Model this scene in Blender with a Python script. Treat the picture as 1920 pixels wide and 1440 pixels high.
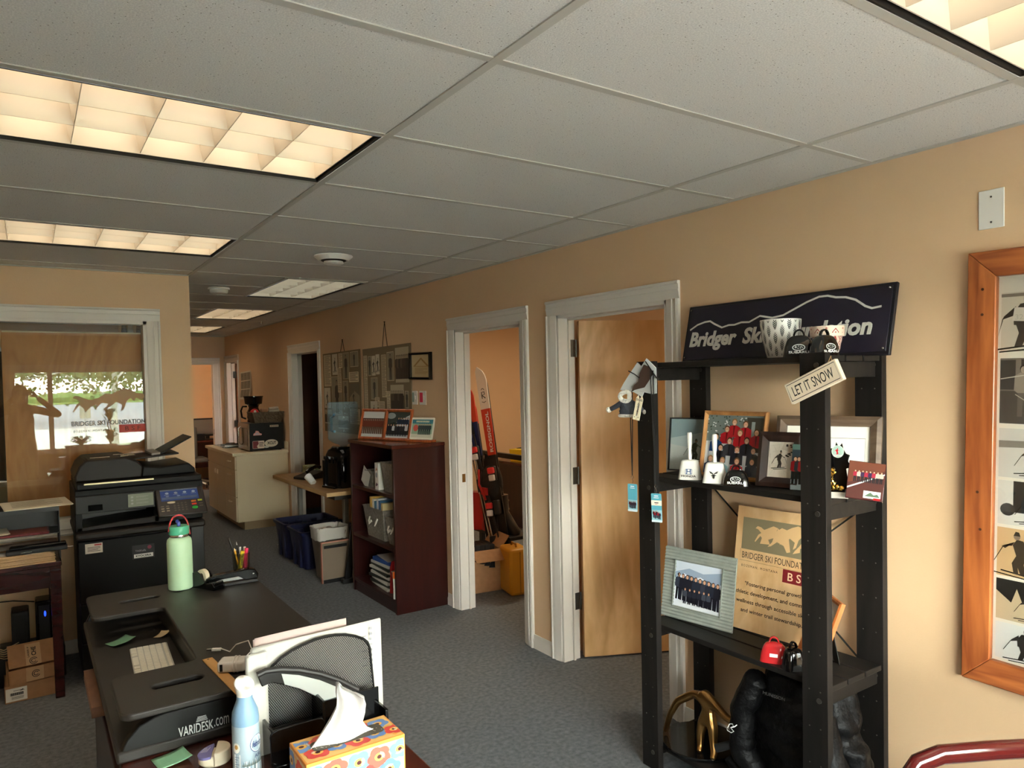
import bpy, bmesh, math, random
from mathutils import Matrix, Vector, Quaternion, noise
for o in list(bpy.data.objects): bpy.data.objects.remove(o)
R = math.radians
scene = bpy.context.scene
COL = scene.collection

# ------------------------------------------------------------------ camera, sky, exposure
F_PX, YAW, PITCH, ROLL, EYE = 1352.4, .5929, -.0303, -.0213, 1.664
cam_data = bpy.data.cameras.new('camera'); cam = bpy.data.objects.new('camera', cam_data); COL.objects.link(cam)
scene.camera = cam
_f = Vector((math.sin(YAW)*math.cos(PITCH), math.cos(YAW)*math.cos(PITCH), math.sin(PITCH)))
_r0 = Vector((math.cos(YAW), -math.sin(YAW), 0)); _u0 = _r0.cross(_f)
_r = math.cos(ROLL)*_r0 + math.sin(ROLL)*_u0; _u = -math.sin(ROLL)*_r0 + math.cos(ROLL)*_u0
cam.matrix_world = Matrix(((_r.x, _u.x, -_f.x, 0), (_r.y, _u.y, -_f.y, 0), (_r.z, _u.z, -_f.z, EYE), (0, 0, 0, 1)))
cam_data.sensor_fit = 'HORIZONTAL'; cam_data.sensor_width = 36
cam_data.lens = F_PX*36/1920; cam_data.shift_y = 32.9/1920
cam_data.clip_start = .01; cam_data.clip_end = 200
scene.view_settings.view_transform = 'Standard'; scene.view_settings.look = 'None'
scene.view_settings.gamma = 1; scene.view_settings.use_curve_mapping = False
scene.view_settings.exposure = 0.9
SKY = 36.0          # daylight outside
LAMP = 2.1         # troffer lamps
WARM = (1.0, .81, .57)
world = bpy.data.worlds.new('sky'); scene.world = world; world.use_nodes = True
_n = world.node_tree.nodes; _l = world.node_tree.links
_bg = _n['Background']; _tc = _n.new('ShaderNodeTexCoord'); _sx = _n.new('ShaderNodeSeparateXYZ')
_cr = _n.new('ShaderNodeValToRGB'); _l.new(_tc.outputs['Generated'], _sx.inputs[0]); _l.new(_sx.outputs['Z'], _cr.inputs[0])
_cr.color_ramp.elements[0].position = .0; _cr.color_ramp.elements[0].color = (1, .955, .89, 1)
_cr.color_ramp.elements[1].position = .7; _cr.color_ramp.elements[1].color = (.82, .88, .93, 1)
_l.new(_cr.outputs[0], _bg.inputs[0]); _bg.inputs[1].default_value = SKY

# ------------------------------------------------------------------ materials
def lin(c):
    return tuple((v/255/12.92 if v/255 <= .04045 else ((v/255+.055)/1.055)**2.4) for v in c[:3]) + (1,)
MATS = {}
def mat(name, col, rough=.6, metal=0, spec=.5, bump=None, vary=None, coat=0, trans=0, ior=1.45, emis=None, alpha=None):
    """bump=(scale, strength)  vary=(scale, colour2, factor, stretch xyz)"""
    if name in MATS: return MATS[name]
    m = bpy.data.materials.new(name); m.use_nodes = True; MATS[name] = m
    n = m.node_tree.nodes; l = m.node_tree.links; b = n['Principled BSDF']
    b.inputs['Base Color'].default_value = lin(col); b.inputs['Roughness'].default_value = rough
    b.inputs['Metallic'].default_value = metal; b.inputs['Specular IOR Level'].default_value = spec
    b.inputs['Coat Weight'].default_value = coat; b.inputs['Transmission Weight'].default_value = trans
    b.inputs['IOR'].default_value = ior
    if alpha is not None: b.inputs['Alpha'].default_value = alpha
    if emis: b.inputs['Emission Color'].default_value = lin(emis[0]); b.inputs['Emission Strength'].default_value = emis[1]
    if bump or vary:
        tc = n.new('ShaderNodeTexCoord')
    if vary:
        mp = n.new('ShaderNodeMapping'); mp.inputs['Scale'].default_value = vary[3] if len(vary) > 3 else (1, 1, 1)
        nz = n.new('ShaderNodeTexNoise'); nz.inputs['Scale'].default_value = vary[0]; nz.inputs['Detail'].default_value = 5
        nz.inputs['Distortion'].default_value = vary[4] if len(vary) > 4 else 0
        rp = n.new('ShaderNodeValToRGB'); rp.color_ramp.elements[0].position = .5-.5*vary[2]; rp.color_ramp.elements[1].position = .5+.5*vary[2]
        rp.color_ramp.elements[0].color = lin(col); rp.color_ramp.elements[1].color = lin(vary[1])
        l.new(tc.outputs['Object'], mp.inputs[0]); l.new(mp.outputs[0], nz.inputs['Vector']); l.new(nz.outputs[0], rp.inputs[0]); l.new(rp.outputs[0], b.inputs['Base Color'])
    if bump:
        nb = n.new('ShaderNodeTexNoise'); nb.inputs['Scale'].default_value = bump[0]; nb.inputs['Detail'].default_value = 3
        bp = n.new('ShaderNodeBump'); bp.inputs['Strength'].default_value = bump[1]; bp.inputs['Distance'].default_value = .01
        l.new(tc.outputs['Object'], nb.inputs['Vector']); l.new(nb.outputs[0], bp.inputs['Height']); l.new(bp.outputs[0], b.inputs['Normal'])
    return m
def glossglass(name, tint=(255, 255, 255), rough=0, ior=1.5):
    """thin clear pane: transparent with a Fresnel reflection"""
    if name in MATS: return MATS[name]
    m = bpy.data.materials.new(name); m.use_nodes = True; MATS[name] = m
    n = m.node_tree.nodes; l = m.node_tree.links; n.remove(n['Principled BSDF'])
    t = n.new('ShaderNodeBsdfTransparent'); t.inputs[0].default_value = lin(tint)
    g = n.new('ShaderNodeBsdfGlossy'); g.inputs['Roughness'].default_value = rough
    fr = n.new('ShaderNodeFresnel'); ge = n.new('ShaderNodeNewGeometry'); ma = n.new('ShaderNodeMapRange')   # the same reflectance on both faces of a thin pane
    ma.inputs['To Min'].default_value = ior; ma.inputs['To Max'].default_value = 1/ior; l.new(ge.outputs['Backfacing'], ma.inputs['Value']); l.new(ma.outputs[0], fr.inputs[0])
    mx = n.new('ShaderNodeMixShader'); l.new(fr.outputs[0], mx.inputs[0]); l.new(t.outputs[0], mx.inputs[1]); l.new(g.outputs[0], mx.inputs[2])
    l.new(mx.outputs[0], n['Material Output'].inputs[0])
    return m
def glow(name, col, strength):
    m = bpy.data.materials.new(name); m.use_nodes = True; n = m.node_tree.nodes
    n.remove(n['Principled BSDF']); e = n.new('ShaderNodeEmission'); e.inputs[0].default_value = tuple(col)+(1,); e.inputs[1].default_value = strength
    m.node_tree.links.new(e.outputs[0], n['Material Output'].inputs[0]); MATS[name] = m
    return m
def grain(name, c1, c2, scale=6, stretch=(1, 1, .12), rough=.4, dist=2.0, swirl=True, coat=0, spec=.5, lines=9):
    """wood: stretched distorted bands"""
    if name in MATS: return MATS[name]
    m = bpy.data.materials.new(name); m.use_nodes = True; MATS[name] = m
    n = m.node_tree.nodes; l = m.node_tree.links; b = n['Principled BSDF']
    b.inputs['Roughness'].default_value = rough; b.inputs['Coat Weight'].default_value = coat; b.inputs['Specular IOR Level'].default_value = spec
    tc = n.new('ShaderNodeTexCoord'); mp = n.new('ShaderNodeMapping'); mp.inputs['Scale'].default_value = stretch
    nz = n.new('ShaderNodeTexNoise'); nz.inputs['Scale'].default_value = scale; nz.inputs['Detail'].default_value = 4; nz.inputs['Distortion'].default_value = dist*.3
    ml = n.new('ShaderNodeMath'); ml.operation = 'MULTIPLY'; ml.inputs[1].default_value = lines
    pp = n.new('ShaderNodeMath'); pp.operation = 'PINGPONG'; pp.inputs[1].default_value = .5
    n2 = n.new('ShaderNodeTexNoise'); n2.inputs['Scale'].default_value = scale*12; n2.inputs['Detail'].default_value = 3
    md = n.new('ShaderNodeMath'); md.operation = 'MULTIPLY_ADD'; md.inputs[1].default_value = .5
    rp = n.new('ShaderNodeValToRGB'); rp.color_ramp.elements[0].color = lin(c1); rp.color_ramp.elements[1].color = lin(c2)
    rp.color_ramp.elements[0].position = .2; rp.color_ramp.elements[1].position = .8
    l.new(tc.outputs['Object'], mp.inputs[0]); l.new(mp.outputs[0], nz.inputs['Vector']); l.new(mp.outputs[0], n2.inputs['Vector'])
    l.new(nz.outputs[0], ml.inputs[0]); l.new(ml.outputs[0], pp.inputs[0]); l.new(n2.outputs[0], md.inputs[0]); l.new(pp.outputs[0], md.inputs[2])
    l.new(md.outputs[0], rp.inputs[0]); l.new(rp.outputs[0], b.inputs['Base Color'])
    return m

# ------------------------------------------------------------------ mesh helpers
I4 = Matrix.Identity(4)
class MB:
    def __init__(s): s.v = []; s.f = []; s.mi = []
    def add(s, vs, fs, mi=0, M=None):
        o = len(s.v); s.v += [tuple(M @ Vector(p)) if M else tuple(p) for p in vs]
        s.f += [tuple(i+o for i in f) for f in fs]; s.mi += [mi]*len(fs); return s
    def box(s, x0, x1, y0, y1, z0, z1, mi=0, M=None):
        v = [(x0,y0,z0),(x1,y0,z0),(x1,y1,z0),(x0,y1,z0),(x0,y0,z1),(x1,y0,z1),(x1,y1,z1),(x0,y1,z1)]
        return s.add(v, [(0,3,2,1),(4,5,6,7),(0,1,5,4),(1,2,6,5),(2,3,7,6),(3,0,4,7)], mi, M)
    def frus(s, b, t, z0, z1, mi=0, M=None):
        """b,t = (x0,x1,y0,y1) rectangles"""
        v = [(b[0],b[2],z0),(b[1],b[2],z0),(b[1],b[3],z0),(b[0],b[3],z0),(t[0],t[2],z1),(t[1],t[2],z1),(t[1],t[3],z1),(t[0],t[3],z1)]
        return s.add(v, [(0,3,2,1),(4,5,6,7),(0,1,5,4),(1,2,6,5),(2,3,7,6),(3,0,4,7)], mi, M)
    def prism(s, poly, z0, z1, mi=0, M=None):
        n = len(poly); a = sum(poly[i][0]*poly[(i+1)%n][1]-poly[(i+1)%n][0]*poly[i][1] for i in range(n))
        if a < 0: poly = poly[::-1]
        v = [(p[0], p[1], z0) for p in poly]+[(p[0], p[1], z1) for p in poly]
        f = [tuple(range(n-1, -1, -1)), tuple(range(n, 2*n))]+[(i, (i+1)%n, n+(i+1)%n, n+i) for i in range(n)]
        return s.add(v, f, mi, M)
    def cyl(s, p0, p1, r0, r1=None, n=16, mi=0, M=None, caps=True):
        r1 = r0 if r1 is None else r1; p0 = Vector(p0); p1 = Vector(p1); d = (p1-p0).normalized()
        a = d.orthogonal().normalized(); b = d.cross(a); v = []
        for p, r in ((p0, r0), (p1, r1)):
            for i in range(n):
                t = 2*math.pi*i/n; v.append(p+a*(r*math.cos(t))+b*(r*math.sin(t)))
        f = [(i, (i+1)%n, n+(i+1)%n, n+i) for i in range(n)]
        if caps: f += [tuple(range(n-1, -1, -1)), tuple(range(n, 2*n))]
        return s.add(v, f, mi, M)
    def tube(s, pts, r, n=8, mi=0, M=None, closed=False, flat=None):
        pts = [Vector(p) for p in pts]; k = len(pts); rs = r if isinstance(r, (list, tuple)) else [r]*k
        v = []; pa = None
        for i, p in enumerate(pts):
            t = (pts[(i+1)%k]-pts[i-1]) if closed else (pts[min(i+1, k-1)]-pts[max(i-1, 0)])
            if t.length < 1e-9: t = Vector((0, 0, 1))
            t.normalize()
            if pa is None: a = t.orthogonal().normalized()
            else:
                a = pa-t*pa.dot(t); a = a.normalized() if a.length > 1e-6 else t.orthogonal().normalized()
            if flat and pa is None:
                a = Vector(flat[0]); a = (a-t*a.dot(t)).normalized()
            pa = a; b = t.cross(a); ra = rs[i]; rb = rs[i]*(flat[1] if flat else 1)
            for j in range(n):
                q = 2*math.pi*j/n; v.append(p+a*(ra*math.cos(q))+b*(rb*math.sin(q)))
        f = []
        for i in range(k if closed else k-1):
            i2 = (i+1)%k
            f += [(i*n+j, i*n+(j+1)%n, i2*n+(j+1)%n, i2*n+j) for j in range(n)]
        if not closed: f += [tuple(range(n-1, -1, -1)), tuple(range((k-1)*n, k*n))]
        return s.add(v, f, mi, M)
    def lathe(s, prof, n=32, mi=0, M=None, squash=(1, 1)):
        v = []; k = len(prof)
        for r, z in prof:
            for i in range(n):
                t = 2*math.pi*i/n; v.append((r*math.cos(t)*squash[0], r*math.sin(t)*squash[1], z))
        f = [(i*n+j, i*n+(j+1)%n, (i+1)*n+(j+1)%n, (i+1)*n+j) for i in range(k-1) for j in range(n)]
        if prof[0][0] > 1e-6: f.append(tuple(range(n-1, -1, -1)))
        if prof[-1][0] > 1e-6: f.append(tuple(range((k-1)*n, k*n)))
        return s.add(v, f, mi, M)
    def ball(s, c, r, n=10, mi=0, M=None):
        if not isinstance(r, (tuple, list)): r = (r, r, r)
        v = []; h = n//2+1
        for i in range(h+1):
            p = math.pi*i/h
            for j in range(n):
                q = 2*math.pi*j/n; v.append((c[0]+r[0]*math.sin(p)*math.cos(q), c[1]+r[1]*math.sin(p)*math.sin(q), c[2]-r[2]*math.cos(p)))
        f = [(i*n+j, i*n+(j+1)%n, (i+1)*n+(j+1)%n, (i+1)*n+j) for i in range(h) for j in range(n)]
        return s.add(v, f, mi, M)
    def loft(s, rings, mi=0, M=None, caps=True):
        n = len(rings[0]); v = [p for r in rings for p in r]; k = len(rings)
        f = [(i*n+j, i*n+(j+1)%n, (i+1)*n+(j+1)%n, (i+1)*n+j) for i in range(k-1) for j in range(n)]
        if caps: f += [tuple(range(n-1, -1, -1)), tuple(range((k-1)*n, k*n))]
        return s.add(v, f, mi, M)
    def build(s, name, m, parent=None, bevel=0, seg=2, smooth=True, ang=35, M=None, sub=0, solid=0):
        me = bpy.data.meshes.new(name); me.from_pydata(s.v, [], s.f)
        ms = m if isinstance(m, (list, tuple)) else [m]
        for x in ms: me.materials.append(x)
        if len(ms) > 1: me.polygons.foreach_set('material_index', s.mi)
        b = bmesh.new(); b.from_mesh(me); bmesh.ops.remove_doubles(b, verts=b.verts, dist=1e-6)
        bmesh.ops.recalc_face_normals(b, faces=b.faces); b.to_mesh(me); b.free()
        if smooth:
            me.polygons.foreach_set('use_smooth', [True]*len(me.polygons)); me.set_sharp_from_angle(angle=R(ang))
        o = bpy.data.objects.new(name, me); COL.objects.link(o)
        if parent: o.parent = parent
        if M is not None: o.matrix_local = M
        if solid:
            q = o.modifiers.new('solid', 'SOLIDIFY'); q.thickness = solid; q.offset = 0
        if bevel:
            q = o.modifiers.new('bevel', 'BEVEL'); q.width = bevel; q.segments = seg; q.limit_method = 'ANGLE'; q.angle_limit = R(40); q.harden_normals = False
        if sub:
            q = o.modifiers.new('sub', 'SUBSURF'); q.levels = sub; q.render_levels = sub
        return o
def thing(name, label, cat, M=None, group=None):
    o = bpy.data.objects.new(name, None); COL.objects.link(o); o.empty_display_size = .05
    if M is not None: o.matrix_world = M if isinstance(M, Matrix) else Matrix.Translation(M)
    o['label'] = label; o['category'] = cat
    if group: o['group'] = group
    return o
def tag(o, label, cat, group=None, M=None):
    o['label'] = label; o['category'] = cat
    if group: o['group'] = group
    if M is not None: o.matrix_world = M if isinstance(M, Matrix) else Matrix.Translation(M)
    return o
def struct(o): o['kind'] = 'structure'; return o
def T(x, y, z): return Matrix.Translation((x, y, z))
def RZ(a): return Matrix.Rotation(R(a), 4, 'Z')
def RX(a): return Matrix.Rotation(R(a), 4, 'X')
def RY(a): return Matrix.Rotation(R(a), 4, 'Y')
def frameM(p, az=180, tilt=0, roll=0):
    """local x right, y up, z out of the picture; az = heading the picture faces, tilt = how far it leans back"""
    a = R(az); t = R(tilt)
    z = Vector((math.cos(a)*math.cos(t), math.sin(a)*math.cos(t), math.sin(t)))
    y = Vector((-math.cos(a)*math.sin(t), -math.sin(a)*math.sin(t), math.cos(t))); x = y.cross(z)
    m = Matrix((x, y, z)).transposed().to_4x4(); m.translation = Vector(p)
    return m @ Matrix.Rotation(R(roll), 4, 'Z')
WALLX = 2.566
def wallM(Y, Z, off=0): return frameM((WALLX-off, Y, Z), 180)

# ------------------------------------------------------------------ flat prints: coloured shapes stacked a hair apart in one mesh
def print_mat(name, rough):
    m = bpy.data.materials.new(name); m.use_nodes = True; n = m.node_tree.nodes
    a = n.new('ShaderNodeAttribute'); a.attribute_name = 'ink'; b = n['Principled BSDF']; b.inputs['Roughness'].default_value = rough
    m.node_tree.links.new(a.outputs['Color'], b.inputs['Base Color']); MATS[name] = m; return m
INK = print_mat('printed_paper', .55); INKG = print_mat('glossy_print', .18)
class CV:
    dz = .00005
    def __init__(s, w=1, h=1, bg=None): s.p = []; s.w = w; s.h = h; s.z = 0; s.M = None; (s.rect(0, 0, w, h, bg) if bg else None)
    def poly(s, pts, c): s.p.append((list(pts), c, s.z)); s.z += s.dz; return s
    def same(s): s.z -= s.dz; return s
    def rect(s, x0, y0, x1, y1, c): return s.poly([(x0, y0), (x1, y0), (x1, y1), (x0, y1)], c)
    def ell(s, x, y, rx, ry, c, n=14, a=0):
        ca, sa = math.cos(a), math.sin(a)
        return s.poly([(x+rx*math.cos(t)*ca-ry*math.sin(t)*sa, y+rx*math.cos(t)*sa+ry*math.sin(t)*ca) for t in [2*math.pi*i/n for i in range(n)]], c)
    def line(s, pts, w, c):
        L = []; Rr = []
        for i, p in enumerate(pts):
            a = pts[max(i-1, 0)]; b = pts[min(i+1, len(pts)-1)]; dx, dy = b[0]-a[0], b[1]-a[1]; d = math.hypot(dx, dy) or 1
            nx, ny = -dy/d*w/2, dx/d*w/2; L.append((p[0]+nx, p[1]+ny)); Rr.append((p[0]-nx, p[1]-ny))
        for i in range(len(pts)-1):
            s.poly([Rr[i], Rr[i+1], L[i+1], L[i]], c).same()
        s.z += s.dz; return s
    def person(s, x, y, h, top, legs, skin=(205, 160, 130), hair=(70, 50, 35), arm=0):
        w = h*.13
        s.poly([(x-w*.8, y), (x-w*.15, y), (x, y+h*.42), (x+w*.15, y), (x+w*.8, y), (x+w*.75, y+h*.5), (x-w*.75, y+h*.5)], legs)
        s.poly([(x-w*.8, y+h*.45), (x+w*.8, y+h*.45), (x+w*1.25, y+h*.5), (x+w*1.15, y+h*.78), (x+w*.4, y+h*.84), (x-w*.4, y+h*.84), (x-w*1.15, y+h*.78), (x-w*1.25, y+h*.5)], top)
        if arm: s.poly([(x-w, y+h*.76), (x-w*.6, y+h*.66), (x-w*1.6, y+h*.98), (x-w*2, y+h*.95)], top)
        s.ell(x, y+h*.91, w*.52, h*.085, hair, 10); s.ell(x, y+h*.89, w*.42, h*.07, skin, 10)
        return s
    def skier(s, x, y, h, c=(45, 42, 40), lean=1, skin=(150, 130, 110), ski=(30, 28, 26)):
        w = h*.14*lean
        P = lambda a: [(x+u*w, y+v*h) for u, v in a]
        s.line(P([(-3.5, .0), (3.2, .10)]), h*.03, ski); s.line(P([(-2.4, -.05), (4.2, .03)]), h*.025, ski)
        s.poly(P([(-.6, .05), (.3, .05), (.9, .28), (.4, .5), (-.6, .52), (-.1, .3)]), c)
        s.poly(P([(.6, .05), (1.3, .06), (1.6, .3), (.9, .5), (.2, .5), (.8, .3)]), c)
        s.poly(P([(-.7, .45), (.9, .45), (1.5, .72), (.9, .86), (.0, .84), (-.8, .66)]), c)
        s.poly(P([(1.2, .8), (2.6, .62), (3.1, .66), (1.6, .7)]), c); s.poly(P([(-.5, .8), (-1.9, .62), (-2.1, .56), (-.4, .64)]), c)
        s.line(P([(2.9, .66), (4.2, .3)]), h*.015, ski); s.line(P([(-2, .58), (-3.4, .25)]), h*.015, ski)
        s.ell(x+w*.9, y+h*.92, abs(w)*.5, h*.075, skin, 10); s.poly(P([(.4, .94), (1.4, .94), (1.1, 1.04), (.6, 1.03)]), c)
        return s
    def block(s, x0, y0, x1, y1, n, c, bg=None):
        """lines of small print"""
        if bg: s.rect(x0, y0, x1, y1, bg)
        d = (y1-y0)/(n+1)
        for i in range(n):
            s.rect(x0+(x1-x0)*.08, y1-d*(i+1), x1-(x1-x0)*(.08+.3*random.random()*(i % 3 == 2)), y1-d*(i+1)+d*.45, c).same()
        s.z += s.dz; return s
    def build(s, name, parent=None, M=None, m=None, wrap=None, zoff=.0003):
        me = bpy.data.meshes.new(name); v = []; f = []; cols = []
        for pts, c, z in s.p:
            o = len(v); A = sum(pts[i][0]*pts[(i+1) % len(pts)][1]-pts[(i+1) % len(pts)][0]*pts[i][1] for i in range(len(pts)))
            if A < 0: pts = pts[::-1]
            v += [(wrap(p[0], p[1], z+zoff) if wrap else (p[0], p[1], z+zoff)) for p in pts]; f.append(tuple(range(o, o+len(pts)))); cols.append((lin(c), len(pts)))
        me.from_pydata(v, [], f); me.materials.append(m or INK)
        a = me.color_attributes.new('ink', 'FLOAT_COLOR', 'CORNER'); flat = []
        for c, k in cols: flat += list(c)*k
        a.data.foreach_set('color', flat)
        o = bpy.data.objects.new(name, me); COL.objects.link(o)
        if parent: o.parent = parent
        if M is not None: o.matrix_local = M
        return o
def lettering(s, m, parent, M, w=None, h=None, size=.05, bold=0, shear=0, depth=0, align='CENTER', spacing=1.0, name='lettering', line=1.0, wrap=None):
    cu = bpy.data.curves.new(name, 'FONT'); cu.body = s; cu.size = 1; cu.offset = bold; cu.shear = shear; cu.align_x = align
    cu.space_character = spacing; cu.space_line = line; cu.resolution_u = 3; cu.fill_mode = 'BOTH' if depth else 'FRONT'; cu.extrude = .001 if depth else 0
    t = bpy.data.objects.new('t', cu); me = bpy.data.meshes.new_from_object(t); bpy.data.objects.remove(t)
    xs = [v.co.x for v in me.vertices]; ys = [v.co.y for v in me.vertices]
    x0, x1, y0, y1 = min(xs), max(xs), min(ys), max(ys)
    sx = w/(x1-x0) if w else (h/(y1-y0) if h else size); sy = h/(y1-y0) if h else sx
    for v in me.vertices:
        x = (v.co.x-(x0+x1)/2)*sx; y = (v.co.y-(y0+y1)/2)*sy; z = v.co.z/.001*depth/2+depth/2+.0006
        v.co = Vector(wrap(x, y, z)) if wrap else Vector((x, y, z))
    me.name = name; me.materials.clear(); me.materials.append(m)
    o = bpy.data.objects.new(name, me); COL.objects.link(o); o.parent = parent; o.matrix_local = M
    return o
def copy_tree(root, M, label=None, group=None):
    r = root.copy(); COL.objects.link(r); r.matrix_world = M
    if label: r['label'] = label
    if group: r['group'] = group
    for ch in list(root.children):
        c = ch.copy(); COL.objects.link(c); c.parent = r
        for g in list(ch.children):
            d = g.copy(); COL.objects.link(d); d.parent = c
    return r
def arc(cx, cy, r, a0, a1, n): return [(cx+r*math.cos(R(a0+(a1-a0)*i/n)), cy+r*math.sin(R(a0+(a1-a0)*i/n))) for i in range(n+1)]
def rrect(x0, y0, x1, y1, r, n=4):
    return arc(x1-r, y0+r, r, -90, 0, n)+arc(x1-r, y1-r, r, 0, 90, n)+arc(x0+r, y1-r, r, 90, 180, n)+arc(x0+r, y0+r, r, 180, 270, n)
def bez(p0, p1, p2, p3, n=12):
    p0, p1, p2, p3 = map(Vector, (p0, p1, p2, p3)); out = []
    for i in range(n+1):
        t = i/n; out.append(p0*(1-t)**3+p1*3*t*(1-t)**2+p2*3*t*t*(1-t)+p3*t**3)
    return out
random.seed(7)

# common materials
WHITE = mat('white_paint', (234, 230, 222), .45, bump=(60, .03))
BLACKP = mat('black_plastic', (22, 22, 23), .38)
BLACKG = mat('gloss_black', (10, 10, 11), .08)
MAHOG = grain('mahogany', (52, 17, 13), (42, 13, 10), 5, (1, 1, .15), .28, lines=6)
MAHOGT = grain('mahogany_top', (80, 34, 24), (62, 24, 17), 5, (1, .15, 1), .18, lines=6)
CHROME = mat('brushed_steel', (190, 190, 188), .25, 1)
PAPER = mat('white_paper', (208, 206, 198), .75)
CARD = mat('corrugated_cardboard', (176, 132, 92), .8, vary=(30, (160, 118, 80), .6))
# ================================================================== the room
CEIL = 2.415; TG = .6096; GX0 = .945; GY0 = .833
WALL = mat('peach_wall_paint', (226, 192, 154), .6, bump=(140, .05), vary=(3, (222, 187, 148), .5))
TRIM = mat('white_trim_paint', (228, 222, 213), .4)
LETRIM = TRIM
def wallbox(name, boxes, m=WALL):
    b = MB()
    for q in boxes: b.box(*q)
    return struct(b.build(name, m, smooth=False))
# floor: blue-grey loop carpet
def carpet():
    m = bpy.data.materials.new('blue_grey_carpet'); m.use_nodes = True; n = m.node_tree.nodes; l = m.node_tree.links; b = n['Principled BSDF']
    b.inputs['Roughness'].default_value = .95; b.inputs['Specular IOR Level'].default_value = .1
    tc = n.new('ShaderNodeTexCoord'); a = n.new('ShaderNodeTexNoise'); a.inputs['Scale'].default_value = 420; a.inputs['Detail'].default_value = 2
    c = n.new('ShaderNodeTexNoise'); c.inputs['Scale'].default_value = 45; c.inputs['Detail'].default_value = 4
    mx = n.new('ShaderNodeMath'); mx.operation = 'MULTIPLY_ADD'; mx.inputs[1].default_value = .55
    rp = n.new('ShaderNodeValToRGB'); rp.color_ramp.elements[0].position = .45; rp.color_ramp.elements[1].position = 1.1-.1
    rp.color_ramp.elements[0].color = lin((66, 70, 75)); rp.color_ramp.elements[1].color = lin((146, 149, 151))
    bp = n.new('ShaderNodeBump'); bp.inputs['Strength'].default_value = .5; bp.inputs['Distance'].default_value = .004
    l.new(tc.outputs['Object'], a.inputs['Vector']); l.new(tc.outputs['Object'], c.inputs['Vector']); l.new(c.outputs[0], mx.inputs[0]); l.new(a.outputs[0], mx.inputs[2])
    mm = n.new('ShaderNodeMath'); mm.operation = 'MULTIPLY'; mm.inputs[1].default_value = .95; l.new(mx.outputs[0], mm.inputs[0])
    l.new(mm.outputs[0], rp.inputs[0]); l.new(rp.outputs[0], b.inputs['Base Color']); l.new(a.outputs[0], bp.inputs['Height']); l.new(bp.outputs[0], b.inputs['Normal'])
    return m
CARPET = carpet()
struct(MB().box(-3.6, 6.2, -1.35, 15.2, -.08, 0).build('floor', CARPET, smooth=False))
# walls
TH = .115; DTOP = 2.03
DOORS = [('a', 3.68, 4.54), ('b', 2.46, 3.33), ('c', 7.455, 8.375), ('d', 10.93, 11.62)]
segs = []; ys = -1.3
for _, a, b in sorted(DOORS, key=lambda d: d[1]):
    segs.append((WALLX, WALLX+TH, ys, a, 0, CEIL+.03)); segs.append((WALLX, WALLX+TH, a, b, DTOP, CEIL+.03)); ys = b
segs.append((WALLX, WALLX+TH, ys, 11.82, 0, CEIL+.03))
wallbox('wall_right', segs)
WX0, WX1, WZ0, WZ1 = -1.75, .675, .83, 2.10     # office window opening in the partition
LWY = 5.3
wallbox('wall_partition', [(-3.5, WX0, LWY, LWY+.12, 0, CEIL+.03), (WX1, .945, LWY, LWY+.12, 0, CEIL+.03), (WX0, WX1, LWY, LWY+.12, 0, WZ0), (WX0, WX1, LWY, LWY+.12, WZ1, CEIL+.03),
        (.83, .945, LWY+.12, 11.7, 0, CEIL+.03)])
wallbox('wall_left', [(-3.6, -3.5, -1.3, 9, 0, CEIL+.03)])
BX0, BX1, BZ0, BZ1, BY = -.15, 2.3, .8, 1.93, -1.2
wallbox('wall_back', [(-3.6, BX0, BY-.12, BY, 0, CEIL+.03), (BX1, WALLX+TH, BY-.12, BY, 0, CEIL+.03), (BX0, BX1, BY-.12, BY, 0, BZ0), (BX0, BX1, BY-.12, BY, BZ1, CEIL+.03)])
wallbox('wall_hall_end', [(2.40, 2.566, 11.7, 11.82, 0, CEIL+.03), (.83, 1.48, 11.7, 11.82, 0, CEIL+.03), (1.48, 2.40, 11.7, 11.82, DTOP-.02, CEIL+.03)])
wallbox('wall_far_room', [(.5, 3.1, 13.9, 14.0, 0, CEIL+.03), (.4, .5, 11.82, 13.9, 0, CEIL+.03), (3.0, 3.1, 11.82, 13.9, 0, CEIL+.03), (2.566, 3.1, 11.7, 11.82, 0, CEIL+.03)])
# side rooms behind the right wall
wallbox('wall_ski_room', [(5.6, 5.7, 3.45, 8.1, 0, CEIL+.03), (WALLX+TH, 5.6, 3.4, 3.5, 0, CEIL+.03), (WALLX+TH, 5.6, 7.15, 7.25, 0, CEIL+.03)])
wallbox('wall_door_room', [(5.6, 5.7, -.6, 3.4, 0, CEIL+.03), (WALLX+TH, 5.6, -.6, -.5, 0, CEIL+.03)])
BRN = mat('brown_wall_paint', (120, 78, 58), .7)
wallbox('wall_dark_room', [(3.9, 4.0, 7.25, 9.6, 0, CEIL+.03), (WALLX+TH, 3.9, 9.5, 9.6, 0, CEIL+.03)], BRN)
wallbox('wall_end_room', [(4.2, 4.3, 9.6, 13, 0, CEIL+.03), (WALLX+TH, 4.2, 12.3, 12.4, 0, CEIL+.03)])
wallbox('wall_office', [(-3.5, -1.02, 8.6, 8.7, 0, CEIL+.03), (.25, .83, 8.6, 8.7, 0, CEIL+.03), (-1.02, .25, 8.6, 8.7, 0, .8), (-1.02, .25, 8.6, 8.7, 2.0, CEIL+.03)])

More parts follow.
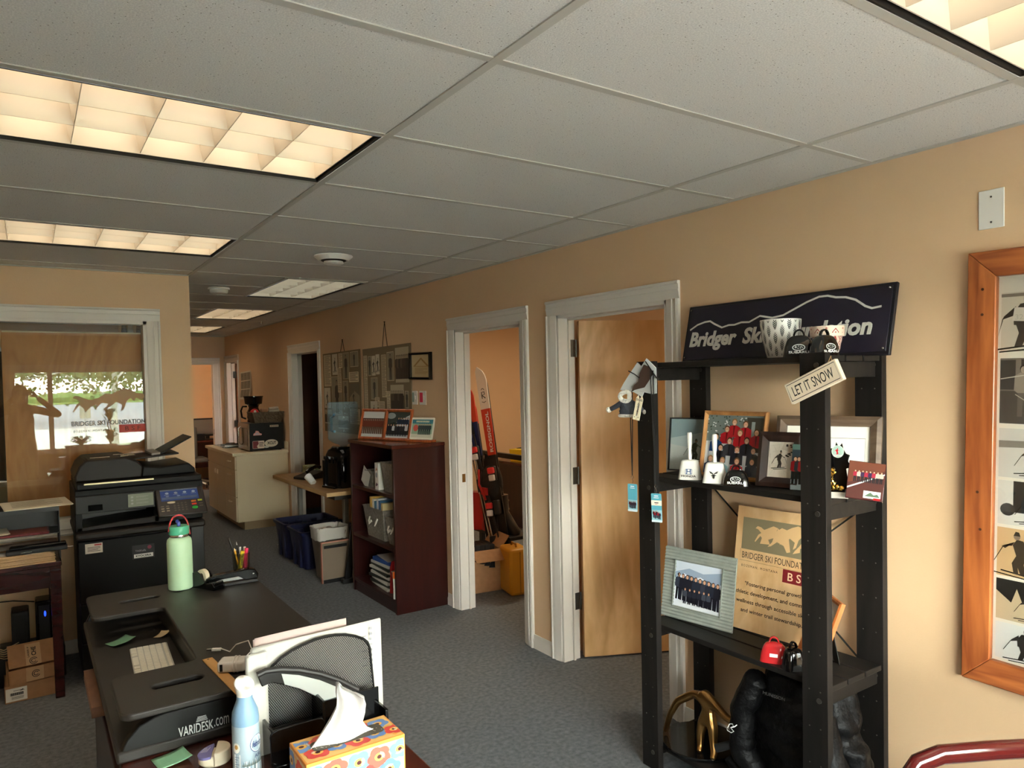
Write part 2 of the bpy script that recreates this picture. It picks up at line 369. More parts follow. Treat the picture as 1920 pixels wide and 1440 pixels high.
# ceiling: 2x4 ft lay-in tiles with fissured face, painted tee grid
def tile_mat():
    m = bpy.data.materials.new('fissured_ceiling_tile'); m.use_nodes = True; n = m.node_tree.nodes; l = m.node_tree.links; b = n['Principled BSDF']
    b.inputs['Roughness'].default_value = .9; b.inputs['Specular IOR Level'].default_value = .15
    tc = n.new('ShaderNodeTexCoord'); v = n.new('ShaderNodeTexVoronoi'); v.inputs['Scale'].default_value = 95; v.inputs['Randomness'].default_value = 1
    w = n.new('ShaderNodeTexWhiteNoise'); gt = n.new('ShaderNodeMath'); gt.operation = 'LESS_THAN'; gt.inputs[1].default_value = .13
    sel = n.new('ShaderNodeMath'); sel.operation = 'GREATER_THAN'; sel.inputs[1].default_value = .55
    ml = n.new('ShaderNodeMath'); ml.operation = 'MULTIPLY'
    nz = n.new('ShaderNodeTexNoise'); nz.inputs['Scale'].default_value = 260; nz.inputs['Detail'].default_value = 3
    mx = n.new('ShaderNodeMix'); mx.data_type = 'RGBA'; rp = n.new('ShaderNodeValToRGB')
    rp.color_ramp.elements[0].position = .35; rp.color_ramp.elements[1].position = .65; rp.color_ramp.elements[0].color = lin((208, 205, 199)); rp.color_ramp.elements[1].color = lin((230, 227, 220))
    l.new(tc.outputs['Object'], v.inputs['Vector']); l.new(tc.outputs['Object'], nz.inputs['Vector']); l.new(v.outputs['Distance'], gt.inputs[0])
    l.new(v.outputs['Color'], w.inputs['Vector']); l.new(w.outputs['Value'], sel.inputs[0]); l.new(gt.outputs[0], ml.inputs[0]); l.new(sel.outputs[0], ml.inputs[1])
    l.new(nz.outputs[0], rp.inputs[0]); l.new(rp.outputs[0], mx.inputs['A']); mx.inputs['B'].default_value = lin((112, 105, 92)); l.new(ml.outputs[0], mx.inputs['Factor']); l.new(mx.outputs['Result'], b.inputs['Base Color'])
    bp = n.new('ShaderNodeBump'); bp.inputs['Strength'].default_value = .35; bp.inputs['Distance'].default_value = .002; l.new(nz.outputs[0], bp.inputs['Height']); l.new(bp.outputs[0], b.inputs['Normal'])
    return m
TILE = tile_mat(); TEE = mat('painted_ceiling_tee', (192, 188, 177), .5)
X_LINES = [GX0+2*TG*k for k in range(-4, 2)]
LIGHTS = {(0, -1): 'near', (-1, 2): 'lit', (-1, 5): 'lit', (-3, 2): 'lit', (-3, 5): 'lit', (-3, -1): 'lit'}
tiles = MB(); tees = MB()
ZT = CEIL+.004
LX = [(0, 0, -1), (-1, 0, 2), (-1, 0, 5), (-3, 0, 2), (-3, 0, 5), (-3, 0, -1)]
light_cells = [(GX0+2*TG*a, GY0+TG*b) for a, _, b in LX]
def in_light(x, y): return any(abs(x-lx) < .01 and abs(y-ly) < .01 for lx, ly in light_cells)
HALL2 = [(1.56, 5.75-.61), (1.56, 7.43), (1.56, 9.70)]   # square-ish troffers running down the hall (X0, Y0), 2 ft x 4 ft lengthwise
def rect_minus(x0, x1, y0, y1, holes):
    out = [(x0, x1, y0, y1)]
    for hx0, hx1, hy0, hy1 in holes:
        nxt = []
        for a, b, c, d in out:
            if hx0 >= b-1e-6 or hx1 <= a+1e-6 or hy0 >= d-1e-6 or hy1 <= c+1e-6: nxt.append((a, b, c, d)); continue
            if hx0 > a: nxt.append((a, hx0, c, d))
            if hx1 < b: nxt.append((hx1, b, c, d))
            m0, m1 = max(a, hx0), min(b, hx1)
            if hy0 > c: nxt.append((m0, m1, c, hy0))
            if hy1 < d: nxt.append((m0, m1, hy1, d))
        out = nxt
    return out
holes = [(x, x+2*TG, y, y+TG) for x, y in light_cells]+[(x, x+TG, y, y+2*TG) for x, y in HALL2]
for q in rect_minus(-3.5, WALLX, BY, 11.7, holes):
    if q[1]-q[0] > 1e-4 and q[3]-q[2] > 1e-4: tiles.box(q[0], q[1], q[2], q[3], ZT, ZT+.012)
struct(tiles.build('ceiling', TILE, smooth=False))
def tee(x0, x1, y0, y1): tees.box(x0, x1, y0, y1, CEIL, CEIL+.0039)
hw = .012
for X in X_LINES: tee(X-hw, X+hw, BY, LWY if X < .9 else 11.7)
k = -3
while GY0+TG*k < 11.7:
    Y = GY0+TG*k
    if Y > BY:
        xa = -3.5 if Y < LWY else .945
        for q in rect_minus(xa, WALLX, Y-hw, Y+hw, [(hx0+.012, hx1-.012, hy0+.01, hy1-.01) for hx0, hx1, hy0, hy1 in holes]): tees.box(q[0], q[1], Y-hw, Y+hw, CEIL+.0006, CEIL+.0038)
    k += 1
for a, b, c, d in holes[6:]:
    for q in ((a-hw, a+hw, c, d), (b-hw, b+hw, c, d), (a, b, c-hw, c+hw), (a, b, d-hw, d+hw)): tees.box(q[0], q[1], q[2], q[3], CEIL+.0003, CEIL+.0037)
tees.box(WALLX-.022, WALLX, BY, 11.7, CEIL-.002, CEIL+.0036); tees.box(-3.5, .945, LWY-.022, LWY, CEIL-.002, CEIL+.0036)
tees.box(.945, 2.566, 11.678, 11.7, CEIL-.002, CEIL+.0036)
struct(tees.build('trim_1', TEE, smooth=False))
# rooms beyond: plain ceilings
for nm, q in (('ceiling_ski_room', (WALLX+TH, 5.6, 3.5, 7.15)), ('ceiling_door_room', (WALLX+TH, 5.6, -.5, 3.4)), ('ceiling_dark_room', (WALLX+TH, 3.9, 7.25, 9.5)),
              ('ceiling_end_room', (WALLX+TH, 4.2, 9.6, 12.3)), ('ceiling_far_room', (.5, 3.0, 11.82, 13.9)), ('ceiling_office', (-3.5, .83, 5.42, 8.6))):
    struct(MB().box(q[0], q[1], q[2], q[3], CEIL+.012, CEIL+.024).build(nm, TILE, smooth=False))

# troffers
LENS = glow('fluorescent_lamp_glow', WARM, LAMP)
LENSH = glow('hall_lamp_glow', WARM, LAMP*.8)
LENSD = glow('dim_lamp_glow', (1, .90, .76), LAMP*.45)
LOUV = mat('white_louver', (216, 206, 190), .35); DARKREV = mat('dark_reveal', (28, 24, 20), .6); LOUVW = mat('satin_louver', (205, 200, 186), .3)
def troffer(x0, y0, nx, ny, lx, ly, label, glowm, louv, lens=True, group='parabolic ceiling lights'):
    t = thing('ceiling_light', label, 'ceiling light', T(x0+lx/2, y0+ly/2, CEIL), group)
    a, b = lx/2-.014, ly/2-.014
    h = MB(); w = .006     # housing
    h.box(-a, a, -b, -b+w, .0, .13); h.box(-a, a, b-w, b, .0, .13); h.box(-a, -a+w, -b, b, .0, .13); h.box(a-w, a, -b, b, .0, .13); h.box(-a, a, -b, b, .125, .13)
    h.build('housing', DARKREV, t, smooth=False)
    a -= .018; b -= .018
    f = MB(); f.box(-a-.003, a+.003, -b-.003, -b, .008, .11); f.box(-a-.003, a+.003, b, b+.003, .008, .11); f.box(-a-.003, -a, -b, b, .008, .11); f.box(a, a+.003, -b, b, .008, .11)
    f.build('inner_frame', louv, t, smooth=False)
    g = MB()
    def blade(p, q, axis):
        # V section blade: sharp at the bottom, wide at the top
        for (u0, u1) in (p,):
            pass
    for i in range(1, nx):
        x = -a+2*a*i/nx; g.add([(x-.001, -b, .010), (x+.001, -b, .010), (x+.016, -b, .094), (x-.016, -b, .094), (x-.001, b, .010), (x+.001, b, .010), (x+.016, b, .094), (x-.016, b, .094)],
            [(0, 4, 5, 1), (1, 5, 6, 2), (2, 6, 7, 3), (3, 7, 4, 0), (0, 1, 2, 3), (7, 6, 5, 4)])
    for j in range(1, ny):
        y = -b+2*b*j/ny; g.add([(-a, y-.001, .0105), (-a, y+.001, .0105), (-a, y+.016, .0942), (-a, y-.016, .0942), (a, y-.001, .0105), (a, y+.001, .0105), (a, y+.016, .0942), (a, y-.016, .0942)],
            [(0, 4, 5, 1), (1, 5, 6, 2), (2, 6, 7, 3), (3, 7, 4, 0), (0, 1, 2, 3), (7, 6, 5, 4)])
    g.build('louver', louv, t, smooth=False)
    if lens: MB().box(-a, a, -b, b, .110, .114).build('lamp', glowm, t, smooth=False)
    return t
labs = ['ceiling light in the top right corner of the photo, near the wall', 'large lit ceiling light with 18 cells, nearest on the left', 'lit ceiling light directly beyond the nearest one, above the partition window', 'lit ceiling light far left in the front room, second row', 'lit ceiling light far left by the partition', 'lit ceiling light far left behind the desk']
for (x, y), lb in zip(light_cells, labs): troffer(x, y, 6, 3, 2*TG, TG, lb, LENS, LOUV)
hl = ['dim greyish ceiling light nearest in the hallway', 'bright ceiling light in the middle of the hallway', 'bright ceiling light deepest in the hallway']
for k, ((x, y), lb) in enumerate(zip(HALL2, hl)): troffer(x, y, 3, 6, TG, 2*TG, lb, LENSD if k == 0 else LENSH, LOUVW if k == 0 else LOUV)
# lamps in the side rooms (ordinary ceiling fixtures there)
for (x, y, s, lb) in ((4.4, 5.2, 10, 'ceiling light of the ski room'), (4.3, 1.4, 9, 'ceiling light of the room behind the open door'), (1.9, 12.8, 1.2, 'ceiling light of the far office'), (-1.2, 6.9, .8, 'ceiling light of the partitioned office')):
    t = thing('surface_light', lb, 'ceiling light', T(x, y, CEIL))
    MB().box(-.5, .5, -.15, .15, -.03, .012).build('housing', WHITE, t, smooth=False); MB().box(-.47, .47, -.12, .12, -.034, -.03).build('lamp', glow('panel_'+lb[-8:], (1, .82, .56), LAMP*s*1.1), t, smooth=False)

# door casings, jambs and leaves
def casing_profile(w=.085): return [(0, 0), (w, 0), (w, .018), (w*.86, .022), (w*.8, .015), (w*.55, .013), (w*.5, .017), (w*.32, .012), (w*.12, .010), (0, .007)]
def casing_bar(b, length, M):   # extrude the profile along local z
    b.prism(casing_profile(), 0, length, 0, M)
def doorway(n, plane, a, b, top, face, both=True, depth=TH):
    """plane: 'X' opening in a wall X=face spanning Y a..b (room on the smaller-X side)"""
    m = MB(); w = .085
    P = casing_profile(w)
    def bar(p0, p1, outward):  # outward: in-plane direction pointing away from the opening ; path p0->p1
        d = (Vector(p1)-Vector(p0)); L = d.length; d.normalize(); o = Vector(outward); nrm = Vector(face[1])
        M = Matrix((o, nrm, d)).transposed().to_4x4(); M.translation = Vector(p0); m.prism(P, 0, L, 0, M)
    if plane == 'X':
        X = face[0]; nx = Vector(face[1])
        bar((X, a, 0), (X, a, top), (0, -1, 0)); bar((X, b, 0), (X, b, top), (0, 1, 0)); bar((X, a-w, top), (X, b+w, top), (0, 0, 1))
        jm = MB(); s = 1 if nx.x < 0 else -1
        x0, x1 = (X-.002, X+depth+.002) if s > 0 else (X-depth-.002, X+.002)
        jm.box(x0, x1, a-.001, a+.018, 0, top); jm.box(x0, x1, b-.018, b+.001, 0, top); jm.box(x0, x1, a, b, top-.018, top+.001)
        xs = X+.065*s; jm.box(min(xs, xs+.012*s), max(xs, xs+.012*s), a+.018, a+.03, 0, top-.018); jm.box(min(xs, xs+.012*s), max(xs, xs+.012*s), b-.03, b-.018, 0, top-.018)
        jm.box(min(xs, xs+.012*s), max(xs, xs+.012*s), a+.018, b-.018, top-.03, top-.018)
    else:
        Yf = face[0]
        bar((a, Yf, 0), (a, Yf, top), (-1, 0, 0)); bar((b, Yf, 0), (b, Yf, top), (1, 0, 0)); bar((a-w, Yf, top), (b+w, Yf, top), (0, 0, 1))
        jm = MB(); jm.box(a-.001, a+.018, Yf-.002, Yf+depth, 0, top); jm.box(b-.018, b+.001, Yf-.002, Yf+depth, 0, top); jm.box(a, b, Yf-.002, Yf+depth, top-.018, top+.001)
    c = struct(m.build('trim_%d' % n, TRIM, ang=20)); j = struct(jm.build('trim_%d' % (n+20), TRIM, smooth=False))
    return c
doorway(2, 'X', 3.695, 4.535, DTOP, (WALLX, (-1, 0, 0)))
doorway(3, 'X', 2.46, 3.33, DTOP, (WALLX, (-1, 0, 0)))
doorway(4, 'X', 7.455, 8.375, DTOP, (WALLX, (-1, 0, 0)))
doorway(5, 'X', 10.93, 11.62, DTOP, (WALLX, (-1, 0, 0)))
doorway(6, 'Y', 1.48, 2.40, DTOP-.02, (11.7, (0, -1, 0)), depth=.12)
# partition window casing
m = MB(); P = casing_profile(.082)
def bar(p0, p1, o, nrm, mb, P=P):
    d = Vector(p1)-Vector(p0); L = d.length; d.normalize(); M = Matrix((Vector(o), Vector(nrm), d)).transposed().to_4x4(); M.translation = Vector(p0); mb.prism(P, 0, L, 0, M)
bar((WX1, LWY, WZ0-.082), (WX1, LWY, WZ1), (1, 0, 0), (0, -1, 0), m); bar((WX0, LWY, WZ0-.082), (WX0, LWY, WZ1), (-1, 0, 0), (0, -1, 0), m)
bar((WX0-.082, LWY, WZ1), (WX1+.082, LWY, WZ1), (0, 0, 1), (0, -1, 0), m); bar((WX0-.082, LWY, WZ0), (WX1+.082, LWY, WZ0), (0, 0, -1), (0, -1, 0), m)
struct(m.build('trim_7', TRIM, ang=20))
w1 = bpy.data.objects.new('window_1', None); COL.objects.link(w1); struct(w1)
fr = MB(); fr.box(WX1-.02, WX1, LWY, LWY+.12, WZ0, WZ1); fr.box(WX0, WX0+.02, LWY, LWY+.12, WZ0, WZ1); fr.box(WX0, WX1, LWY, LWY+.12, WZ1-.02, WZ1); fr.box(WX0, WX1, LWY, LWY+.12, WZ0, WZ0+.02)
fr.build('window_frame', TRIM, w1, smooth=False)
PANE = glossglass('clear_pane', (246, 250, 247), 0, 1.52)
MB().box(WX0+.02, WX1-.02, LWY+.055, LWY+.061, WZ0+.02, WZ1-.02).build('pane', PANE, w1, smooth=False)
# vinyl lettering on the pane
VIN = mat('taupe_frosted_vinyl', (188, 150, 110), .5); VTX = mat('brown_vinyl_letters', (112, 88, 62), .5); VRED = mat('red_vinyl', (196, 60, 42), .5)
GY = LWY+.0535
dec = thing('vinyl_window_sign', 'mountain logo with lettering applied to the partition window glass', 'sign', frameM((.41, GY, 1.5), -90))
MT = [(-.17,.05),(-.155,.066),(-.13,.062),(-.10,.045),(-.06,.035),(-.02,.05),(.02,.078),(.055,.07),(.09,.09),(.13,.105),(.17,.095),(.2,.075),(.24,.07),(.27,.05),(.285,.03),(.25,.04),(.225,.03),(.20,.045),(.185,.02),(.165,.045),(.14,.02),(.125,-.03),(.105,-.045),(.115,.0),(.08,.02),(.045,-.01),(.01,-.03),(.035,.01),(-.005,.015),(-.045,-.03),(-.035,.005),(-.07,-.01),(-.1,-.045),(-.105,-.02),(-.13,.005),(-.165,-.04),(-.17,-.035),(-.145,.012),(-.125,.025),(-.15,.045)]
MTW = [(x*.98, y) for x, y in MT]
MB().prism(MTW, 0, .0004).build('mountain_decal', VIN, dec, M=T(0, .055, 0))
lettering('BRIDGER SKI FOUNDATION', VTX, dec, T(.035, -.058, 0), w=.42, h=.03, bold=.02)
lettering('BOZEMAN, MONTANA', VTX, dec, T(-.065, -.108, 0), w=.2, h=.016, spacing=1.3)
rb = MB().box(.09, .26, -.128, -.076, 0, .0004).build('red_block', VRED, dec, smooth=False); lettering('B S F', mat('vinyl_dark_red', (120, 40, 26), .5), dec, T(.17, -.102, .0004), w=.09, h=.028, bold=.01)
# baseboards
BB = [(0, 0), (0, .085), (.006, .085), (.009, .07), (.009, .062), (.013, .05), (.013, 0)]
def baseboard(name, runs):
    m = MB()
    for p0, p1, nrm in runs: bar(p0, p1, nrm, (0, 0, 1), m, [(a, b) for a, b in BB])
    struct(m.build(name, TRIM, ang=20))
baseboard('baseboard_right', [((WALLX, 3.415, 0), (WALLX, 3.61, 0), (-1, 0, 0)), ((WALLX, -1.2, 0), (WALLX, 2.375, 0), (-1, 0, 0)), ((WALLX, 4.62, 0), (WALLX, 7.37, 0), (-1, 0, 0))])
baseboard('baseboard_left', [((-3.5, LWY, 0), (.945, LWY, 0), (0, -1, 0)), ((.945, LWY, 0), (.945, 11.7, 0), (1, 0, 0))])
# door leaves
LEAF = grain('birch_veneer_door', (206, 160, 104), (230, 188, 134), 2.4, (1, 1, .3), .35, dist=2, lines=7)
HINGE = mat('aged_steel_hinge', (96, 96, 92), .4, .9)
def leaf(n, M, w, m, hinges=True, h=2.0):
    d = bpy.data.objects.new('door_%d' % n, None); COL.objects.link(d); struct(d); d.matrix_world = M
    MB().box(0, w, -.022, .022, .012, h).build('door_leaf', m, d, bevel=.002)
    if hinges:
        for z in (1.83, 1.08, .34):
            g = MB(); g.box(-.045, -.006, -.034, -.031, z-.05, z+.05); g.cyl((-.006, -.034, z-.052), (-.006, -.034, z+.052), .006, n=10); g.box(0, .006, -.032, -.0225, z-.05, z+.05)
            for zz in (-.035, 0, .035): g.cyl((-.028, -.036, z+zz), (-.028, -.034, z+zz), .004, n=8)
            g.build('hinge', HINGE, d)
    k = MB(); k.cyl((w-.07, -.022, .96), (w-.07, -.06, .96), .012, n=12); k.ball((w-.07, -.075, .96), .027, 14); k.cyl((w-.07, .022, .96), (w-.07, .06, .96), .012, n=12); k.ball((w-.07, .075, .96), .027, 14)
    k.build('door_knob', HINGE, d)
    return d
leaf(1, T(2.70, 3.30, 0) @ RZ(-26), .80, LEAF, False)
hg = MB()
for z in (1.84, 1.09, .345):
    hg.box(WALLX+.085, WALLX+.115, 3.3085, 3.3115, z-.05, z+.05); hg.cyl((WALLX+.122, 3.305, z-.052), (WALLX+.122, 3.305, z+.052), .006, n=10)
hg.build('hinge', HINGE, bpy.data.objects['door_1']).matrix_local = (T(2.70, 3.30, 0) @ RZ(-26)).inverted()
DKLEAF = grain('brown_door', (150, 92, 54), (120, 72, 42), 3, (1, 1, .3), .4)
leaf(2, T(2.70, 11.60, 0) @ RZ(-12), .66, DKLEAF, True)
sp = MB().box(WALLX+.03, WALLX+.055, 4.514, 4.5175, .93, .99).build('strike_plate', mat('brass', (150, 110, 60), .35, 1)); sp['kind'] = 'structure'; sp.name = 'trim_40'
sp = MB().box(2.3805, 2.384, 11.73, 11.76, .92, 1.0).build('trim_41', HINGE); struct(sp)
# back window (daylight) : frame, mullions, sill, glass
w2 = bpy.data.objects.new('window_2', None); COL.objects.link(w2); struct(w2)
fr = MB(); y0, y1 = BY-.1, BY-.03
for a, b in ((BX0, BX0+.03), (.255, .315), (BX1-.03, BX1)): fr.box(a, b, y0, y1, BZ0, BZ1)
fr.box(BX0, BX1, y0, y1, BZ1-.03, BZ1); fr.box(BX0, BX1, y0, y1, BZ0, BZ0+.03); fr.box(BX0-.05, BX1+.05, BY-.03, BY+.05, BZ0-.03, BZ0)
fr.build('window_frame', TRIM, w2, smooth=False)
m = MB(); P7 = casing_profile(.075)
bar((BX0, BY, BZ0-.07), (BX0, BY, BZ1), (-1, 0, 0), (0, 1, 0), m, P7); bar((BX1, BY, BZ0-.07), (BX1, BY, BZ1), (1, 0, 0), (0, 1, 0), m, P7); bar((BX0-.075, BY, BZ1), (BX1+.075, BY, BZ1), (0, 0, 1), (0, 1, 0), m, P7)
struct(m.build('trim_8', TRIM, ang=20))
MB().box(BX0+.03, BX1-.03, y0+.03, y0+.034, BZ0+.03, BZ1-.03).build('pane', PANE, w2, smooth=False)
# ceiling devices
dv = thing('ceiling_air_diffuser', 'round white air diffuser in the ceiling past the two big lights', 'vent', T(1.53, 4.12, CEIL))
MB().lathe([(.11, 0), (.112, -.006), (.085, -.03), (.08, -.028), (.09, 0)], 40).build('rim', WHITE, dv)
MB().lathe([(.0, -.018), (.07, -.020), (.072, -.030), (.066, -.033), (0, -.034)], 40).build('dark_slot', DARKREV, dv)
MB().lathe([(.0, -.034), (.055, -.034), (.058, -.045), (.045, -.052), (0, -.054)], 40).build('cone', WHITE, dv)
sd = thing('smoke_detector', 'white round smoke detector on the hallway ceiling beside the partition corner', 'smoke detector', T(1.255, 5.85, CEIL))
MB().lathe([(.078, 0), (.078, -.012), (.066, -.016)], 32).build('base', WHITE, sd); MB().lathe([(.066, -.012), (.066, -.03), (.058, -.042), (0, -.045)], 32).build('cover', WHITE, sd)
sk = thing('fire_sprinkler', 'small chrome fire sprinkler flush in the hallway ceiling', 'sprinkler', T(2.35, 8.78, CEIL+.012))
MB().lathe([(.05, 0), (.05, -.004), (.015, -.01), (.012, -.02), (0, -.02)], 24).build('escutcheon', CHROME, sk); MB().lathe([(.004, -.018), (.004, -.035), (.018, -.036), (.018, -.038), (0, -.038)], 16).build('deflector', CHROME, sk)

# ================================================================== outside the front window (seen reflected in the partition glass)
ASPH = mat('pale_asphalt', (112, 112, 114), .9, vary=(2, (100, 101, 104), .6)); CONC = mat('light_concrete', (172, 168, 160), .9, vary=(4, (156, 152, 144), .6))
GRASS = mat('lawn_grass', (112, 132, 60), .95, vary=(8, (84, 108, 44), .7), bump=(40, .5))
struct(MB().box(-60, 60, -160, BY-.12, -.2, -.12).build('ground_parking', ASPH, smooth=False))
struct(MB().box(-30, 30, -27, -13.5, -.12, -.09).build('path', CONC, smooth=False))
gr = MB(); gr.box(-30, 1.1, -12.8, -10.5, -.12, -.06); gr.box(1.6, 30, -14.6, -10.5, -.12, -.06); gr.box(-60, 60, -100, -88, -.12, .0)
g = gr.build('lawn', GRASS, smooth=False); g['kind'] = 'structure'; g.name = 'ground_lawn'
BARK = mat('birch_bark', (226, 222, 210), .8, vary=(14, (60, 56, 50), .22, (1, 1, 4))); LEAVES = mat('birch_leaves', (84, 104, 44), .6, vary=(5, (48, 66, 26), .6))
def tree(x, y, h, label, rad, zlo, n, seed, spread=2.2, lean=.1):
    rnd = random.Random(seed); t = thing('birch_tree', label, 'tree', T(x, y, -.1), 'birch trees outside the window')
    m = MB(); pts = [(lean*z*.12+.03*math.sin(z*2+seed), .03*math.cos(z*1.7+seed), z) for z in [h*i/12 for i in range(13)]]
    m.tube(pts, [rad*(1-.065*i) for i in range(13)], 10); tips = []
    for i in range(9):
        z0 = zlo*.8+(h-zlo*.8)*i/9; a = i*2.4+seed; L = spread*(1-.5*i/9); p0 = Vector((lean*z0*.12, 0, z0)); p1 = p0+Vector((math.cos(a)*L*.6, math.sin(a)*L*.6, L*.35)); p2 = p1+Vector((math.cos(a)*L*.5, math.sin(a)*L*.5, -.25))
        m.tube([p0, p1, p2], [rad*.35, rad*.2, rad*.08], 6); tips += [p1, p2, (p0+p1)/2]
    m.build('trunk', BARK, t)
    f = MB()
    for i in range(n):
        c = rnd.choice(tips)+Vector((rnd.gauss(0, .45), rnd.gauss(0, .45), rnd.gauss(0, .4)))
        if i % 2: a = rnd.uniform(0, 6.28); q = spread*1.1*rnd.random()**.6; c = Vector((q*math.cos(a), q*math.sin(a), zlo-.1+1.3*abs(rnd.gauss(0, .55))+.12*math.sin(a*7)))
        u = Vector((rnd.uniform(-1, 1), rnd.uniform(-1, 1), rnd.uniform(-1, 1))).normalized()*(.07 if h < 7 else .13); v = u.orthogonal().normalized()*(.05 if h < 7 else .09)
        f.add([c-u, c-v, c+u, c+v], [(0, 1, 2, 3)])
    f.build('foliage', LEAVES, t, smooth=False); return t
tree(2.2, -14, 6.5, 'white birch outside the window, left one of the close pair in the glass reflection', .11, 1.8, 1800, 3, 2.3)
tree(5.6, -27, 7.5, 'white birch at the right edge of the reflection in the partition glass', .2, 2.3, 3600, 5, 4.2)
tree(-1.2, -36, 8.0, 'leafy birch at the left of the reflection behind the photographer', .16, 2.5, 3200, 9, 4.0)
hd = MB(); rnd = random.Random(4)
for i in range(160): hd.ball((-40+i*.6, -95+rnd.uniform(-2, 2), .3), (1.2, 1.2, rnd.uniform(.5, 1.1)), 8)
tag(hd.build('hedge', mat('hedge_leaves', (84, 106, 50), .9, bump=(6, .8)), None), 'long low green hedge on the horizon across the parking lot in the reflection', 'hedge')
sg = thing('yard_sign', 'small grey sign board on a thin post outside the window', 'sign', T(1.44, -14, -.12))
MB().cyl((0, 0, 0), (0, 0, .95), .016).build('post', mat('galvanised_post', (190, 190, 186), .4, .8), sg); MB().box(-.14, .14, -.01, .01, .9, 1.32).build('board', mat('grey_sign_board', (138, 132, 118), .6), sg)
# planter on the sill table in front of the window
tb = thing('window_shelf', 'low white shelf under the front window carrying the plants', 'shelf', T(.9, BY+.2, 0))
q = MB(); q.box(-.55, .55, -.13, .13, .70, .73); q.build('shelf_top', TRIM, tb, bevel=.003)
for sx in (-.5, .5): MB().box(sx-.02, sx+.02, -.11, .11, 0, .70).build('leg', TRIM, tb)
wg = thing('wagon_planter', 'dark toy wagon planter with leafy plant in front of the window', 'planter', T(.62, BY+.2, .73))
TERR = mat('dark_green_paint', (52, 62, 44), .5)
MB().frus((-.16, .16, -.07, .07), (-.2, .2, -.09, .09), .05, .15).build('tub', TERR, wg)
for sx in (-.12, .12):
    for sy in (-.085, .085): MB().cyl((sx, sy-.008, .055), (sx, sy+.008, .055), .055, n=18).build('wheel', TERR, wg)
LEAFG = mat('house_plant_leaf', (58, 82, 38), .6)
def leafplant(t, n, z0, r, h, seed, name='leaves', lw=.02):
    rnd = random.Random(seed); f = MB()
    for i in range(n):
        a = rnd.uniform(0, 6.28); L = rnd.uniform(.5, 1)*r; hh = rnd.uniform(.4, 1)*h; c, s_ = math.cos(a), math.sin(a)
        P = [Vector((c*L*u, s_*L*u, z0+hh*math.sin(u*2.2))) for u in (0, .35, .7, 1)]; side = Vector((-s_, c, 0))*lw
        v = [P[0], P[1]-side, P[1]+side, P[2]-side*.8, P[2]+side*.8, P[3]]
        f.add(v, [(0, 1, 2), (1, 3, 4, 2), (3, 5, 4)])
    f.build(name, LEAFG, t, smooth=False)
leafplant(wg, 60, .14, .2, .14, 2)
pp = thing('tall_potted_plant', 'tall spiky potted plant in front of the window, seen reflected', 'plant', T(.98, BY+.2, .73))
MB().lathe([(.05, 0), (.06, .0), (.08, .13), (.085, .14), (.075, .14), (.07, .12), (0, .12)], 24).build('pot', mat('clay_pot', (150, 92, 62), .7), pp)
st = MB(); st.tube([(0, 0, .1), (.01, 0, .35), (-.02, .01, .62)], [.008, .007, .004], 8); st.tube([(0, 0, .3), (-.05, 0, .5), (-.1, 0, .58)], [.006, .005, .003], 8); st.build('stem', mat('plant_stem', (96, 88, 52), .7), pp)
leafplant(pp, 26, .14, .13, .25, 5); leafplant(pp, 20, .45, .14, .22, 6, 'crown')

# ================================================================== the photographer (behind the camera, seen in the glass)
SKIN = mat('skin', (196, 142, 112), .5); SHIRT = mat('tan_knit_top', (150, 112, 78), .85); HAIR = mat('brown_hair', (70, 48, 34), .6, bump=(90, .5)); JEAN = mat('dark_trousers', (62, 58, 62), .85)
ph = thing('person', 'person in a brown top raising a phone to take the photo, reflected in the glass', 'person', T(0, 0, 0))
def skin(name, verts, edges, m, parent, root=0, sub=2):
    me = bpy.data.meshes.new(name); me.from_pydata([v[:3] for v in verts], edges, []); o = bpy.data.objects.new(name, me); COL.objects.link(o)
    o.modifiers.new('skin', 'SKIN'); s = o.modifiers.new('sub', 'SUBSURF'); s.levels = sub; s.render_levels = sub
    if not me.skin_vertices: 
        b = bmesh.new(); b.from_mesh(me); b.verts.layers.skin.verify(); b.to_mesh(me); b.free()
    for i, v in enumerate(verts):
        r = v[3]; me.skin_vertices[0].data[i].radius = r if isinstance(r, tuple) else (r, r); me.skin_vertices[0].data[i].use_root = (i == root)
    me.materials.append(m); o.parent = parent
    return o
bx, by = -.06, -.42
hr = (.085, -.085, 1.615); hl = (-.085, -.012, 1.625)
body = [(bx, by, .95, (.15, .11)), (bx, by, 1.12, (.14, .10)), (bx, by+.01, 1.3, (.165, .11)), (bx, by+.01, 1.42, (.13, .09)), (bx, by+.03, 1.49, .055), (bx, by+.06, 1.55, .05),
        (bx+.17, by+.02, 1.41, .055), (.36, -.22, 1.33, .042), (.2, -.13, 1.49, .036), (.115, -.105, 1.575, .026),
        (bx-.17, by+.02, 1.41, .055), (-.33, -.18, 1.33, .042), (-.2, -.09, 1.48, .036), (-.12, -.045, 1.575, .026),
        (bx+.09, by, .86, .09), (bx+.1, by, .48, .062), (bx+.1, by-.01, .09, .042), (bx+.1, by+.13, .035, .035),
        (bx-.09, by, .86, .09), (bx-.1, by, .48, .062), (bx-.1, by-.01, .09, .042), (bx-.1, by+.13, .035, .035)]
ed = [(0, 1), (1, 2), (2, 3), (3, 4), (4, 5), (3, 6), (6, 7), (7, 8), (8, 9), (3, 10), (10, 11), (11, 12), (12, 13), (0, 14), (14, 15), (15, 16), (16, 17), (0, 18), (18, 19), (19, 20), (20, 21)]
skin('body', body, ed, SHIRT, ph)
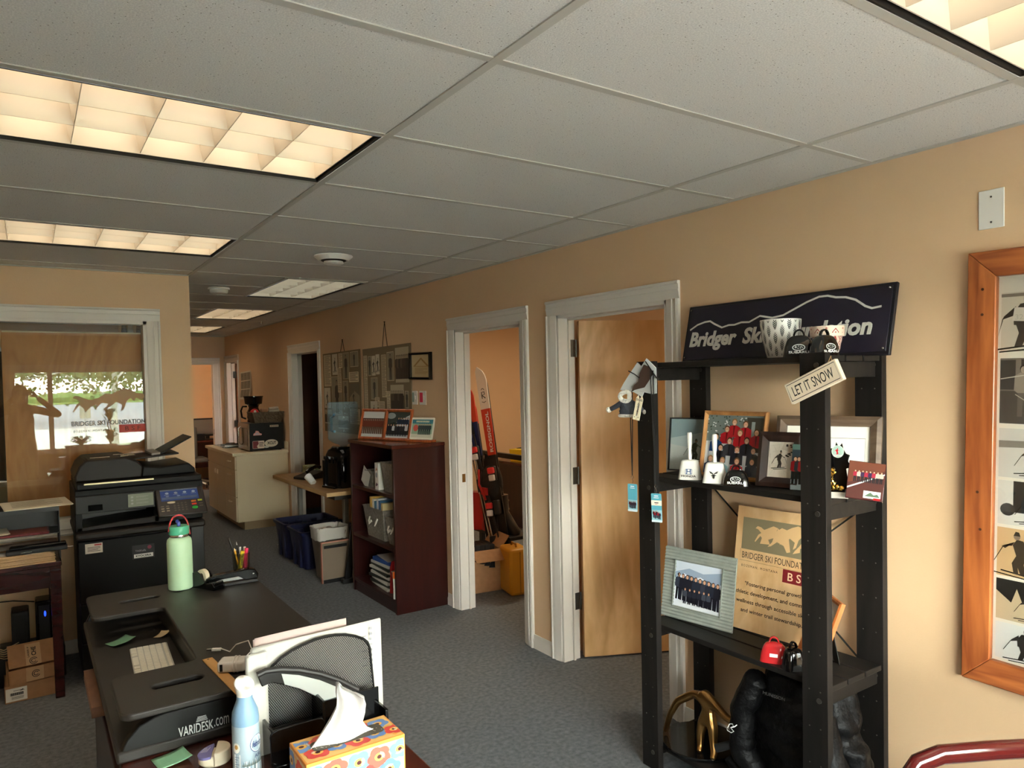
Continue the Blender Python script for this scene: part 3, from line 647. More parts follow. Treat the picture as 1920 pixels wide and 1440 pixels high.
def hand(wr, palm, dirs, m):
    v = [(*wr, .024), (*palm, (.034, .018))]; e = [(0, 1)]
    for pts in dirs:
        last = 1
        for p in pts: v.append((*p, .0085)); e.append((last, len(v)-1)); last = len(v)-1
    return skin('hand', v, e, SKIN, ph)
def H(base, sgn):
    out = []
    for k in range(4):
        z = base[2]+.03-.022*k; L = (.06, .07, .066, .052)[k]
        out.append([(base[0]-sgn*.012, base[1]+.012, z), (base[0]-sgn*(.012+L*.35), base[1]-.004, z+.003), (base[0]-sgn*(.012+L*.6), base[1]-.022, z+.002)])
    out.append([(base[0]-sgn*.008, base[1]-.02, base[2]-.03), (base[0]-sgn*.03, base[1]-.03, base[2]-.02)])
    return out
hand((.115, -.105, 1.575), hr, H(hr, 1), SKIN); hand((-.12, -.045, 1.575), hl, H(hl, -1), SKIN)
# head with face
hd = MB(); rings = []
hc = Vector((bx+.0, by+.10, 1.60))
for z, rx, ry, oy in ((-.115, .035, .04, .03), (-.10, .055, .062, .03), (-.07, .066, .078, .018), (-.03, .073, .09, .01), (.02, .077, .098, 0), (.06, .076, .098, -.003), (.095, .062, .082, -.006), (.118, .036, .05, -.008), (.125, .01, .015, -.008)):
    rings.append([(rx*math.cos(2*math.pi*i/20), oy+ry*math.sin(2*math.pi*i/20), z) for i in range(20)])
hd.loft(rings); hd.ball((0, .105, -.015), (.013, .018, .028), 10); hd.ball((.077, 0, -.005), (.01, .018, .03), 8); hd.ball((-.077, 0, -.005), (.01, .018, .03), 8); hd.ball((0, .094, -.055), (.024, .010, .008), 10)
hdo = hd.build('head', SKIN, ph, M=T(*hc), sub=1)
[MB().ball((sx, .088, .012), .011, 10).build('eye', mat('eye_dark', (40, 30, 24), .2), hdo) for sx in (.03, -.03)]
ha = MB(); ha.loft([[(rx*math.cos(2*math.pi*i/20), oy+ry*math.sin(2*math.pi*i/20), z) for i in range(20)] for z, rx, ry, oy in ((-.13, .08, .06, -.06), (-.06, .09, .075, -.045), (0, .09, .09, -.03), (.05, .088, .1, -.018), (.1, .07, .085, -.01), (.13, .04, .05, -.01), (.138, .01, .01, -.01))]); ha.build('hair', HAIR, hdo, sub=1)
fo = thing('smartphone', 'dark smartphone held level by the photographer', 'phone', frameM((-.012*.559, -.012*.829, EYE-.03), 90-math.degrees(YAW), 0))
MB().box(-.078, .078, -.037, .037, -.009, -.001).build('body', BLACKP, fo, bevel=.003)
MB().box(-.074, .074, -.034, .034, -.0097, -.009).build('screen', mat('phone_screen', (18, 20, 24), .1), fo)
# ================================================================== dark-stained display shelf by the right wall
STAIN = grain('black_stained_pine', (22, 20, 19), (34, 30, 27), 4, (1, .12, 1), .55, lines=7, spec=.25)
STAINV = grain('black_stained_pine_upright', (22, 20, 19), (33, 29, 27), 4, (1, 1, .12), .55, lines=7, spec=.25)
BOLT = mat('dark_bolt', (90, 86, 80), .4, .8)
sh = thing('shelving_unit', 'tall black-stained slatted wooden shelving unit against the right wall', 'shelf', T(2.34, 1.805, 0))
ox, oy = 2.34, 1.805
POSTS = [(2.15, 2.18, 2.148, 2.240, 1.728), (2.15, 2.18, 1.372, 1.465, 1.732), (2.50, 2.53, 2.170, 2.265, 1.722), (2.50, 2.53, 1.378, 1.478, 1.722)]
for x0, x1, y0, y1, z in POSTS:
    b = MB().box(x0-ox, x1-ox, y0-oy, y1-oy, 0, z)
    for z_ in [.105+.125*i for i in range(13)]:
        for yy in (y0+.026, y1-.026): b.cyl((x0-ox-.0012, yy-oy, z_), (x0-ox+.001, yy-oy, z_), .0026, n=8, mi=1)
    p = b.build('post', [STAINV, BOLT], sh, bevel=.003)
    for zb in (.075, .575, 1.20, 1.69): MB().cyl((x0-ox-.004, y0+.03-oy, zb), (x0-ox, y0+.03-oy, zb), .009, n=12).build('bolt', BOLT, p)
SHZ = [.105, .62, 1.245, 1.722]
for z in SHZ:
    for k in range(3):
        xa = 2.182+k*.107
        MB().box(xa-ox, xa+.098-ox, 1.382-oy, 2.236-oy, z-.020, z).build('slat', STAIN, sh, bevel=.002)
    for y0 in (1.40, 2.205):
        MB().box(2.181-ox, 2.499-ox, y0-oy, y0+.028-oy, z-.075, z-.0205).build('rail', STAIN, sh, bevel=.002)
br = MB(); br.tube([(2.535-ox, 2.21-oy, 1.20), (2.535-ox, 1.43-oy, .55)], .0035, 6); br.tube([(2.54-ox, 1.43-oy, 1.20), (2.54-ox, 2.21-oy, .55)], .0035, 6)
br.build('cross_brace', mat('dark_wire', (70, 70, 68), .4, .9), sh)

# sign board on top
SW, SHH = .95, .262
sb = thing('name_board', 'long dark navy sign board leaning on the wall on top of the shelving unit', 'sign', frameM((2.478, 1.815, 1.7235), 180, 13, 0) )
MB().box(-SW/2, SW/2, 0, SHH, -.016, 0).build('board', mat('navy_edge', (20, 20, 28), .4), sb, bevel=.003)
MB().box(-SW/2+.012, SW/2-.012, .012, SHH-.012, 0, .003).build('face_panel', mat('navy_panel', (34, 30, 46), .35), sb, bevel=.001)
SIL = mat('silver_white_lettering', (222, 220, 210), .4)
c = CV()
ln = [(-.45, .150), (-.41, .172), (-.37, .182), (-.34, .184), (-.315, .170), (-.27, .150), (-.235, .158), (-.205, .157), (-.17, .165), (-.13, .163), (-.08, .185), (-.02, .172), (.03, .178), (.08, .20), (.13, .222), (.18, .238), (.215, .238), (.25, .228), (.29, .224), (.33, .21), (.37, .182), (.395, .172), (.43, .176)]
c.line(ln, .008, (226, 224, 214)); c.build('mountain_line', sb, T(0, 0, .0032))
def logo_text(s, x, w, y=.098, h=.075): lettering(s, SIL, sb, T(x, y, .003), w=w, h=h, bold=.035, shear=.12, depth=.002)
logo_text('Bridger', -.312, .255, .094, .088); logo_text('Ski', -.098, .105, .105, .07); logo_text('Foundation', .205, .40, .108, .066)
for x, y in ((-.455, .24), (.455, .24), (-.455, .022), (.455, .022)):
    MB().cyl((x, y, .003), (x, y, .007), .004, n=10).ball((x, y, .007), .005, 8).build('screw', CHROME, sb)
# pots
def patterned_pot(name, label, p, r0, r1, h, m, pat, lip=None):
    t = thing(name, label, 'plant pot', T(*p))
    prof = [(r0*.9, 0), (r0, .004)]+[(r0+(r1-r0)*(1-(1-i/8)**1.8), .004+(h-.004)*i/8) for i in range(1, 9)]+[(r1-.006, h), (r1-.01, h-.03), (r0-.01, .012), (0, .012)]
    if lip: prof = [(r0*.92, 0), (r0, .003), (r1*.88, h*.66), (r1, h*.66), (r1*1.03, h), (r1*.95, h), (r1*.85, h*.7), (r0*.85, .01), (0, .01)]
    MB().lathe(prof, 40).build('pot', m, t); 
    def R_(z):
        pr = prof
        for i in range(len(pr)-1):
            if pr[i][1] <= z <= pr[i+1][1] and pr[i+1][1] > pr[i][1]: return pr[i][0]+(pr[i+1][0]-pr[i][0])*(z-pr[i][1])/(pr[i+1][1]-pr[i][1])
        return r1
    def wrap(u, v, z):
        rr = R_(min(max(v, .002), h-.001))+.0006+z*.2; return (rr*math.cos(u), rr*math.sin(u), v)
    cv = CV(); pat(cv, h); cv.build('pattern', t, wrap=wrap, m=INK); return t
def leafpat(cv, h):
    for i in range(18):
        u = 2*math.pi*i/18
        for j in range(-1, 4):
            v0 = j*h*.36+(h*.18 if i % 2 else 0)
            for k in range(6):
                v = v0+k*h*.046; w = (.05, .075, .085, .08, .06, .03)[k]*.95
                if v < .006 or v > h-.012: continue
                dv = .007
                cv.poly([(u-w*1.3, v+dv), (u, v), (u, v+.0042), (u-w*1.3, v+dv+.0042)], (30, 32, 36)).same(); cv.poly([(u, v), (u+w*1.3, v+dv), (u+w*1.3, v+dv+.0042), (u, v+.0042)], (30, 32, 36)).same()
def diapat(cv, h):
    for i in range(12):
        u = 2*math.pi*i/12
        for j in range(5):
            v = j*h*.26+(h*.13 if i % 2 else 0)
            for (a, b, col) in ((.22, .015, (168, 60, 56)), (.16, .010, (240, 222, 204)), (.07, .004, (190, 110, 90))):
                if v-b < .003 or v+b > h-.002: continue
                cv.poly([(u-a, v), (u, v-b), (u+a, v), (u, v+b)], col)
patterned_pot('plant_pot', 'white ceramic pot with black leaf pattern on top of the shelving unit', (2.33, 1.665, 1.7225), .048, .073, .142, mat('white_ceramic', (232, 232, 226), .3), leafpat)
patterned_pot('plant_pot', 'small cream pot with red diamond pattern on top of the shelving unit', (2.35, 1.49, 1.7225), .036, .056, .105, mat('cream_ceramic', (238, 214, 194), .35), diapat, lip=True)
# cow bells
def cowbell(label, M, w, d, h, m, hand=0, text=None, tm=None, group=None, logo=None, strap=True):
    t = thing('cowbell', label, 'cowbell', M, group)
    b = MB(); n = 20
    def ring(z, a, bb):
        out = []
        for i in range(n):
            q = 2*math.pi*i/n; cx = math.copysign(abs(math.cos(q))**.55, math.cos(q)); sx = math.copysign(abs(math.sin(q))**.55, math.sin(q)); out.append((cx*a, sx*bb, z))
        return out
    prof = [(0, 1), (.1, .98), (.45, .90), (.75, .76), (.9, .60), (.97, .42), (1, .1)] if not hand else [(0, 1), (.08, .97), (.6, .82), (.9, .72), (.97, .62), (1, .3)]
    b.loft([ring(h*z, w/2*s, d/2*s) for z, s in prof]); b.build('bell', m, t, ang=60)
    if hand:
        k = MB(); k.lathe([(.008, 0), (.0075, .02), (.006, .035), (.009, .06), (.0105, hand-.015), (.009, hand-.002), (0, hand)], 14); k.build('handle', m, t, M=T(0, 0, h-.004))
    elif strap:
        k = MB(); k.tube([(-w*.16, 0, h*.93)]+[(w*.16*math.cos(R(180-a)), 0, h*.95+h*.3*math.sin(R(a))) for a in range(0, 181, 20)]+[(w*.16, 0, h*.93)], .007, 8, flat=((0, 1, 0), .5)); k.build('strap_loop', m, t)
    # front face (local -y) artwork
    tilt = 90-math.degrees(math.atan2(d/2*.25, h))
    Mf = T(0, -d/2*.9-.0015, h*.42) @ RX(tilt-6)
    if logo: logo(t, Mf, w)
    if text: lettering(text, tm, t, T(0, -d/2*.985-.0008, h*.20) @ RX(84), w=w*.62, h=.0085, bold=.02)
    return t
GBL = mat('glossy_black_bell', (12, 12, 13), .12, coat=.5); GWH = mat('white_bell', (236, 236, 230), .25); GRD = mat('red_bell', (190, 40, 44), .2, coat=.4)
WTX = mat('white_ink', (235, 235, 235), .5); BTX = mat('navy_ink', (30, 60, 96), .5); KTX = mat('black_ink', (16, 16, 16), .5)
def stars(t, M, w):
    c = CV(); c.ell(0, 0, w*.2, w*.11, (230, 230, 230), 24); c.ell(0, 0, w*.175, w*.088, (16, 16, 18), 24)
    def star(x, y, r):
        c.poly([(x+(r if i % 2 == 0 else r*.3)*math.cos(math.pi*i/4), y+(r if i % 2 == 0 else r*.3)*math.sin(math.pi*i/4)) for i in range(8)], (235, 235, 235))
    star(-w*.09, w*.015, w*.05)
    for x, y in ((.0, .045), (.07, .03), (.11, .0), (.05, -.02), (-.02, -.035)): star(w*x, w*y, w*.025)
    c.build('oval_logo', t, M)
def hlogo(t, M, w):
    c = CV(); c.poly(rrect(-.0135, -.011, .0135, .011, .004), (30, 80, 130)); c.poly(rrect(-.0115, -.009, .0115, .009, .003), (236, 236, 230))
    for s in (-1, 1): c.poly([(s*.009, .009), (s*.0045, .009), (s*.0045, .001), (s*.006, -.009), (s*.009, -.009)], (30, 80, 130))
    c.rect(-.006, -.001, .006, .002, (30, 80, 130)); c.build('emblem', t, M)
def deer(t, M, w):
    c = CV(); k = (18, 18, 20)
    c.poly([(-.005, .002), (.005, .002), (.0035, -.012), (0, -.016), (-.0035, -.012)], k)
    for s in (-1, 1):
        c.poly([(s*.003, .003), (s*.013, .006), (s*.017, .016), (s*.0145, .009), (s*.009, .0075), (s*.011, .014), (s*.006, .008), (s*.001, .006)], k); c.poly([(s*.004, .0), (s*.012, -.002), (s*.005, -.004)], k)
    c.build('emblem', t, M)
FACE = RZ(-58)   # bells turned to face into the room
cowbell('black cowbell with white oval star logo on top of the shelving unit', T(2.225, 1.517, 1.7225) @ FACE, .105, .055, .074, GBL, text='SUBARU', tm=WTX, logo=stars)
cowbell('black cowbell seen edge-on at the right end of the shelf top', T(2.235, 1.428, 1.7225) @ RZ(-12), .105, .06, .07, GBL, text='SUBARU', tm=WTX, logo=stars)
cowbell('white bell with a blue car emblem and tall handle on the second shelf', T(2.225, 2.02, 1.2455) @ FACE, .095, .065, .08, GWH, hand=.115, text='HONDA', tm=KTX, logo=hlogo)
cowbell('white bell with a black antler emblem and tall handle on the second shelf', T(2.222, 1.89, 1.2455) @ FACE, .095, .065, .08, GWH, hand=.115, logo=deer)
cowbell('small black cowbell with star logo in front of the wooden photo frame', T(2.225, 1.79, 1.2455) @ FACE, .098, .055, .06, GBL, text='SUBARU', tm=WTX, logo=stars)
def lbl(t, M, w): CV().rect(-.014, -.006, .014, .006, (236, 226, 226)).build('label', t, M)
cowbell('red cowbell on the third shelf in front of the plywood plaque', T(2.222, 1.628, .6205) @ FACE, .100, .055, .072, GRD, logo=lbl)
cowbell('black cowbell beside the red one on the third shelf', T(2.222, 1.55, .6205) @ RZ(-20), .082, .065, .075, GBL)

# picture frames
def picture(name, label, M, w, h, bw, fm, photo, cat='picture frame', deep=.018, matw=0, matc=(238, 234, 224), easel=None, prof=None, group=None, gloss=INKG, glass=None):
    t = thing(name, label, cat, M, group)
    f = MB(); W2 = w/2
    def side(a, b, c_, d):   # mitred bar from outer a-b to inner c-d (2D), bevelled face
        vs = [(*a, 0), (*b, 0), (*c_, 0), (*d, 0), (*a, deep*.75), (*b, deep*.75), (*c_, deep*.6), (*d, deep*.6)]
        m0 = [((a[i]*.6+d[i]*.4)) for i in (0, 1)]; m1 = [((b[i]*.6+c_[i]*.4)) for i in (0, 1)]
        vs += [(*m0, deep), (*m1, deep)]
        f.add(vs, [(0, 3, 2, 1), (0, 1, 5, 4), (3, 7, 6, 2), (4, 5, 9, 8), (8, 9, 6, 7), (0, 4, 8, 7, 3), (1, 2, 6, 9, 5)])
    O = [(-W2, 0), (W2, 0), (W2, h), (-W2, h)]; I = [(-W2+bw, bw), (W2-bw, bw), (W2-bw, h-bw), (-W2+bw, h-bw)]
    for k in range(4): side(O[k], O[(k+1) % 4], I[(k+1) % 4], I[k])
    f.build('frame', fm, t, ang=20)
    MB().box(-W2+bw*.5, W2-bw*.5, bw*.5, h-bw*.5, .001, .004).build('backing', mat('backing_board', (60, 52, 44), .8), t, smooth=False)
    iw, ih = w-2*bw, h-2*bw
    c = CV(); 
    if matw: c.rect(0, 0, iw, ih, matc)
    sub = CV(); photo(sub, iw-2*matw, ih-2*matw)
    for pts, col, z in sub.p: c.p.append(([(min(max(x, 0), iw-2*matw)+matw, min(max(y, 0), ih-2*matw)+matw) for x, y in pts], col, z+.0004))
    c.build('photo', t, T(-W2+bw, bw, .0045), gloss)
    if easel:
        e = MB(); e.add([(-.02, h*.72, 0), (.02, h*.72, 0), (.028, .01, -easel), (-.028, .01, -easel), (-.02, h*.72, -.003), (.02, h*.72, -.003), (.028, .01, -easel-.003), (-.028, .01, -easel-.003)], [(0, 1, 2, 3), (7, 6, 5, 4), (0, 4, 5, 1), (1, 5, 6, 2), (2, 6, 7, 3), (3, 7, 4, 0)])
        e.build('easel_leg', mat('black_card', (24, 24, 24), .8), t, smooth=False)
    return t
def onshelf(y0, x0, y1, x1, z, tilt, half=True):
    """base points of the left and right lower corner (seen from the room) -> matrix, width"""
    a = Vector((x0, y0, z)); b = Vector((x1, y1, z)); d = b-a; az = math.degrees(math.atan2(d.x, -d.y)); 
    # right direction x = (sin?): heading of the normal is right rotated +90
    hd = math.degrees(math.atan2(d.y, d.x))-90
    return frameM((a+b)/2, hd, tilt), d.length
def snowpic(cv, w, h):
    cv.rect(0, 0, w, h, (186, 202, 200)); cv.poly([(0, 0), (w, 0), (w, h*.55), (w*.5, h*.42), (0, h*.5)], (202, 210, 204)); cv.poly([(0, h*.62), (w*.4, h*.7), (w, h*.82), (w, h), (0, h)], (150, 172, 176))
    cv.skier(w*.45, h*.18, h*.42, (96, 100, 84)); 
    for i in range(40): x, y = random.random()*w, random.random()*h*.5; cv.ell(x, y, w*.02, h*.004, (216, 222, 218), 6)
M_, w_ = onshelf(2.275, 2.36, 2.03, 2.45, 1.2465, 9)
picture('picture_frame', 'thin black framed print of a skier, leftmost on the second shelf', M_, .25, .235, .006, mat('thin_black_frame', (20, 20, 20), .3), snowpic, easel=.05)
def redteam(cv, w, h):
    cv.rect(0, 0, w, h, (216, 220, 222)); cv.poly([(0, h*.55), (w*.9, h*.62), (w, h*.5), (w, h), (0, h)], (120, 132, 128))
    for i in range(70): cv.ell(random.random()*w*.75, h*(.62+.38*random.random()), w*.015, h*.012, random.choice([(230, 234, 236), (70, 82, 70)]), 6)
    cv.rect(w*.72, h*.4, w, h*.97, (70, 66, 56)); cv.rect(w*.8, h*.55, w*.86, h*.9, (150, 160, 158))
    def bust(x, y, s, col, hair):
        cv.poly([(x-s*1.3, y-s*2.6), (x+s*1.3, y-s*2.6), (x+s*1.25, y-s*.9), (x+s*.5, y-s*.5), (x-s*.5, y-s*.5), (x-s*1.25, y-s*.9)], col)
        cv.poly([(x-s*.2, y-s*.55), (x+s*.2, y-s*.55), (x+s*.08, y-s*2.3), (x-s*.08, y-s*2.3)], tuple(int(v*.6) for v in col))
        cv.ell(x, y+s*.12, s*.56, s*.62, hair, 12); cv.ell(x, y-s*.02, s*.43, s*.5, (224, 172, 142), 12); cv.ell(x-s*.15, y+.03*s, s*.05, s*.04, (50, 40, 36), 6); cv.ell(x+s*.15, y+.03*s, s*.05, s*.04, (50, 40, 36), 6); cv.ell(x, y-s*.25, s*.16, s*.05, (240, 230, 224), 6)
    rd = (176, 30, 40); bk = (30, 32, 42); s = w*.085
    for x, y, col, hr_ in ((.5, .88, rd, (150, 110, 70)), (.7, .85, rd, (110, 80, 50)), (.38, .76, rd, (90, 62, 40)), (.9, .72, rd, (80, 60, 40)), (.2, .62, (24, 60, 110), (60, 46, 34)), (.62, .70, rd, (140, 104, 70)), (.45, .56, bk, (70, 50, 36)), (.75, .58, bk, (64, 46, 34)), (.3, .44, bk, (50, 40, 30)), (.6, .42, bk, (120, 88, 60)), (.88, .42, bk, (60, 44, 30)), (.14, .24, (34, 70, 120), (170, 130, 80)), (.36, .22, (150, 190, 200), (180, 140, 90)), (.62, .23, rd, (120, 86, 56)), (.88, .24, bk, (60, 46, 34))):
        bust(w*x, h*y, s, col, hr_)
OAK = grain('light_oak', (206, 150, 92), (176, 120, 68), 6, (1, .2, 1), .35, lines=6)
picture('picture_frame', 'light wooden frame with a group photo in red jackets on the second shelf', frameM((2.33, 1.905, 1.2455), 183, 11), .30, .275, .017, OAK, redteam, easel=.07)
def bwski(cv, w, h):
    cv.rect(0, 0, w, h, (222, 214, 200))
    for i in range(14): cv.line([(w*random.random(), h*random.random()*.9), (w*random.random(), h*random.random())], .0006, (190, 180, 166)).same()
    cv.skier(w*.42, h*.25, h*.5, (58, 54, 50), .8); cv.poly([(w*.5, h*.8), (w, h*.7), (w, h), (w*.6, h)], (206, 196, 180))
    for i in range(12): cv.ell(w*(.7+.3*random.random()), h*(.55+.4*random.random()), w*.05, h*.02, (60, 56, 50), 7)
DKW = grain('dark_walnut_frame', (54, 36, 30), (34, 22, 18), 6, (1, .2, 1), .35)
M_, w_ = onshelf(1.725, 2.27, 1.575, 2.31, 1.2455, 14)
picture('picture_frame', 'dark walnut frame with a narrow black and white skier photo on the second shelf', M_, .165, .205, .036, DKW, bwski, easel=.06, deep=.024)
def cert(cv, w, h):
    cv.rect(0, 0, w, h, (240, 236, 226)); cv.line([(w*.06, h*.08), (w*.94, h*.08), (w*.94, h*.78), (w*.06, h*.78), (w*.06, h*.08)], .0016, (120, 110, 96)); cv.block(w*.3, h*.3, w*.7, h*.5, 4, (90, 84, 76))
GRW = grain('weathered_oak_frame', (112, 92, 74), (86, 68, 54), 6, (.2, 1, 1), .5)
M_, w_ = onshelf(1.80, 2.43, 1.40, 2.36, 1.2455, 17)
fr_ = picture('picture_frame', 'wide weathered grey-brown frame holding a certificate behind the trophy', frameM((2.385, 1.525, 1.2455), 200, 15), .36, .265, .036, GRW, cert, easel=.05, deep=.026)
lettering('US', KTX, fr_, T(-.005, .214, .0055), w=.03, h=.02, bold=.04); lettering('S', KTX, fr_, T(-.045, .178, .0055), w=.012, h=.016, bold=.02); lettering('SKI', KTX, fr_, T(-.025, .156, .0055), w=.028, h=.010)
# cards / dvd cases
def carddesign(cv, w, h):
    cv.rect(0, 0, w, h, (52, 66, 74)); cv.poly([(0, 0), (w, 0), (w, h*.3), (0, h*.22)], (176, 196, 206)); cv.rect(0, h*.88, w, h, (90, 120, 110))
    for i in range(9): cv.person(w*(.1+.1*i), h*.12, h*.62, random.choice([(40, 40, 46), (150, 30, 34), (60, 50, 56)]), (26, 26, 30), skin=(214, 170, 140))
c1 = thing('photo_card', 'upright card with a crowd of skiers, partly behind the right front post', 'card', frameM((2.30, 1.535, 1.2455), 196, 12))
cv = CV(); carddesign(cv, .13, .165); cv.build('print', c1, T(-.065, 0, .0016), INKG); MB().box(-.065, .065, 0, .165, 0, .0015).build('card', PAPER, c1, smooth=False)
dv = thing('dvd_case', 'dark red disc case leaning beside the trophy at the right end of the second shelf', 'disc case', frameM((2.245, 1.30, 1.2455), 210, 20, -6) )
MB().box(-.055, .055, .002, .128, 0, .012).build('case', mat('dvd_plastic', (70, 30, 34), .25), dv, bevel=.002)
cv = CV(); cv.rect(0, 0, .106, .122, (84, 46, 42)); cv.poly([(0, .05), (.06, .07), (.106, .10), (.106, .122), (0, .122)], (110, 60, 44)); cv.poly([(0, .03), (.106, .085), (.106, .09), (0, .036)], (196, 200, 204))
for i in range(8): cv.person(.02+.011*i, .055, .04, random.choice([(160, 40, 60), (60, 40, 70), (180, 170, 160)]), (40, 36, 40))
cv.rect(.05, 0.004, .1, .028, (232, 232, 224)); cv.poly([(.053, .01), (.07, .024), (.08, .016), (.09, .02), (.098, .01)], (90, 110, 90)); cv.rect(.08, .0, .1, .007, (170, 30, 34))
cv.build('cover_print', dv, T(-.053, .004, .0122), INKG)
# trophy
tr = thing('ski_trophy', 'black flame-shaped trophy with a gold skier on a white marble base', 'trophy', frameM((2.245, 1.40, 1.2455), 208) @ RX(-90))
MB().box(-.042, .042, -.02, .02, 0, .02).build('marble_base', mat('white_marble', (232, 228, 218), .2, vary=(20, (200, 194, 184), .5)), tr, bevel=.001)
MB().box(-.032, .032, -.014, .014, .02, .028).build('plinth', BLACKG, tr, bevel=.001)
fl = [(-.012, .03), (.03, .03), (.034, .07), (.03, .10), (.046, .105), (.036, .125), (.042, .145), (.03, .15), (.022, .165), (.018, .185), (.008, .172), (.0, .188), (-.004, .17), (-.02, .165), (-.016, .15), (-.03, .145), (-.022, .13), (-.028, .11), (-.016, .10), (-.014, .07)]
MB().prism([(x, y-.03) for x, y in fl], -.006, .006, M=T(.005, .004, .028) @ RX(90)).build('flame_plate', BLACKG, tr, bevel=.0015)
md = CV(); md.ell(0, 0, .019, .021, (196, 206, 196), 24); md.ell(0, 0, .017, .019, (160, 186, 176), 24); md.skier(-.003, -.011, .022, (190, 40, 50)); md.rect(-.012, -.0165, .012, -.011, (220, 224, 214)); md.build('medallion', tr, T(.010, -.0035, .155) @ RX(90), INKG)
lettering('SKIING', KTX, tr, T(.010, -.0045, .1405) @ RX(90), w=.02, h=.004)
GOLD = mat('gold_plastic', (214, 170, 74), .18, 1)
gs = [(-.016, -.012, .036, .006), (-.012, -.012, .05, .006), (-.018, -.012, .064, .007), (-.012, -.012, .078, .010), (-.012, -.012, .092, .009), (-.008, -.012, .103, .007), (.006, -.014, .084, .004), (-.03, -.014, .078, .004), (-.004, -.012, .036, .006), (0, -.012, .05, .006)]
go = skin('gold_skier', gs, [(0, 1), (1, 2), (2, 3), (3, 4), (4, 5), (4, 6), (4, 7), (8, 9), (9, 2)], GOLD, tr, root=2, sub=1)
q = MB()
for s in range(5): q.ball((-.03+.012*s, -.012, .034+.003*(s % 2)), (.011, .009, .009), 8)
q.build('gold_mound', GOLD, tr)

# third shelf: galvanised frame, plywood plaque, orange frame
def galv():
    m = mat('corrugated_galvanised_metal', (176, 182, 172), .45, .35, vary=(22, (150, 158, 150), .5)); return m
def teamdark(cv, w, h):
    cv.rect(0, 0, w, h, (226, 230, 236)); cv.poly([(0, h*.6), (w*.2, h*.74), (w*.35, h*.66), (w*.55, h*.72), (w*.8, h*.6), (w, h*.66), (w, h), (0, h)], (150, 166, 188)); cv.poly([(0, h*.74), (w*.3, h*.86), (w*.6, h*.8), (w, h*.9), (w, h), (0, h)], (206, 214, 226))
    cv.poly([(w*.12, h*.62), (w*.3, h*.72), (w*.5, h*.66), (w*.7, h*.68), (w*.95, h*.6), (w*.95, h*.5), (w*.1, h*.5)], (84, 96, 110)); 
    for i in range(10): cv.person(w*(.09+.092*i), h*(.16-.008*i), h*.58, random.choice([(40, 44, 56), (54, 58, 70), (34, 34, 42)]), random.choice([(30, 30, 38), (26, 28, 34), (150, 40, 40)] if i == 7 else [(30, 30, 38)]), skin=(210, 160, 130), arm=i < 2)
    for i in range(6): cv.person(w*(.25+.1*i), h*.10, h*.34, random.choice([(40, 42, 52), (70, 74, 84)]), (34, 34, 40), skin=(214, 160, 130), hair=(120, 80, 50))
gf = thing('picture_frame', 'square corrugated galvanised metal frame with a team photo in snow', 'picture frame', frameM((2.31, 2.075, .6205), 188, 9))
b = MB(); n = 44; gw, gh = .345, .30
v = []; 
for i in range(n*2+1):
    y = gh*i/(n*2); z = .012+.0022*math.sin(i*math.pi/2*1.0)*1.0 if i % 2 else .012+(.002 if (i//2) % 2 else -.002)
    v.append((y, z))
for (xa, xb, ya, yb) in ((-gw/2, gw/2, 0, .055), (-gw/2, gw/2, gh-.055, gh), (-gw/2, -gw/2+.06, .055, gh-.055), (gw/2-.06, gw/2, .055, gh-.055)):
    rows = [(y, z) for y, z in v if ya-1e-6 <= y <= yb+1e-6]
    vs = [(xa, y, z) for y, z in rows]+[(xb, y, z) for y, z in rows]; k = len(rows)
    b.add(vs, [(i, k+i, k+i+1, i+1) for i in range(k-1)])
b.build('corrugated_face', galv(), gf, ang=80)
MB().box(-gw/2, gw/2, 0, gh, 0, .009).build('back_box', mat('galvanised_edge', (140, 146, 138), .5, .4), gf, bevel=.001)
cv = CV(); teamdark(cv, .232, .196); cv.build('photo', gf, T(-.116, .052, .0095), INKG)
b = MB(); 
for q in ((-.119, .119, .049, .053), (-.119, .119, .247, .251), (-.119, -.115, .049, .251), (.115, .119, .049, .251)): b.box(q[0], q[1], q[2], q[3], .009, .0165)
b.build('inner_lip', mat('galvanised_edge', (140, 146, 138), .5, .4), gf, smooth=False)

PLY = grain('birch_plywood', (224, 186, 138), (206, 162, 112), 3, (1, .45, 1), .5, dist=3, lines=6)
PLQ = mat('plaque_olive', (132, 120, 92), .6); PLR = mat('plaque_maroon', (120, 24, 30), .6)
pq = thing('plaque', 'birch plywood plaque with mountain logo and a printed quote on the third shelf', 'plaque', frameM((2.42, 1.785, .6205), 184, 9, 0))
pw, phh = .38, .50
MB().box(-pw/2, pw/2, 0, phh, 0, .012).build('board', PLY, pq, bevel=.001)
Z = .0124
MB().box(-.16, .17, phh-.175, phh-.045, .0120, .0126).build('olive_panel', PLQ, pq, smooth=False)
mt = [(x*.62+.005, y*.62) for x, y in MT]
c = CV(); c.poly(mt, (216, 176, 126))
for pts in ([(-.06, .03), (-.02, .05), (.0, .045), (-.015, .01), (-.04, -.005), (-.03, -.025), (-.075, -.028), (-.07, -.01)], [(.0, .045), (.03, .02), (.05, .01), (.06, -.04), (.045, -.045), (.03, -.02), (.0, -.01), (-.025, -.03), (-.04, -.035), (-.01, .0)], [(.11, .01), (.12, -.01), (.10, -.02), (.10, -.035), (.07, -.045), (.08, -.03), (.095, -.012)]): c.poly(pts, (216, 176, 126)).same()
c.build('mountain_print', pq, T(0, phh-.115, .0128))
c = CV(); c.line([(-.163, phh-.175), (-.163, phh-.222), (.172, phh-.222), (.172, phh-.04)], .0012, (120, 100, 70)); c.build('rule', pq, T(0, 0, .0121))
lettering('BRIDGER SKI FOUNDATION', mat('plaque_brown_ink', (70, 56, 40), .6), pq, T(.004, phh-.199, Z-.0003), w=.315, h=.026)
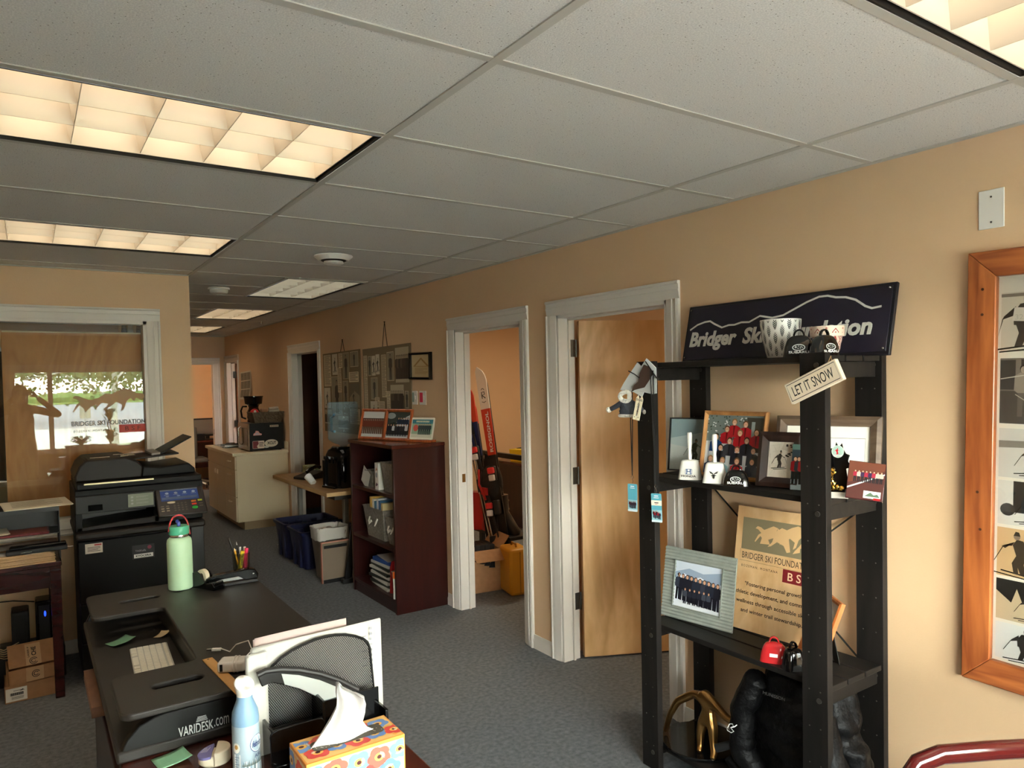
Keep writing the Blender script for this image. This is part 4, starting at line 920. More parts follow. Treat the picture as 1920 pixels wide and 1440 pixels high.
lettering('BOZEMAN, MONTANA', MATS['plaque_brown_ink'], pq, T(-.07, phh-.243, Z-.0003), w=.165, h=.011, spacing=1.4)
MB().box(.035, .17, phh-.275, phh-.224, .012, .0127).build('maroon_block', PLR, pq, smooth=False)
lettering('B S F', mat('plaque_cream', (230, 200, 160), .6), pq, T(.102, phh-.25, .0124), w=.09, h=.032, bold=.01)
for i, (s, w) in enumerate((('"Fostering personal growth,', .26), ('athletic development, and community', .355), ('wellness through accessible skiing', .33), ('and winter trail stewardship."', .28))):
    lettering(s, KTX, pq, T(.0, .185-.036*i, Z-.0003), w=w, h=.021, bold=.01)
def blueski(cv, w, h): cv.rect(0, 0, w, h, (214, 216, 214)); cv.person(w*.6, h*.2, h*.6, (110, 104, 130), (60, 56, 66)); cv.poly([(0, 0), (w, 0), (w, h*.18), (0, h*.3)], (190, 200, 206))
picture('picture_frame', 'orange-stained wooden frame on its easel behind the right front post, third shelf', frameM((2.315, 1.545, .6205), 143, 20, 0) , .20, .255, .016, grain('orange_pine', (206, 128, 66), (176, 98, 48), 6, (1, .2, 1), .35), blueski, easel=.10)
# small white card behind
wc = thing('white_card', 'plain white card standing behind the right front post above the orange frame', 'card', frameM((2.515, 1.655, .6205), 184, 2)); MB().box(-.06, .06, 0, .48, 0, .002).build('card', PAPER, wc, smooth=False)

# bottom shelf: disc and bronze acrobat
dsc = thing('bronze_sculpture', 'bronze headless gymnast sculpture on a round black granite disc, bottom shelf', 'sculpture', T(2.325, 2.07, .1055))
MB().lathe([(.15, 0), (.165, .002), (.166, .012), (.163, .016), (0, .016)], 64).build('granite_disc', mat('black_granite', (14, 14, 15), .06, bump=(200, .02)), dsc)
BRZ = mat('polished_bronze', (206, 160, 98), .3, 1, vary=(9, (150, 112, 66), .5))
ox_, oy_, oz_ = 2.325, 2.07, .1055
V = lambda x, y, z, r: (x-ox_, y-oy_, z-oz_, r)
ac = [V(2.28, 1.985, .275, (.040, .028)), V(2.28, 1.99, .305, (.024, .018)), V(2.28, 1.995, .338, (.042, .016)), V(2.28, 2.0, .372, 0.0087),
      V(2.275, 2.06, .335, 0.0188), V(2.25, 2.13, .285, 0.0181), V(2.24, 2.165, .215, 0.0138), V(2.24, 2.195, .128, 0.0116),
      V(2.285, 1.955, .32, 0.0188), V(2.29, 1.90, .285, 0.0159), V(2.30, 1.85, .285, 0.0130), V(2.31, 1.795, .283, 0.0116),
      V(2.275, 2.012, .24, 0.0247), V(2.262, 2.016, .19, 0.0181), V(2.25, 2.008, .14, 0.0138), V(2.232, 1.998, .124, 0.0109),
      V(2.275, 1.962, .24, 0.0247), V(2.265, 1.952, .19, 0.0181), V(2.25, 1.935, .14, 0.0138), V(2.23, 1.928, .124, 0.0109)]
skin('bronze_figure', ac, [(0, 1), (1, 2), (2, 3), (2, 4), (4, 5), (5, 6), (6, 7), (2, 8), (8, 9), (9, 10), (10, 11), (0, 12), (12, 13), (13, 14), (14, 15), (0, 16), (16, 17), (17, 18), (18, 19)], BRZ, dsc, root=0)
# black down jacket stuffed under the third shelf
JK = mat('black_nylon', (9, 9, 11), .5, spec=.25, bump=(45, .6)); JK2 = mat('black_fleece', (11, 11, 13), .85)
jk = thing('down_jacket', 'black quilted down jacket heaped on the bottom shelf at the right', 'jacket', T(2.335, 1.562, .106))
b = MB(); rings = []; N = 48
for i in range(34):
    z = .46*i/33; q = i/33
    wy = .215*(1-.35*max(0, q-.55)/.45); wx = .125*(1-.3*q); qb = .012*abs(math.sin(i*math.pi/5.5))
    ring = []
    for j in range(N):
        a = 2*math.pi*j/N; nn = noise.noise(Vector((math.cos(a)*1.6, math.sin(a)*1.6, z*7)))*.032+noise.noise(Vector((math.cos(a)*4, math.sin(a)*4, z*16+4)))*.014
        ring.append(((wx+qb+nn)*math.cos(a)+.01*math.sin(z*20), (wy+qb+nn)*math.sin(a)+(.02 if q > .6 else 0), z))
    rings.append(ring)
b.loft(rings); b.build('body', JK, jk, ang=80, sub=1)
b = MB()
def puff(pts, r, k=5):
    P = [Vector(p) for p in pts]; out = []; rs = []
    m = len(P)-1
    for i in range(m*6+1):
        t = i/6; a = min(int(t), m-1); out.append(P[a].lerp(P[a+1], t-a)+Vector((noise.noise(Vector((t*2, 1, 0)))*.012, noise.noise(Vector((t*2, 5, 0)))*.012, 0))); rs.append(r*(.86+.16*abs(math.sin(i*1.25))))
    b.tube(out, rs, 14)
puff([(-.07, .16, .42), (-.10, .22, .28), (-.11, .215, .14), (-.10, .16, .05)], .052)
b.build('sleeve', JK, jk, ang=80, sub=1); b = MB(); puff([(-.10, -.10, .38), (-.13, -.16, .24), (-.11, -.2, .10)], .058); b.build('sleeve', JK, jk, ang=80, sub=1)
b = MB(); b.loft([[((.075-.02*i)*math.cos(t)-.02, (.125-.015*i)*math.sin(t)+.05, .37+.03*i+.012*math.sin(3*t+i)) for t in [2*math.pi*j/24 for j in range(24)]] for i in range(4)]); b.build('collar', JK2, jk, ang=80, sub=1)
LK = T(-.145, .205, .235) @ RZ(-75) @ RX(90)
lettering('MUNISSON', mat('grey_embroidery', (96, 96, 96), .8), jk, T(-.112, .07, .385) @ RZ(-82) @ RX(78), w=.085, h=.011)
c = CV(); c.line([(-.018, -.012), (-.008, .01), (.004, .014), (.008, .004), (-.004, -.002), (.01, -.012), (.0, -.02), (-.016, -.016), (-.018, -.008)], .003, (232, 232, 232)); c.line([(.0, .0), (.012, .006), (.022, .016)], .0035, (232, 232, 232)); c.build('sleeve_logo', jk, T(-.172, .214, .23) @ RZ(-78) @ RX(84))
b = MB(); b.cyl((-.12, .235, .145), (-.16, .30, .10-.02+.03), .016, n=14); b.build('sleeve_cuff', JK2, jk)
gl = thing('ski_glove', 'black glove cuff with red lettering sticking out beside the jacket', 'glove', T(2.22, 1.84, .106))
b = MB(); b.tube([(0, .0, .07), (.0, -.03, .045), (0, -.06, .03)], [.021, .02, .024], 14, flat=((0, 0, 1), .7)); b.build('cuff', JK, gl); 
b = MB()
for k in range(4): b.tube([(-.022+.014*k, -.055, .03), (-.024+.015*k, -.09, .022), (-.024+.015*k, -.115, .012)], [.0095, .009, .0075], 8)
b.build('fingers', JK, gl)
# ornaments hanging at the left front post
CORD = mat('black_cord', (18, 16, 16), .7)
hn = thing('mountain_ornament', 'silver and brown fabric mountain ornament on a cord at the top of the left post', 'ornament', frameM((2.142, 2.2, 1.6), 192))
LGF = mat('light_grey_felt', (196, 200, 200), .8); BRF = mat('brown_felt', (70, 50, 40), .85)
MB().prism([(-.11, .01), (-.09, .04), (-.05, .09), (-.02, .125), (.01, .10), (.035, .05), (.0, -.02), (-.04, .0)], 0, .006).build('grey_panel', LGF, hn, bevel=.001)
MB().prism([(.03, .14), (.075, .10), (.075, -.005), (.055, -.008), (-.045, .012), (.0, .035), (.02, .08), (.005, .11)], .0065, .0125).build('grey_panel', LGF, hn, bevel=.001)
MB().prism([(.02, .115), (.045, .105), (.08, .06), (.062, .075), (.045, .05), (.02, .02), (-.03, .01), (-.045, .0), (-.03, .03), (-.01, .045), (.0, .08)], .013, .018).build('brown_panel', BRF, hn, bevel=.001)
MB().tube([(.03, .128, .02), (.09, .05, .02), (.105, .075, .02)], .0022, 6).tube([(-.06, .09, .012), (-.025, .075, .016), (.0, .06, .02)], .0022, 6).build('cord', CORD, hn)
ct = thing('coat_ornament', 'tiny quilted grey coat ornament with white fur trim', 'ornament', frameM((2.125, 2.27, 1.50), 205))
QC = mat('quilted_grey_nylon', (58, 62, 72), .5, bump=(60, .6)); FUR = mat('white_fur', (236, 232, 224), .9, bump=(120, 1.0))
b = MB(); b.loft([[(wx*math.cos(t), y, .012*math.sin(t)) for t in [2*math.pi*j/16 for j in range(16)]] for y, wx in ((0, .040), (.006, .044), (.012, .039), (.02, .042), (.028, .037), (.036, .040), (.044, .036), (.052, .038), (.062, .030), (.07, .018))]); b.build('coat_body', QC, ct, ang=80)
b = MB(); b.tube([(-.03, .055, 0), (-.055, .04, 0), (-.08, .028, 0)], [.012, .011, .010], 10); b.build('sleeve', QC, ct); b = MB(); b.tube([(.03, .055, 0), (.05, .038, 0), (.068, .022, 0)], [.012, .011, .010], 10); b.build('sleeve', QC, ct)
b = MB(); b.ball((-.088, .025, 0), .013, 12); b.build('fur_cuff', FUR, ct); b = MB(); b.ball((.078, .017, 0), .013, 12); b.build('fur_cuff', FUR, ct)
b = MB(); b.tube([(.04*math.cos(t), 0, .012*math.sin(t)) for t in [2*math.pi*j/16 for j in range(16)]], .007, 8, closed=True); b.build('fur_hem', FUR, ct)
b = MB(); b.tube([(-.005+.028*math.cos(t)*(.5+.5*abs(math.sin(t*.5))), .082+.020*math.sin(t), .008) for t in [2*math.pi*j/16 for j in range(16)]], .010, 8, closed=True); b.build('fur_hood', FUR, ct)
sk_ = thing('wooden_ski_tag', 'pair of small cream wooden skis with black lettering hanging on the coat ornament', 'ornament', frameM((2.108, 2.205, 1.485), 200, 0, -12))
for dx in (-.0085, .0085): MB().prism([(dx-.0075, 0), (dx+.0075, 0), (dx+.0065, .05), (dx+.008, .09), (dx, .105), (dx-.008, .09), (dx-.0065, .05)], 0, .003).build('ski', mat('cream_wood', (236, 224, 196), .5), sk_, bevel=.0008)
lettering('WARM & COZY', KTX, sk_, T(0, .045, .003) @ RZ(90), w=.055, h=.009, bold=.02)
c = CV(); c.rect(-.015, .082, .015, .084, (20, 20, 20)); c.rect(-.015, .087, .015, .089, (20, 20, 20)); c.ell(-.008, .012, .002, .002, (20, 20, 20)); c.ell(.008, .012, .002, .002, (20, 20, 20)); c.build('stripes', sk_, T(0, 0, .0031))
def skipass(label, x, y, ztop, zs, M2, band):
    t = thing('lanyard_pass', label, 'ski pass', M2, 'ski pass lanyards on the left post')
    b = MB(); b.tube([(-.004, zs, 0), (-.003, zs*.5, .001), (0, .03, 0)], .0022, 6); b.tube([(.008, zs, 0), (.004, zs*.5, -.001), (0, .03, 0)], .0022, 6); b.build('cord', CORD, t)
    b = MB(); b.tube([(0, .032, 0), (.006, .022, 0), (0, .012, 0), (-.006, .022, 0)], .0012, 6, closed=True); b.tube([(0, .012, 0), (.003, .004, 0), (0, -.004, 0)], .001, 6); b.build('clip', CHROME, t)
    cv = CV(); w, h = .046, .118; cv.poly(rrect(0, 0, w, h, .004), (92, 168, 188)); cv.rect(.001, .002, w-.001, h*.42, (150, 196, 206)); cv.rect(w*.3, h*.9, w*.7, h*.93, (235, 240, 240)); cv.rect(w*.25, h*.84, w*.75, h*.86, (235, 240, 240))
    if band: cv.rect(0, h*.58, w, h*.76, (236, 226, 206)); cv.rect(w*.3, h*.66, w*.7, h*.69, (60, 50, 50)); cv.rect(w*.35, h*.62, w*.6, h*.635, (190, 80, 70))
    for i in range(5): cv.person(w*(.2+.15*i), h*.1+random.random()*.006, h*.26, random.choice([(150, 40, 50), (60, 50, 60), (90, 40, 40)]), (50, 50, 62), arm=1)
    cv.rect(0, 0, w, h*.07, (206, 220, 226)); MB().prism(rrect(-w/2, -.125, w/2, -.007, .004), -.001, 0).build('card', mat('pass_plastic', (200, 220, 224), .3), t, smooth=False); cv.build('print', t, T(-w/2, -.125, .0002), INKG)
    return t
skipass('ski pass card on a lanyard at the left side of the left front post', 0, 0, 0, .46, frameM((2.135, 2.262, 1.215), 196), False)
skipass('ski pass card with a cream band at the right of the left front post', 0, 0, 0, .50, frameM((2.137, 2.125, 1.19), 200, 0, 1.5), True)
# LET IT SNOW
ls = thing('hanging_sign', 'small cream wooden block sign reading LET IT SNOW on the right front post', 'sign', frameM((2.142, 1.40, 1.635), 180, 0, 24))
CRM = mat('cream_painted_wood', (236, 220, 196), .5)
MB().box(-.102, .102, -.036, .036, -.0, .018).build('block', CRM, ls, bevel=.003)
c = CV(); c.line([(-.094, -.028), (.094, -.028), (.094, .028), (-.094, .028), (-.094, -.029)], .0022, (40, 34, 34)); c.build('border', ls, T(0, 0, .0181))
lettering('LET IT SNOW', KTX, ls, T(0, 0, .0176), w=.158, h=.034, bold=.005)
MB().tube([(.085, .036, .009), (.09, .05, .012), (.07, .036, .009)], .002, 6).build('string', mat('jute', (180, 150, 110), .9), ls)

# framed photo collage on the right wall
PINE = grain('orange_pine_frame', (186, 108, 56), (136, 68, 32), 5, (1, .12, 1), .32, lines=8, coat=.2); PINEH = grain('orange_pine_frame_h', (186, 108, 56), (136, 68, 32), 5, (.12, 1, 1), .32, lines=8, coat=.2)
FW, FH, FB = .95, 1.39, .083
cf = thing('photo_collage_frame', 'large orange pine frame with a collage of old black and white ski photos', 'picture frame', frameM((WALLX-.001, 1.138-FW/2, .642), 180, 0, -1.0))
O = [(-FW/2, 0), (FW/2, 0), (FW/2, FH), (-FW/2, FH)]; I_ = [(-FW/2+FB, FB), (FW/2-FB, FB), (FW/2-FB, FH-FB), (-FW/2+FB, FH-FB)]
for k in range(4): MB().prism([O[k], O[(k+1) % 4], I_[(k+1) % 4], I_[k]], .0, .028).build('frame_side', PINEH if k % 2 == 0 else PINE, cf, bevel=.003)
b = MB()
for x, y in ((-FW/2+.045, FH-.12), (-FW/2+.045, FH-.20), (-FW/2+.04, .62), (-FW/2+.05, .5)): b.cyl((x, y, .028), (x, y, .0285), .0045, n=10)
b.build('knots', mat('dark_knot', (70, 34, 18), .5), cf)
MB().box(-FW/2+.05, FW/2-.05, .05, FH-.05, .002, .006).build('backing', mat('cream_mat', (226, 218, 200), .7), cf, smooth=False)
cv = CV(); x0 = -FW/2+FB; yt = FH-FB; S = [(1.0, .05, .245), (1, .255, .47), (1, .475, .64), (1, .64, .79), (1, .79, .955), (1, .955, 1.095), (1, 1.095, 1.222)]
tone = [(214, 204, 184), (120, 112, 102), (206, 202, 192), (214, 210, 200), (206, 172, 126), (196, 176, 142), (222, 222, 216)]
rr = random.Random(3)
for col in range(5):
    xa = x0+.006+col*.158; xb = xa+.15
    for k, (_, ya, yb) in enumerate(S):
        y0, y1 = yt-yb*(FH-2*FB)/1.224+.006, yt-ya*(FH-2*FB)/1.224; w, h = xb-xa, y1-y0; tn = tone[k]; cv.z = 0
        cv.rect(xa, y0, xb, y1, (232, 226, 210)); cv.rect(xa+.002, y0+.002, xb-.002, y1-.002, tn)
        dk = (52, 48, 44)
        kk = k if col == 0 else rr.randrange(7)
        if kk == 0:
            cv.rect(xa+.002, y1-.016, xb-.002, y1-.006, (140, 130, 116)); cv.skier(xa+w*.36, y0+.01, h*.88, (60, 56, 52), 1, (120, 110, 100)); cv.poly([(xa+w*.22, y0+h*.52), (xa+w*.52, y0+h*.50), (xa+w*.54, y0+h*.72), (xa+w*.26, y0+h*.74)], (220, 212, 196))
        elif kk == 1:
            cv.rect(xa+.002, y0+h*.52, xa+w*.3, y1-.008, (60, 58, 56)); cv.rect(xa+w*.4, y0+h*.52, xb-.004, y1-.006, (56, 54, 52)); cv.rect(xa+.002, y0+.002, xb-.002, y0+h*.5, (72, 68, 64))
            for q in (.45, .66): cv.person(xa+w*q, y0+h*.12, h*.78, (150, 140, 126), (100, 94, 86), (170, 156, 138), (40, 36, 34))
            cv.line([(xa+w*.3, y0+h*.45), (xb-.006, y0+h*.12)], .0025, (190, 180, 160)); cv.line([(xa+.004, y0+h*.68), (xa+w*.5, y0+h*.74)], .003, (206, 198, 180))
        elif kk in (2, 3, 5):
            if kk == 5: cv.poly([(xa+.002, y1-.002), (xb-.002, y1-.002), (xb-.002, y0+h*.4), (xa+w*.5, y0+h*.5), (xa+w*.4, y0+h*.8), (xa+w*.3, y0+h*.45), (xa+.002, y0+h*.7)], (40, 38, 34))
            if kk == 3: cv.rect(xa+w*.3, y0+h*.3, xa+w*.62, y1-.002, (46, 44, 42)); cv.ell(xa+w*.2, y0+h*.35, w*.14, h*.14, (60, 56, 52)); [cv.ell(xa+w*(.7+.3*rr.random()), y0+h*(.3+.4*rr.random()), w*.03, h*.05, (70, 66, 60), 6) for _ in range(12)]
            if kk == 2: cv.poly([(xa+.002, y0+h*.6), (xa+w*.5, y0+h*.62), (xb-.002, y0+h*.7), (xb-.002, y0+h*.76), (xa+.002, y0+h*.74)], (130, 124, 114))
            cv.skier(xa+w*.62, y0+h*.1, h*.62, dk, 1)
        else: cv.skier(xa+w*.5, y0+.006, h*.86, (70, 60, 48) if kk == 4 else dk, -1 if kk == 4 else 1)
cc = CV(); cc.p = [([(min(max(x, -FW/2+FB), FW/2-FB), min(max(y, FB), FH-FB)) for x, y in pts], c_, z) for pts, c_, z in cv.p]; cc.build('photos', cf, T(0, 0, .0063), INKG)
lettering('32', mat('grey_bib_ink', (190, 182, 166), .6), cf, T(x0+.06, yt-.13, .012), w=.022, h=.016)
MB().box(-FW/2+.07, FW/2-.07, .07, FH-.07, .0185, .0215).build('glazing', glossglass('picture_glass', (250, 250, 250), .02, 1.45), cf, smooth=False)
# blank wall plate
bp_ = thing('blank_wall_plate', 'white blank cover plate high on the right wall', 'wall plate', wallM(1.056, 2.112)); MB().box(-.037, .037, 0, .123, 0, .005).build('plate', WHITE, bp_, bevel=.002)
for y in (.02, .1): MB().cyl((0, y, .005), (0, y, .0062), .003, n=10).build('screw', BOLT, bp_)
# visitor chair at the lower right corner
ch = thing('visitor_chair', 'dark red mahogany visitor chair with curved arm at the bottom right corner', 'chair', T(1.958, .614, 0) @ RZ(-28))
CHW = mat('red_mahogany_lacquer', (70, 18, 16), .14, coat=.4)
for s, yy in (('l', .22), ('r', -.24)):
    b = MB(); b.tube([Vector((-.28, yy, 0)), Vector((-.29, yy, .3)), Vector((-.30, yy, .52)), Vector((-.29, yy, .62)), Vector((-.25, yy, .672)), Vector((-.19, yy, .69)), Vector((-.05, yy, .69)), Vector((.12, yy, .685)), Vector((.24, yy, .675))], .020, 12, flat=((0, 1, 0), 1.25)); b.build('arm', CHW, ch, ang=80)
    b = MB(); b.tube([(.26, yy, 0), (.25, yy, .45), (.31, yy, .93)], [.02, .021, .017], 12); b.build('leg', CHW, ch)
MB().box(-.28, .25, -.22, .20, .40, .44).build('seat_frame', CHW, ch, bevel=.006); MB().box(-.27, .24, -.21, .19, .44, .49).build('seat', mat('charcoal_upholstery', (60, 62, 66), .9, bump=(200, .3)), ch, bevel=.02, seg=3)
MB().box(-.02, .02, -.22, .20, 0, .38, M=T(.28, 0, .52) @ RY(8)).build('backrest', MATS['charcoal_upholstery'], ch, bevel=.012, seg=3)
# ================================================================== desk with the sit-stand riser in the foreground
dk = thing('office_desk', 'dark mahogany desk in the foreground under the black riser', 'desk', T(.45, 2.2, 0))
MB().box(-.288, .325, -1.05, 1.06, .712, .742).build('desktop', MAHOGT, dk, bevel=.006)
MB().box(-.27, -.23, -1.0, 1.0, .05, .712).build('side_panel', MAHOG, dk, bevel=.003); MB().box(.27, .30, -1.0, 1.0, .25, .712).build('modesty_panel', MAHOG, dk, bevel=.003)
for y in (-1.0, .97):  MB().box(-.27, .30, y, y+.03, 0, .712).build('end_panel', MAHOG, dk, bevel=.003)
ped = MB().box(-.290, -.27, -.95, .35, .06, .66).build('drawer_front', MAHOG, dk, bevel=.003); MB().box(-.300, -.290, -.5, -.38, .45, .462).build('drawer_pull', CHROME, ped)
MB().box(-.32, -.272, .27, .62, .68, .712).build('side_extension', grain('walnut_veneer', (132, 92, 66), (112, 76, 54), 5, (1, .2, 1), .45), dk, bevel=.001)

RB = mat('textured_black_riser', (40, 36, 33), .45, bump=(500, .12)); RBS = mat('satin_black_riser_side', (18, 19, 19), .42, spec=.3)
rs = thing('standing_desk_riser', 'black sit-stand desk riser with cutout front and two handle slots', 'desk riser', T(.4675, 2.605, .742))
L, Rr, N_, F_ = -.3025, .3025, -.62, .62          # left, right, near, far
def slot(cx, cy, w, h, n=6): return rrect(cx-w/2, cy-h/2, cx+w/2, cy+h/2, h*.48, n)
# top plate as a 2D outline with slots cut (bridge via boolean-free tiling): build from bmesh with holes
def plate(outer, holes, z0, z1, name, m, parent, bevel=.004):
    cu = bpy.data.curves.new('c', 'CURVE'); cu.dimensions = '2D'; cu.fill_mode = 'BOTH'; cu.extrude = (z1-z0)/2
    for pts in [outer]+holes:
        sp = cu.splines.new('POLY'); sp.points.add(len(pts)-1); sp.use_cyclic_u = True
        for i, p in enumerate(pts): sp.points[i].co = (p[0], p[1], 0, 1)
    o = bpy.data.objects.new('c', cu); me = bpy.data.meshes.new_from_object(o); bpy.data.objects.remove(o)
    b = bmesh.new(); b.from_mesh(me); bmesh.ops.remove_doubles(b, verts=b.verts, dist=1e-5); bmesh.ops.dissolve_limit(b, angle_limit=R(1), verts=b.verts, edges=b.edges); bmesh.ops.recalc_face_normals(b, faces=b.faces); bmesh.ops.translate(b, verts=b.verts, vec=(0, 0, (z0+z1)/2)); b.to_mesh(me); b.free()
    me.name = name; me.materials.clear(); me.materials.append(m); me.polygons.foreach_set('use_smooth', [True]*len(me.polygons)); me.set_sharp_from_angle(angle=R(35))
    o = bpy.data.objects.new(name, me); COL.objects.link(o); o.parent = parent
    if bevel: q = o.modifiers.new('bevel', 'BEVEL'); q.width = bevel; q.segments = 3; q.limit_method = 'ANGLE'; q.angle_limit = R(50)
    return o
xo, xi = L, -.075
outer = arc(L+.03, N_+.03, .03, 180, 270, 5)+arc(Rr-.02, N_+.02, .02, 270, 360, 4)+arc(Rr-.02, F_-.02, .02, 0, 90, 4)+arc(L+.03, F_-.03, .03, 90, 180, 5)
outer += arc(L+.03, .295+.03, .03, 180, 270, 5)+[(xi-.03, .295)]+arc(xi-.025, .295-.025, .025, 90, 0, 4)+arc(xi-.025, -.335+.025, .025, 0, -90, 4)+arc(L+.03, -.335-.03, .03, 90, 180, 5)
plate(outer, [slot(-.15, -.472, .13, .044), slot(-.135, .452, .14, .040)], .100, .118, 'top_plate', RB, rs, .005)
# lower keyboard deck and body
MB().box(L-.012, Rr-.02, N_-.0+.0, F_+.0-.03, .0, .030).build('keyboard_deck', RB, rs, bevel=.006)
prof = [(L-.010, .0), (L-.004, .022), (L+.012, .055), (L+.04, .082), (L+.075, .095), (L+.10, .0995), (Rr-.01, .0995), (Rr-.01, .0)]
for y0, y1 in ((N_+.004, N_+.03), (F_-.03, F_-.004)):
    MB().prism(prof, 0, y1-y0, M=T(0, y1, 0) @ RX(90)).build('side_panel', RBS, rs, bevel=.003)
MB().box(xi+.005, xi+.02, N_+.03, F_-.03, .03, .0995).build('inner_wall', RBS, rs); MB().box(Rr-.012, Rr-.003, N_+.03, F_-.03, .002, .0995).build('back_wall', RBS, rs)
SILV = mat('silver_logo_print', (214, 216, 214), .4)
lettering('VARIDESK', SILV, rs, T(-.132, N_+.0036, .040) @ RX(90), w=.085, h=.026, bold=.012); lettering('.com', SILV, rs, T(-.070, N_+.0036, .042) @ RX(90), w=.037, h=.022, bold=.0)
c = CV()
for i in range(4): c.rect(-.014+i*.0012, .0+i*.0035, .014-i*.0012, .0018+i*.0035, (200, 202, 200)).same()
c.build('logo_stripes', rs, T(-.118, N_+.0034, .056) @ RX(90))
# keyboard
kb = thing('keyboard', 'small white wireless keyboard in the riser tray', 'keyboard', T(.312, 2.60, .773) @ RZ(-3))
MB().box(-.058, .058, -.14, .14, 0, .006).build('body', mat('keyboard_aluminium', (206, 204, 196), .3, .3), kb, bevel=.002)
KEY = mat('white_key', (240, 236, 222), .45); km = MB().box(-.0082, .0082, -.0082, .0082, 0, .0022).build('key', KEY, kb, bevel=.0006, seg=1)
first = True
for r_ in range(6):
    n = 14 if r_ < 5 else 8; x = .0475-.0188*r_; ys = [(-.126+.0194*i, 1) for i in range(14)]
    if r_ == 5: ys = [(-.126, 1), (-.107, 1), (-.087, 1), (-.062, 1.3), (.0, 4.6), (.062, 1.3), (.087, 1), (.107, 1), (.126, 1)]
    for y, s in ys:
        k = km if first else km.copy(); first = False
        if k is not km: COL.objects.link(k)
        k.parent = kb; k.location = (x, y, .006); k.scale = (1 if r_ else .6, s, 1)
# sticky notes
GRN = mat('mint_sticky_paper', (150, 206, 168), .7)
def note(name, label, M, w, m, curl=.01, cat='sticky note', group=None):
    b = MB(); n = 6; vs = []; 
    for j in range(n+1):
        for i in range(n+1): vs.append((w*(i/n-.5), w*(j/n-.5), .0006+curl*((i/n)**3)+curl*.6*((1-j/n)**3)))
    b.add(vs, [(j*(n+1)+i, j*(n+1)+i+1, (j+1)*(n+1)+i+1, (j+1)*(n+1)+i) for j in range(n) for i in range(n)]); t = tag(b.build(name, m), label, cat, group, M); t.modifiers.new('s', 'SOLIDIFY').thickness = .0003; return t
n1 = note('sticky_note', 'mint green sticky note on the mahogany desk below the riser logo', T(.268, 1.935, .7425) @ RZ(8), .076, GRN, .008)
c = CV(); 
for i in range(5): c.line([(-.025+.01*math.sin(j*1.3+i)*.1+.006*j, .02-.009*i+.0015*math.sin(j*2.1+i)) for j in range(8)], .0008, (110, 160, 126))
c.build('handwriting', n1, T(0, 0, .0022))
note('sticky_note', 'mint green sticky note lying in the riser tray at the far end', T(.245, 2.845, .7735) @ RZ(20), .072, mat('dull_green_sticky', (120, 166, 136), .7), .012)
note('folded_note', 'tiny beige folded note at the back corner of the riser tray', T(.375, 2.83, .7735) @ RZ(40), .04, mat('beige_note', (206, 186, 150), .7), .012, 'note')
# water bottle
wb = thing('water_bottle', 'mint green insulated bottle with coral strap on the riser', 'water bottle', T(.487, 3.115, .8605) @ RZ(78))
MB().lathe([(.040, 0), (.045, .003), (.0465, .01), (.0465, .185), (.044, .198), (.036, .206), (.033, .208), (0, .208)], 48).build('body', mat('mint_powder_coat', (190, 224, 186), .42, bump=(600, .06)), wb)
MB().lathe([(.033, .207), (.0335, .2085), (.0335, .219), (.033, .22)], 48).build('steel_collar', CHROME, wb)
MB().lathe([(.0375, .219), (.038, .221), (.038, .247), (.036, .251), (.028, .252), (0, .247)], 48).build('lid', mat('teal_plastic', (84, 182, 146), .35), wb)
CORAL = mat('coral_silicone', (232, 92, 98), .5)
b = MB(); b.tube([(-.012, .036, .232)]+[(-.006+.02*math.sin(a), .034*math.cos(a), .245+.046*math.sin(a)) for a in [math.pi*i/12 for i in range(1, 12)]]+[(.012, -.037, .225), (.012, -.039, .212)], .0095, 10, flat=((1, 0, 0), .33)); b.build('strap', CORAL, wb)
b = MB(); b.tube([(0, 0, .249), (.0, .0, .262), (.012, .006, .268)], .007, 12); b.build('spout', mat('cobalt_plastic', (60, 84, 170), .35), wb)
# tape dispenser
td = thing('tape_dispenser', 'black tape dispenser with a roll of tape, on the riser behind the bottle', 'tape dispenser', T(.575, 3.06, .8605) @ RZ(-62))
side = [(-.065, 0), (.07, 0), (.072, .014), (.058, .03), (.028, .024), (.012, .034), (-.008, .058), (-.030, .068), (-.052, .060), (-.064, .036)]
b = MB()
for y in (-.026, .021): b.prism(side, 0, .005, M=T(0, y+.005, 0) @ RX(90))
b.box(-.064, .07, -.024, .024, 0, .018); b.box(.052, .068, -.022, .022, .014, .03); b.build('housing', BLACKG, td, bevel=.0015)
b = MB(); b.lathe([(.013, -.009), (.027, -.009), (.027, .009), (.013, .009), (.013, -.009)], 32); b.build('tape_roll', mat('cloudy_tape', (226, 214, 186), .35), td, M=T(-.022, 0, .044) @ RX(90))
MB().box(.066, .071, -.012, .012, .028, .034).build('cutter', CHROME, td)
# stapler
st = thing('stapler', 'black full-size stapler lying across the riser by the pen cup', 'stapler', T(.665, 3.045, .8605) @ RZ(-4))
MB().prism([(-.10, 0), (.10, 0), (.10, .008), (.085, .013), (-.10, .010)], -.017, .017, M=RX(90)).build('base', BLACKP, st, bevel=.002)
MB().prism([(-.085, .016), (.06, .018), (.06, .032), (-.085, .026)], -.010, .010, M=RX(90)).build('magazine', mat('grey_steel', (150, 152, 150), .3, .8), st, bevel=.001)
MB().prism([(-.092, .024), (.02, .034), (.055, .012), (.098, .010), (.103, .032), (.09, .052), (.06, .058), (-.07, .048), (-.095, .036)], -.016, .016, M=RX(90)).build('arm', BLACKG, st, bevel=.004)
MB().cyl((.082, -.0165, .036), (.082, -.0175, .036), .003, n=10).build('pivot', CHROME, st)
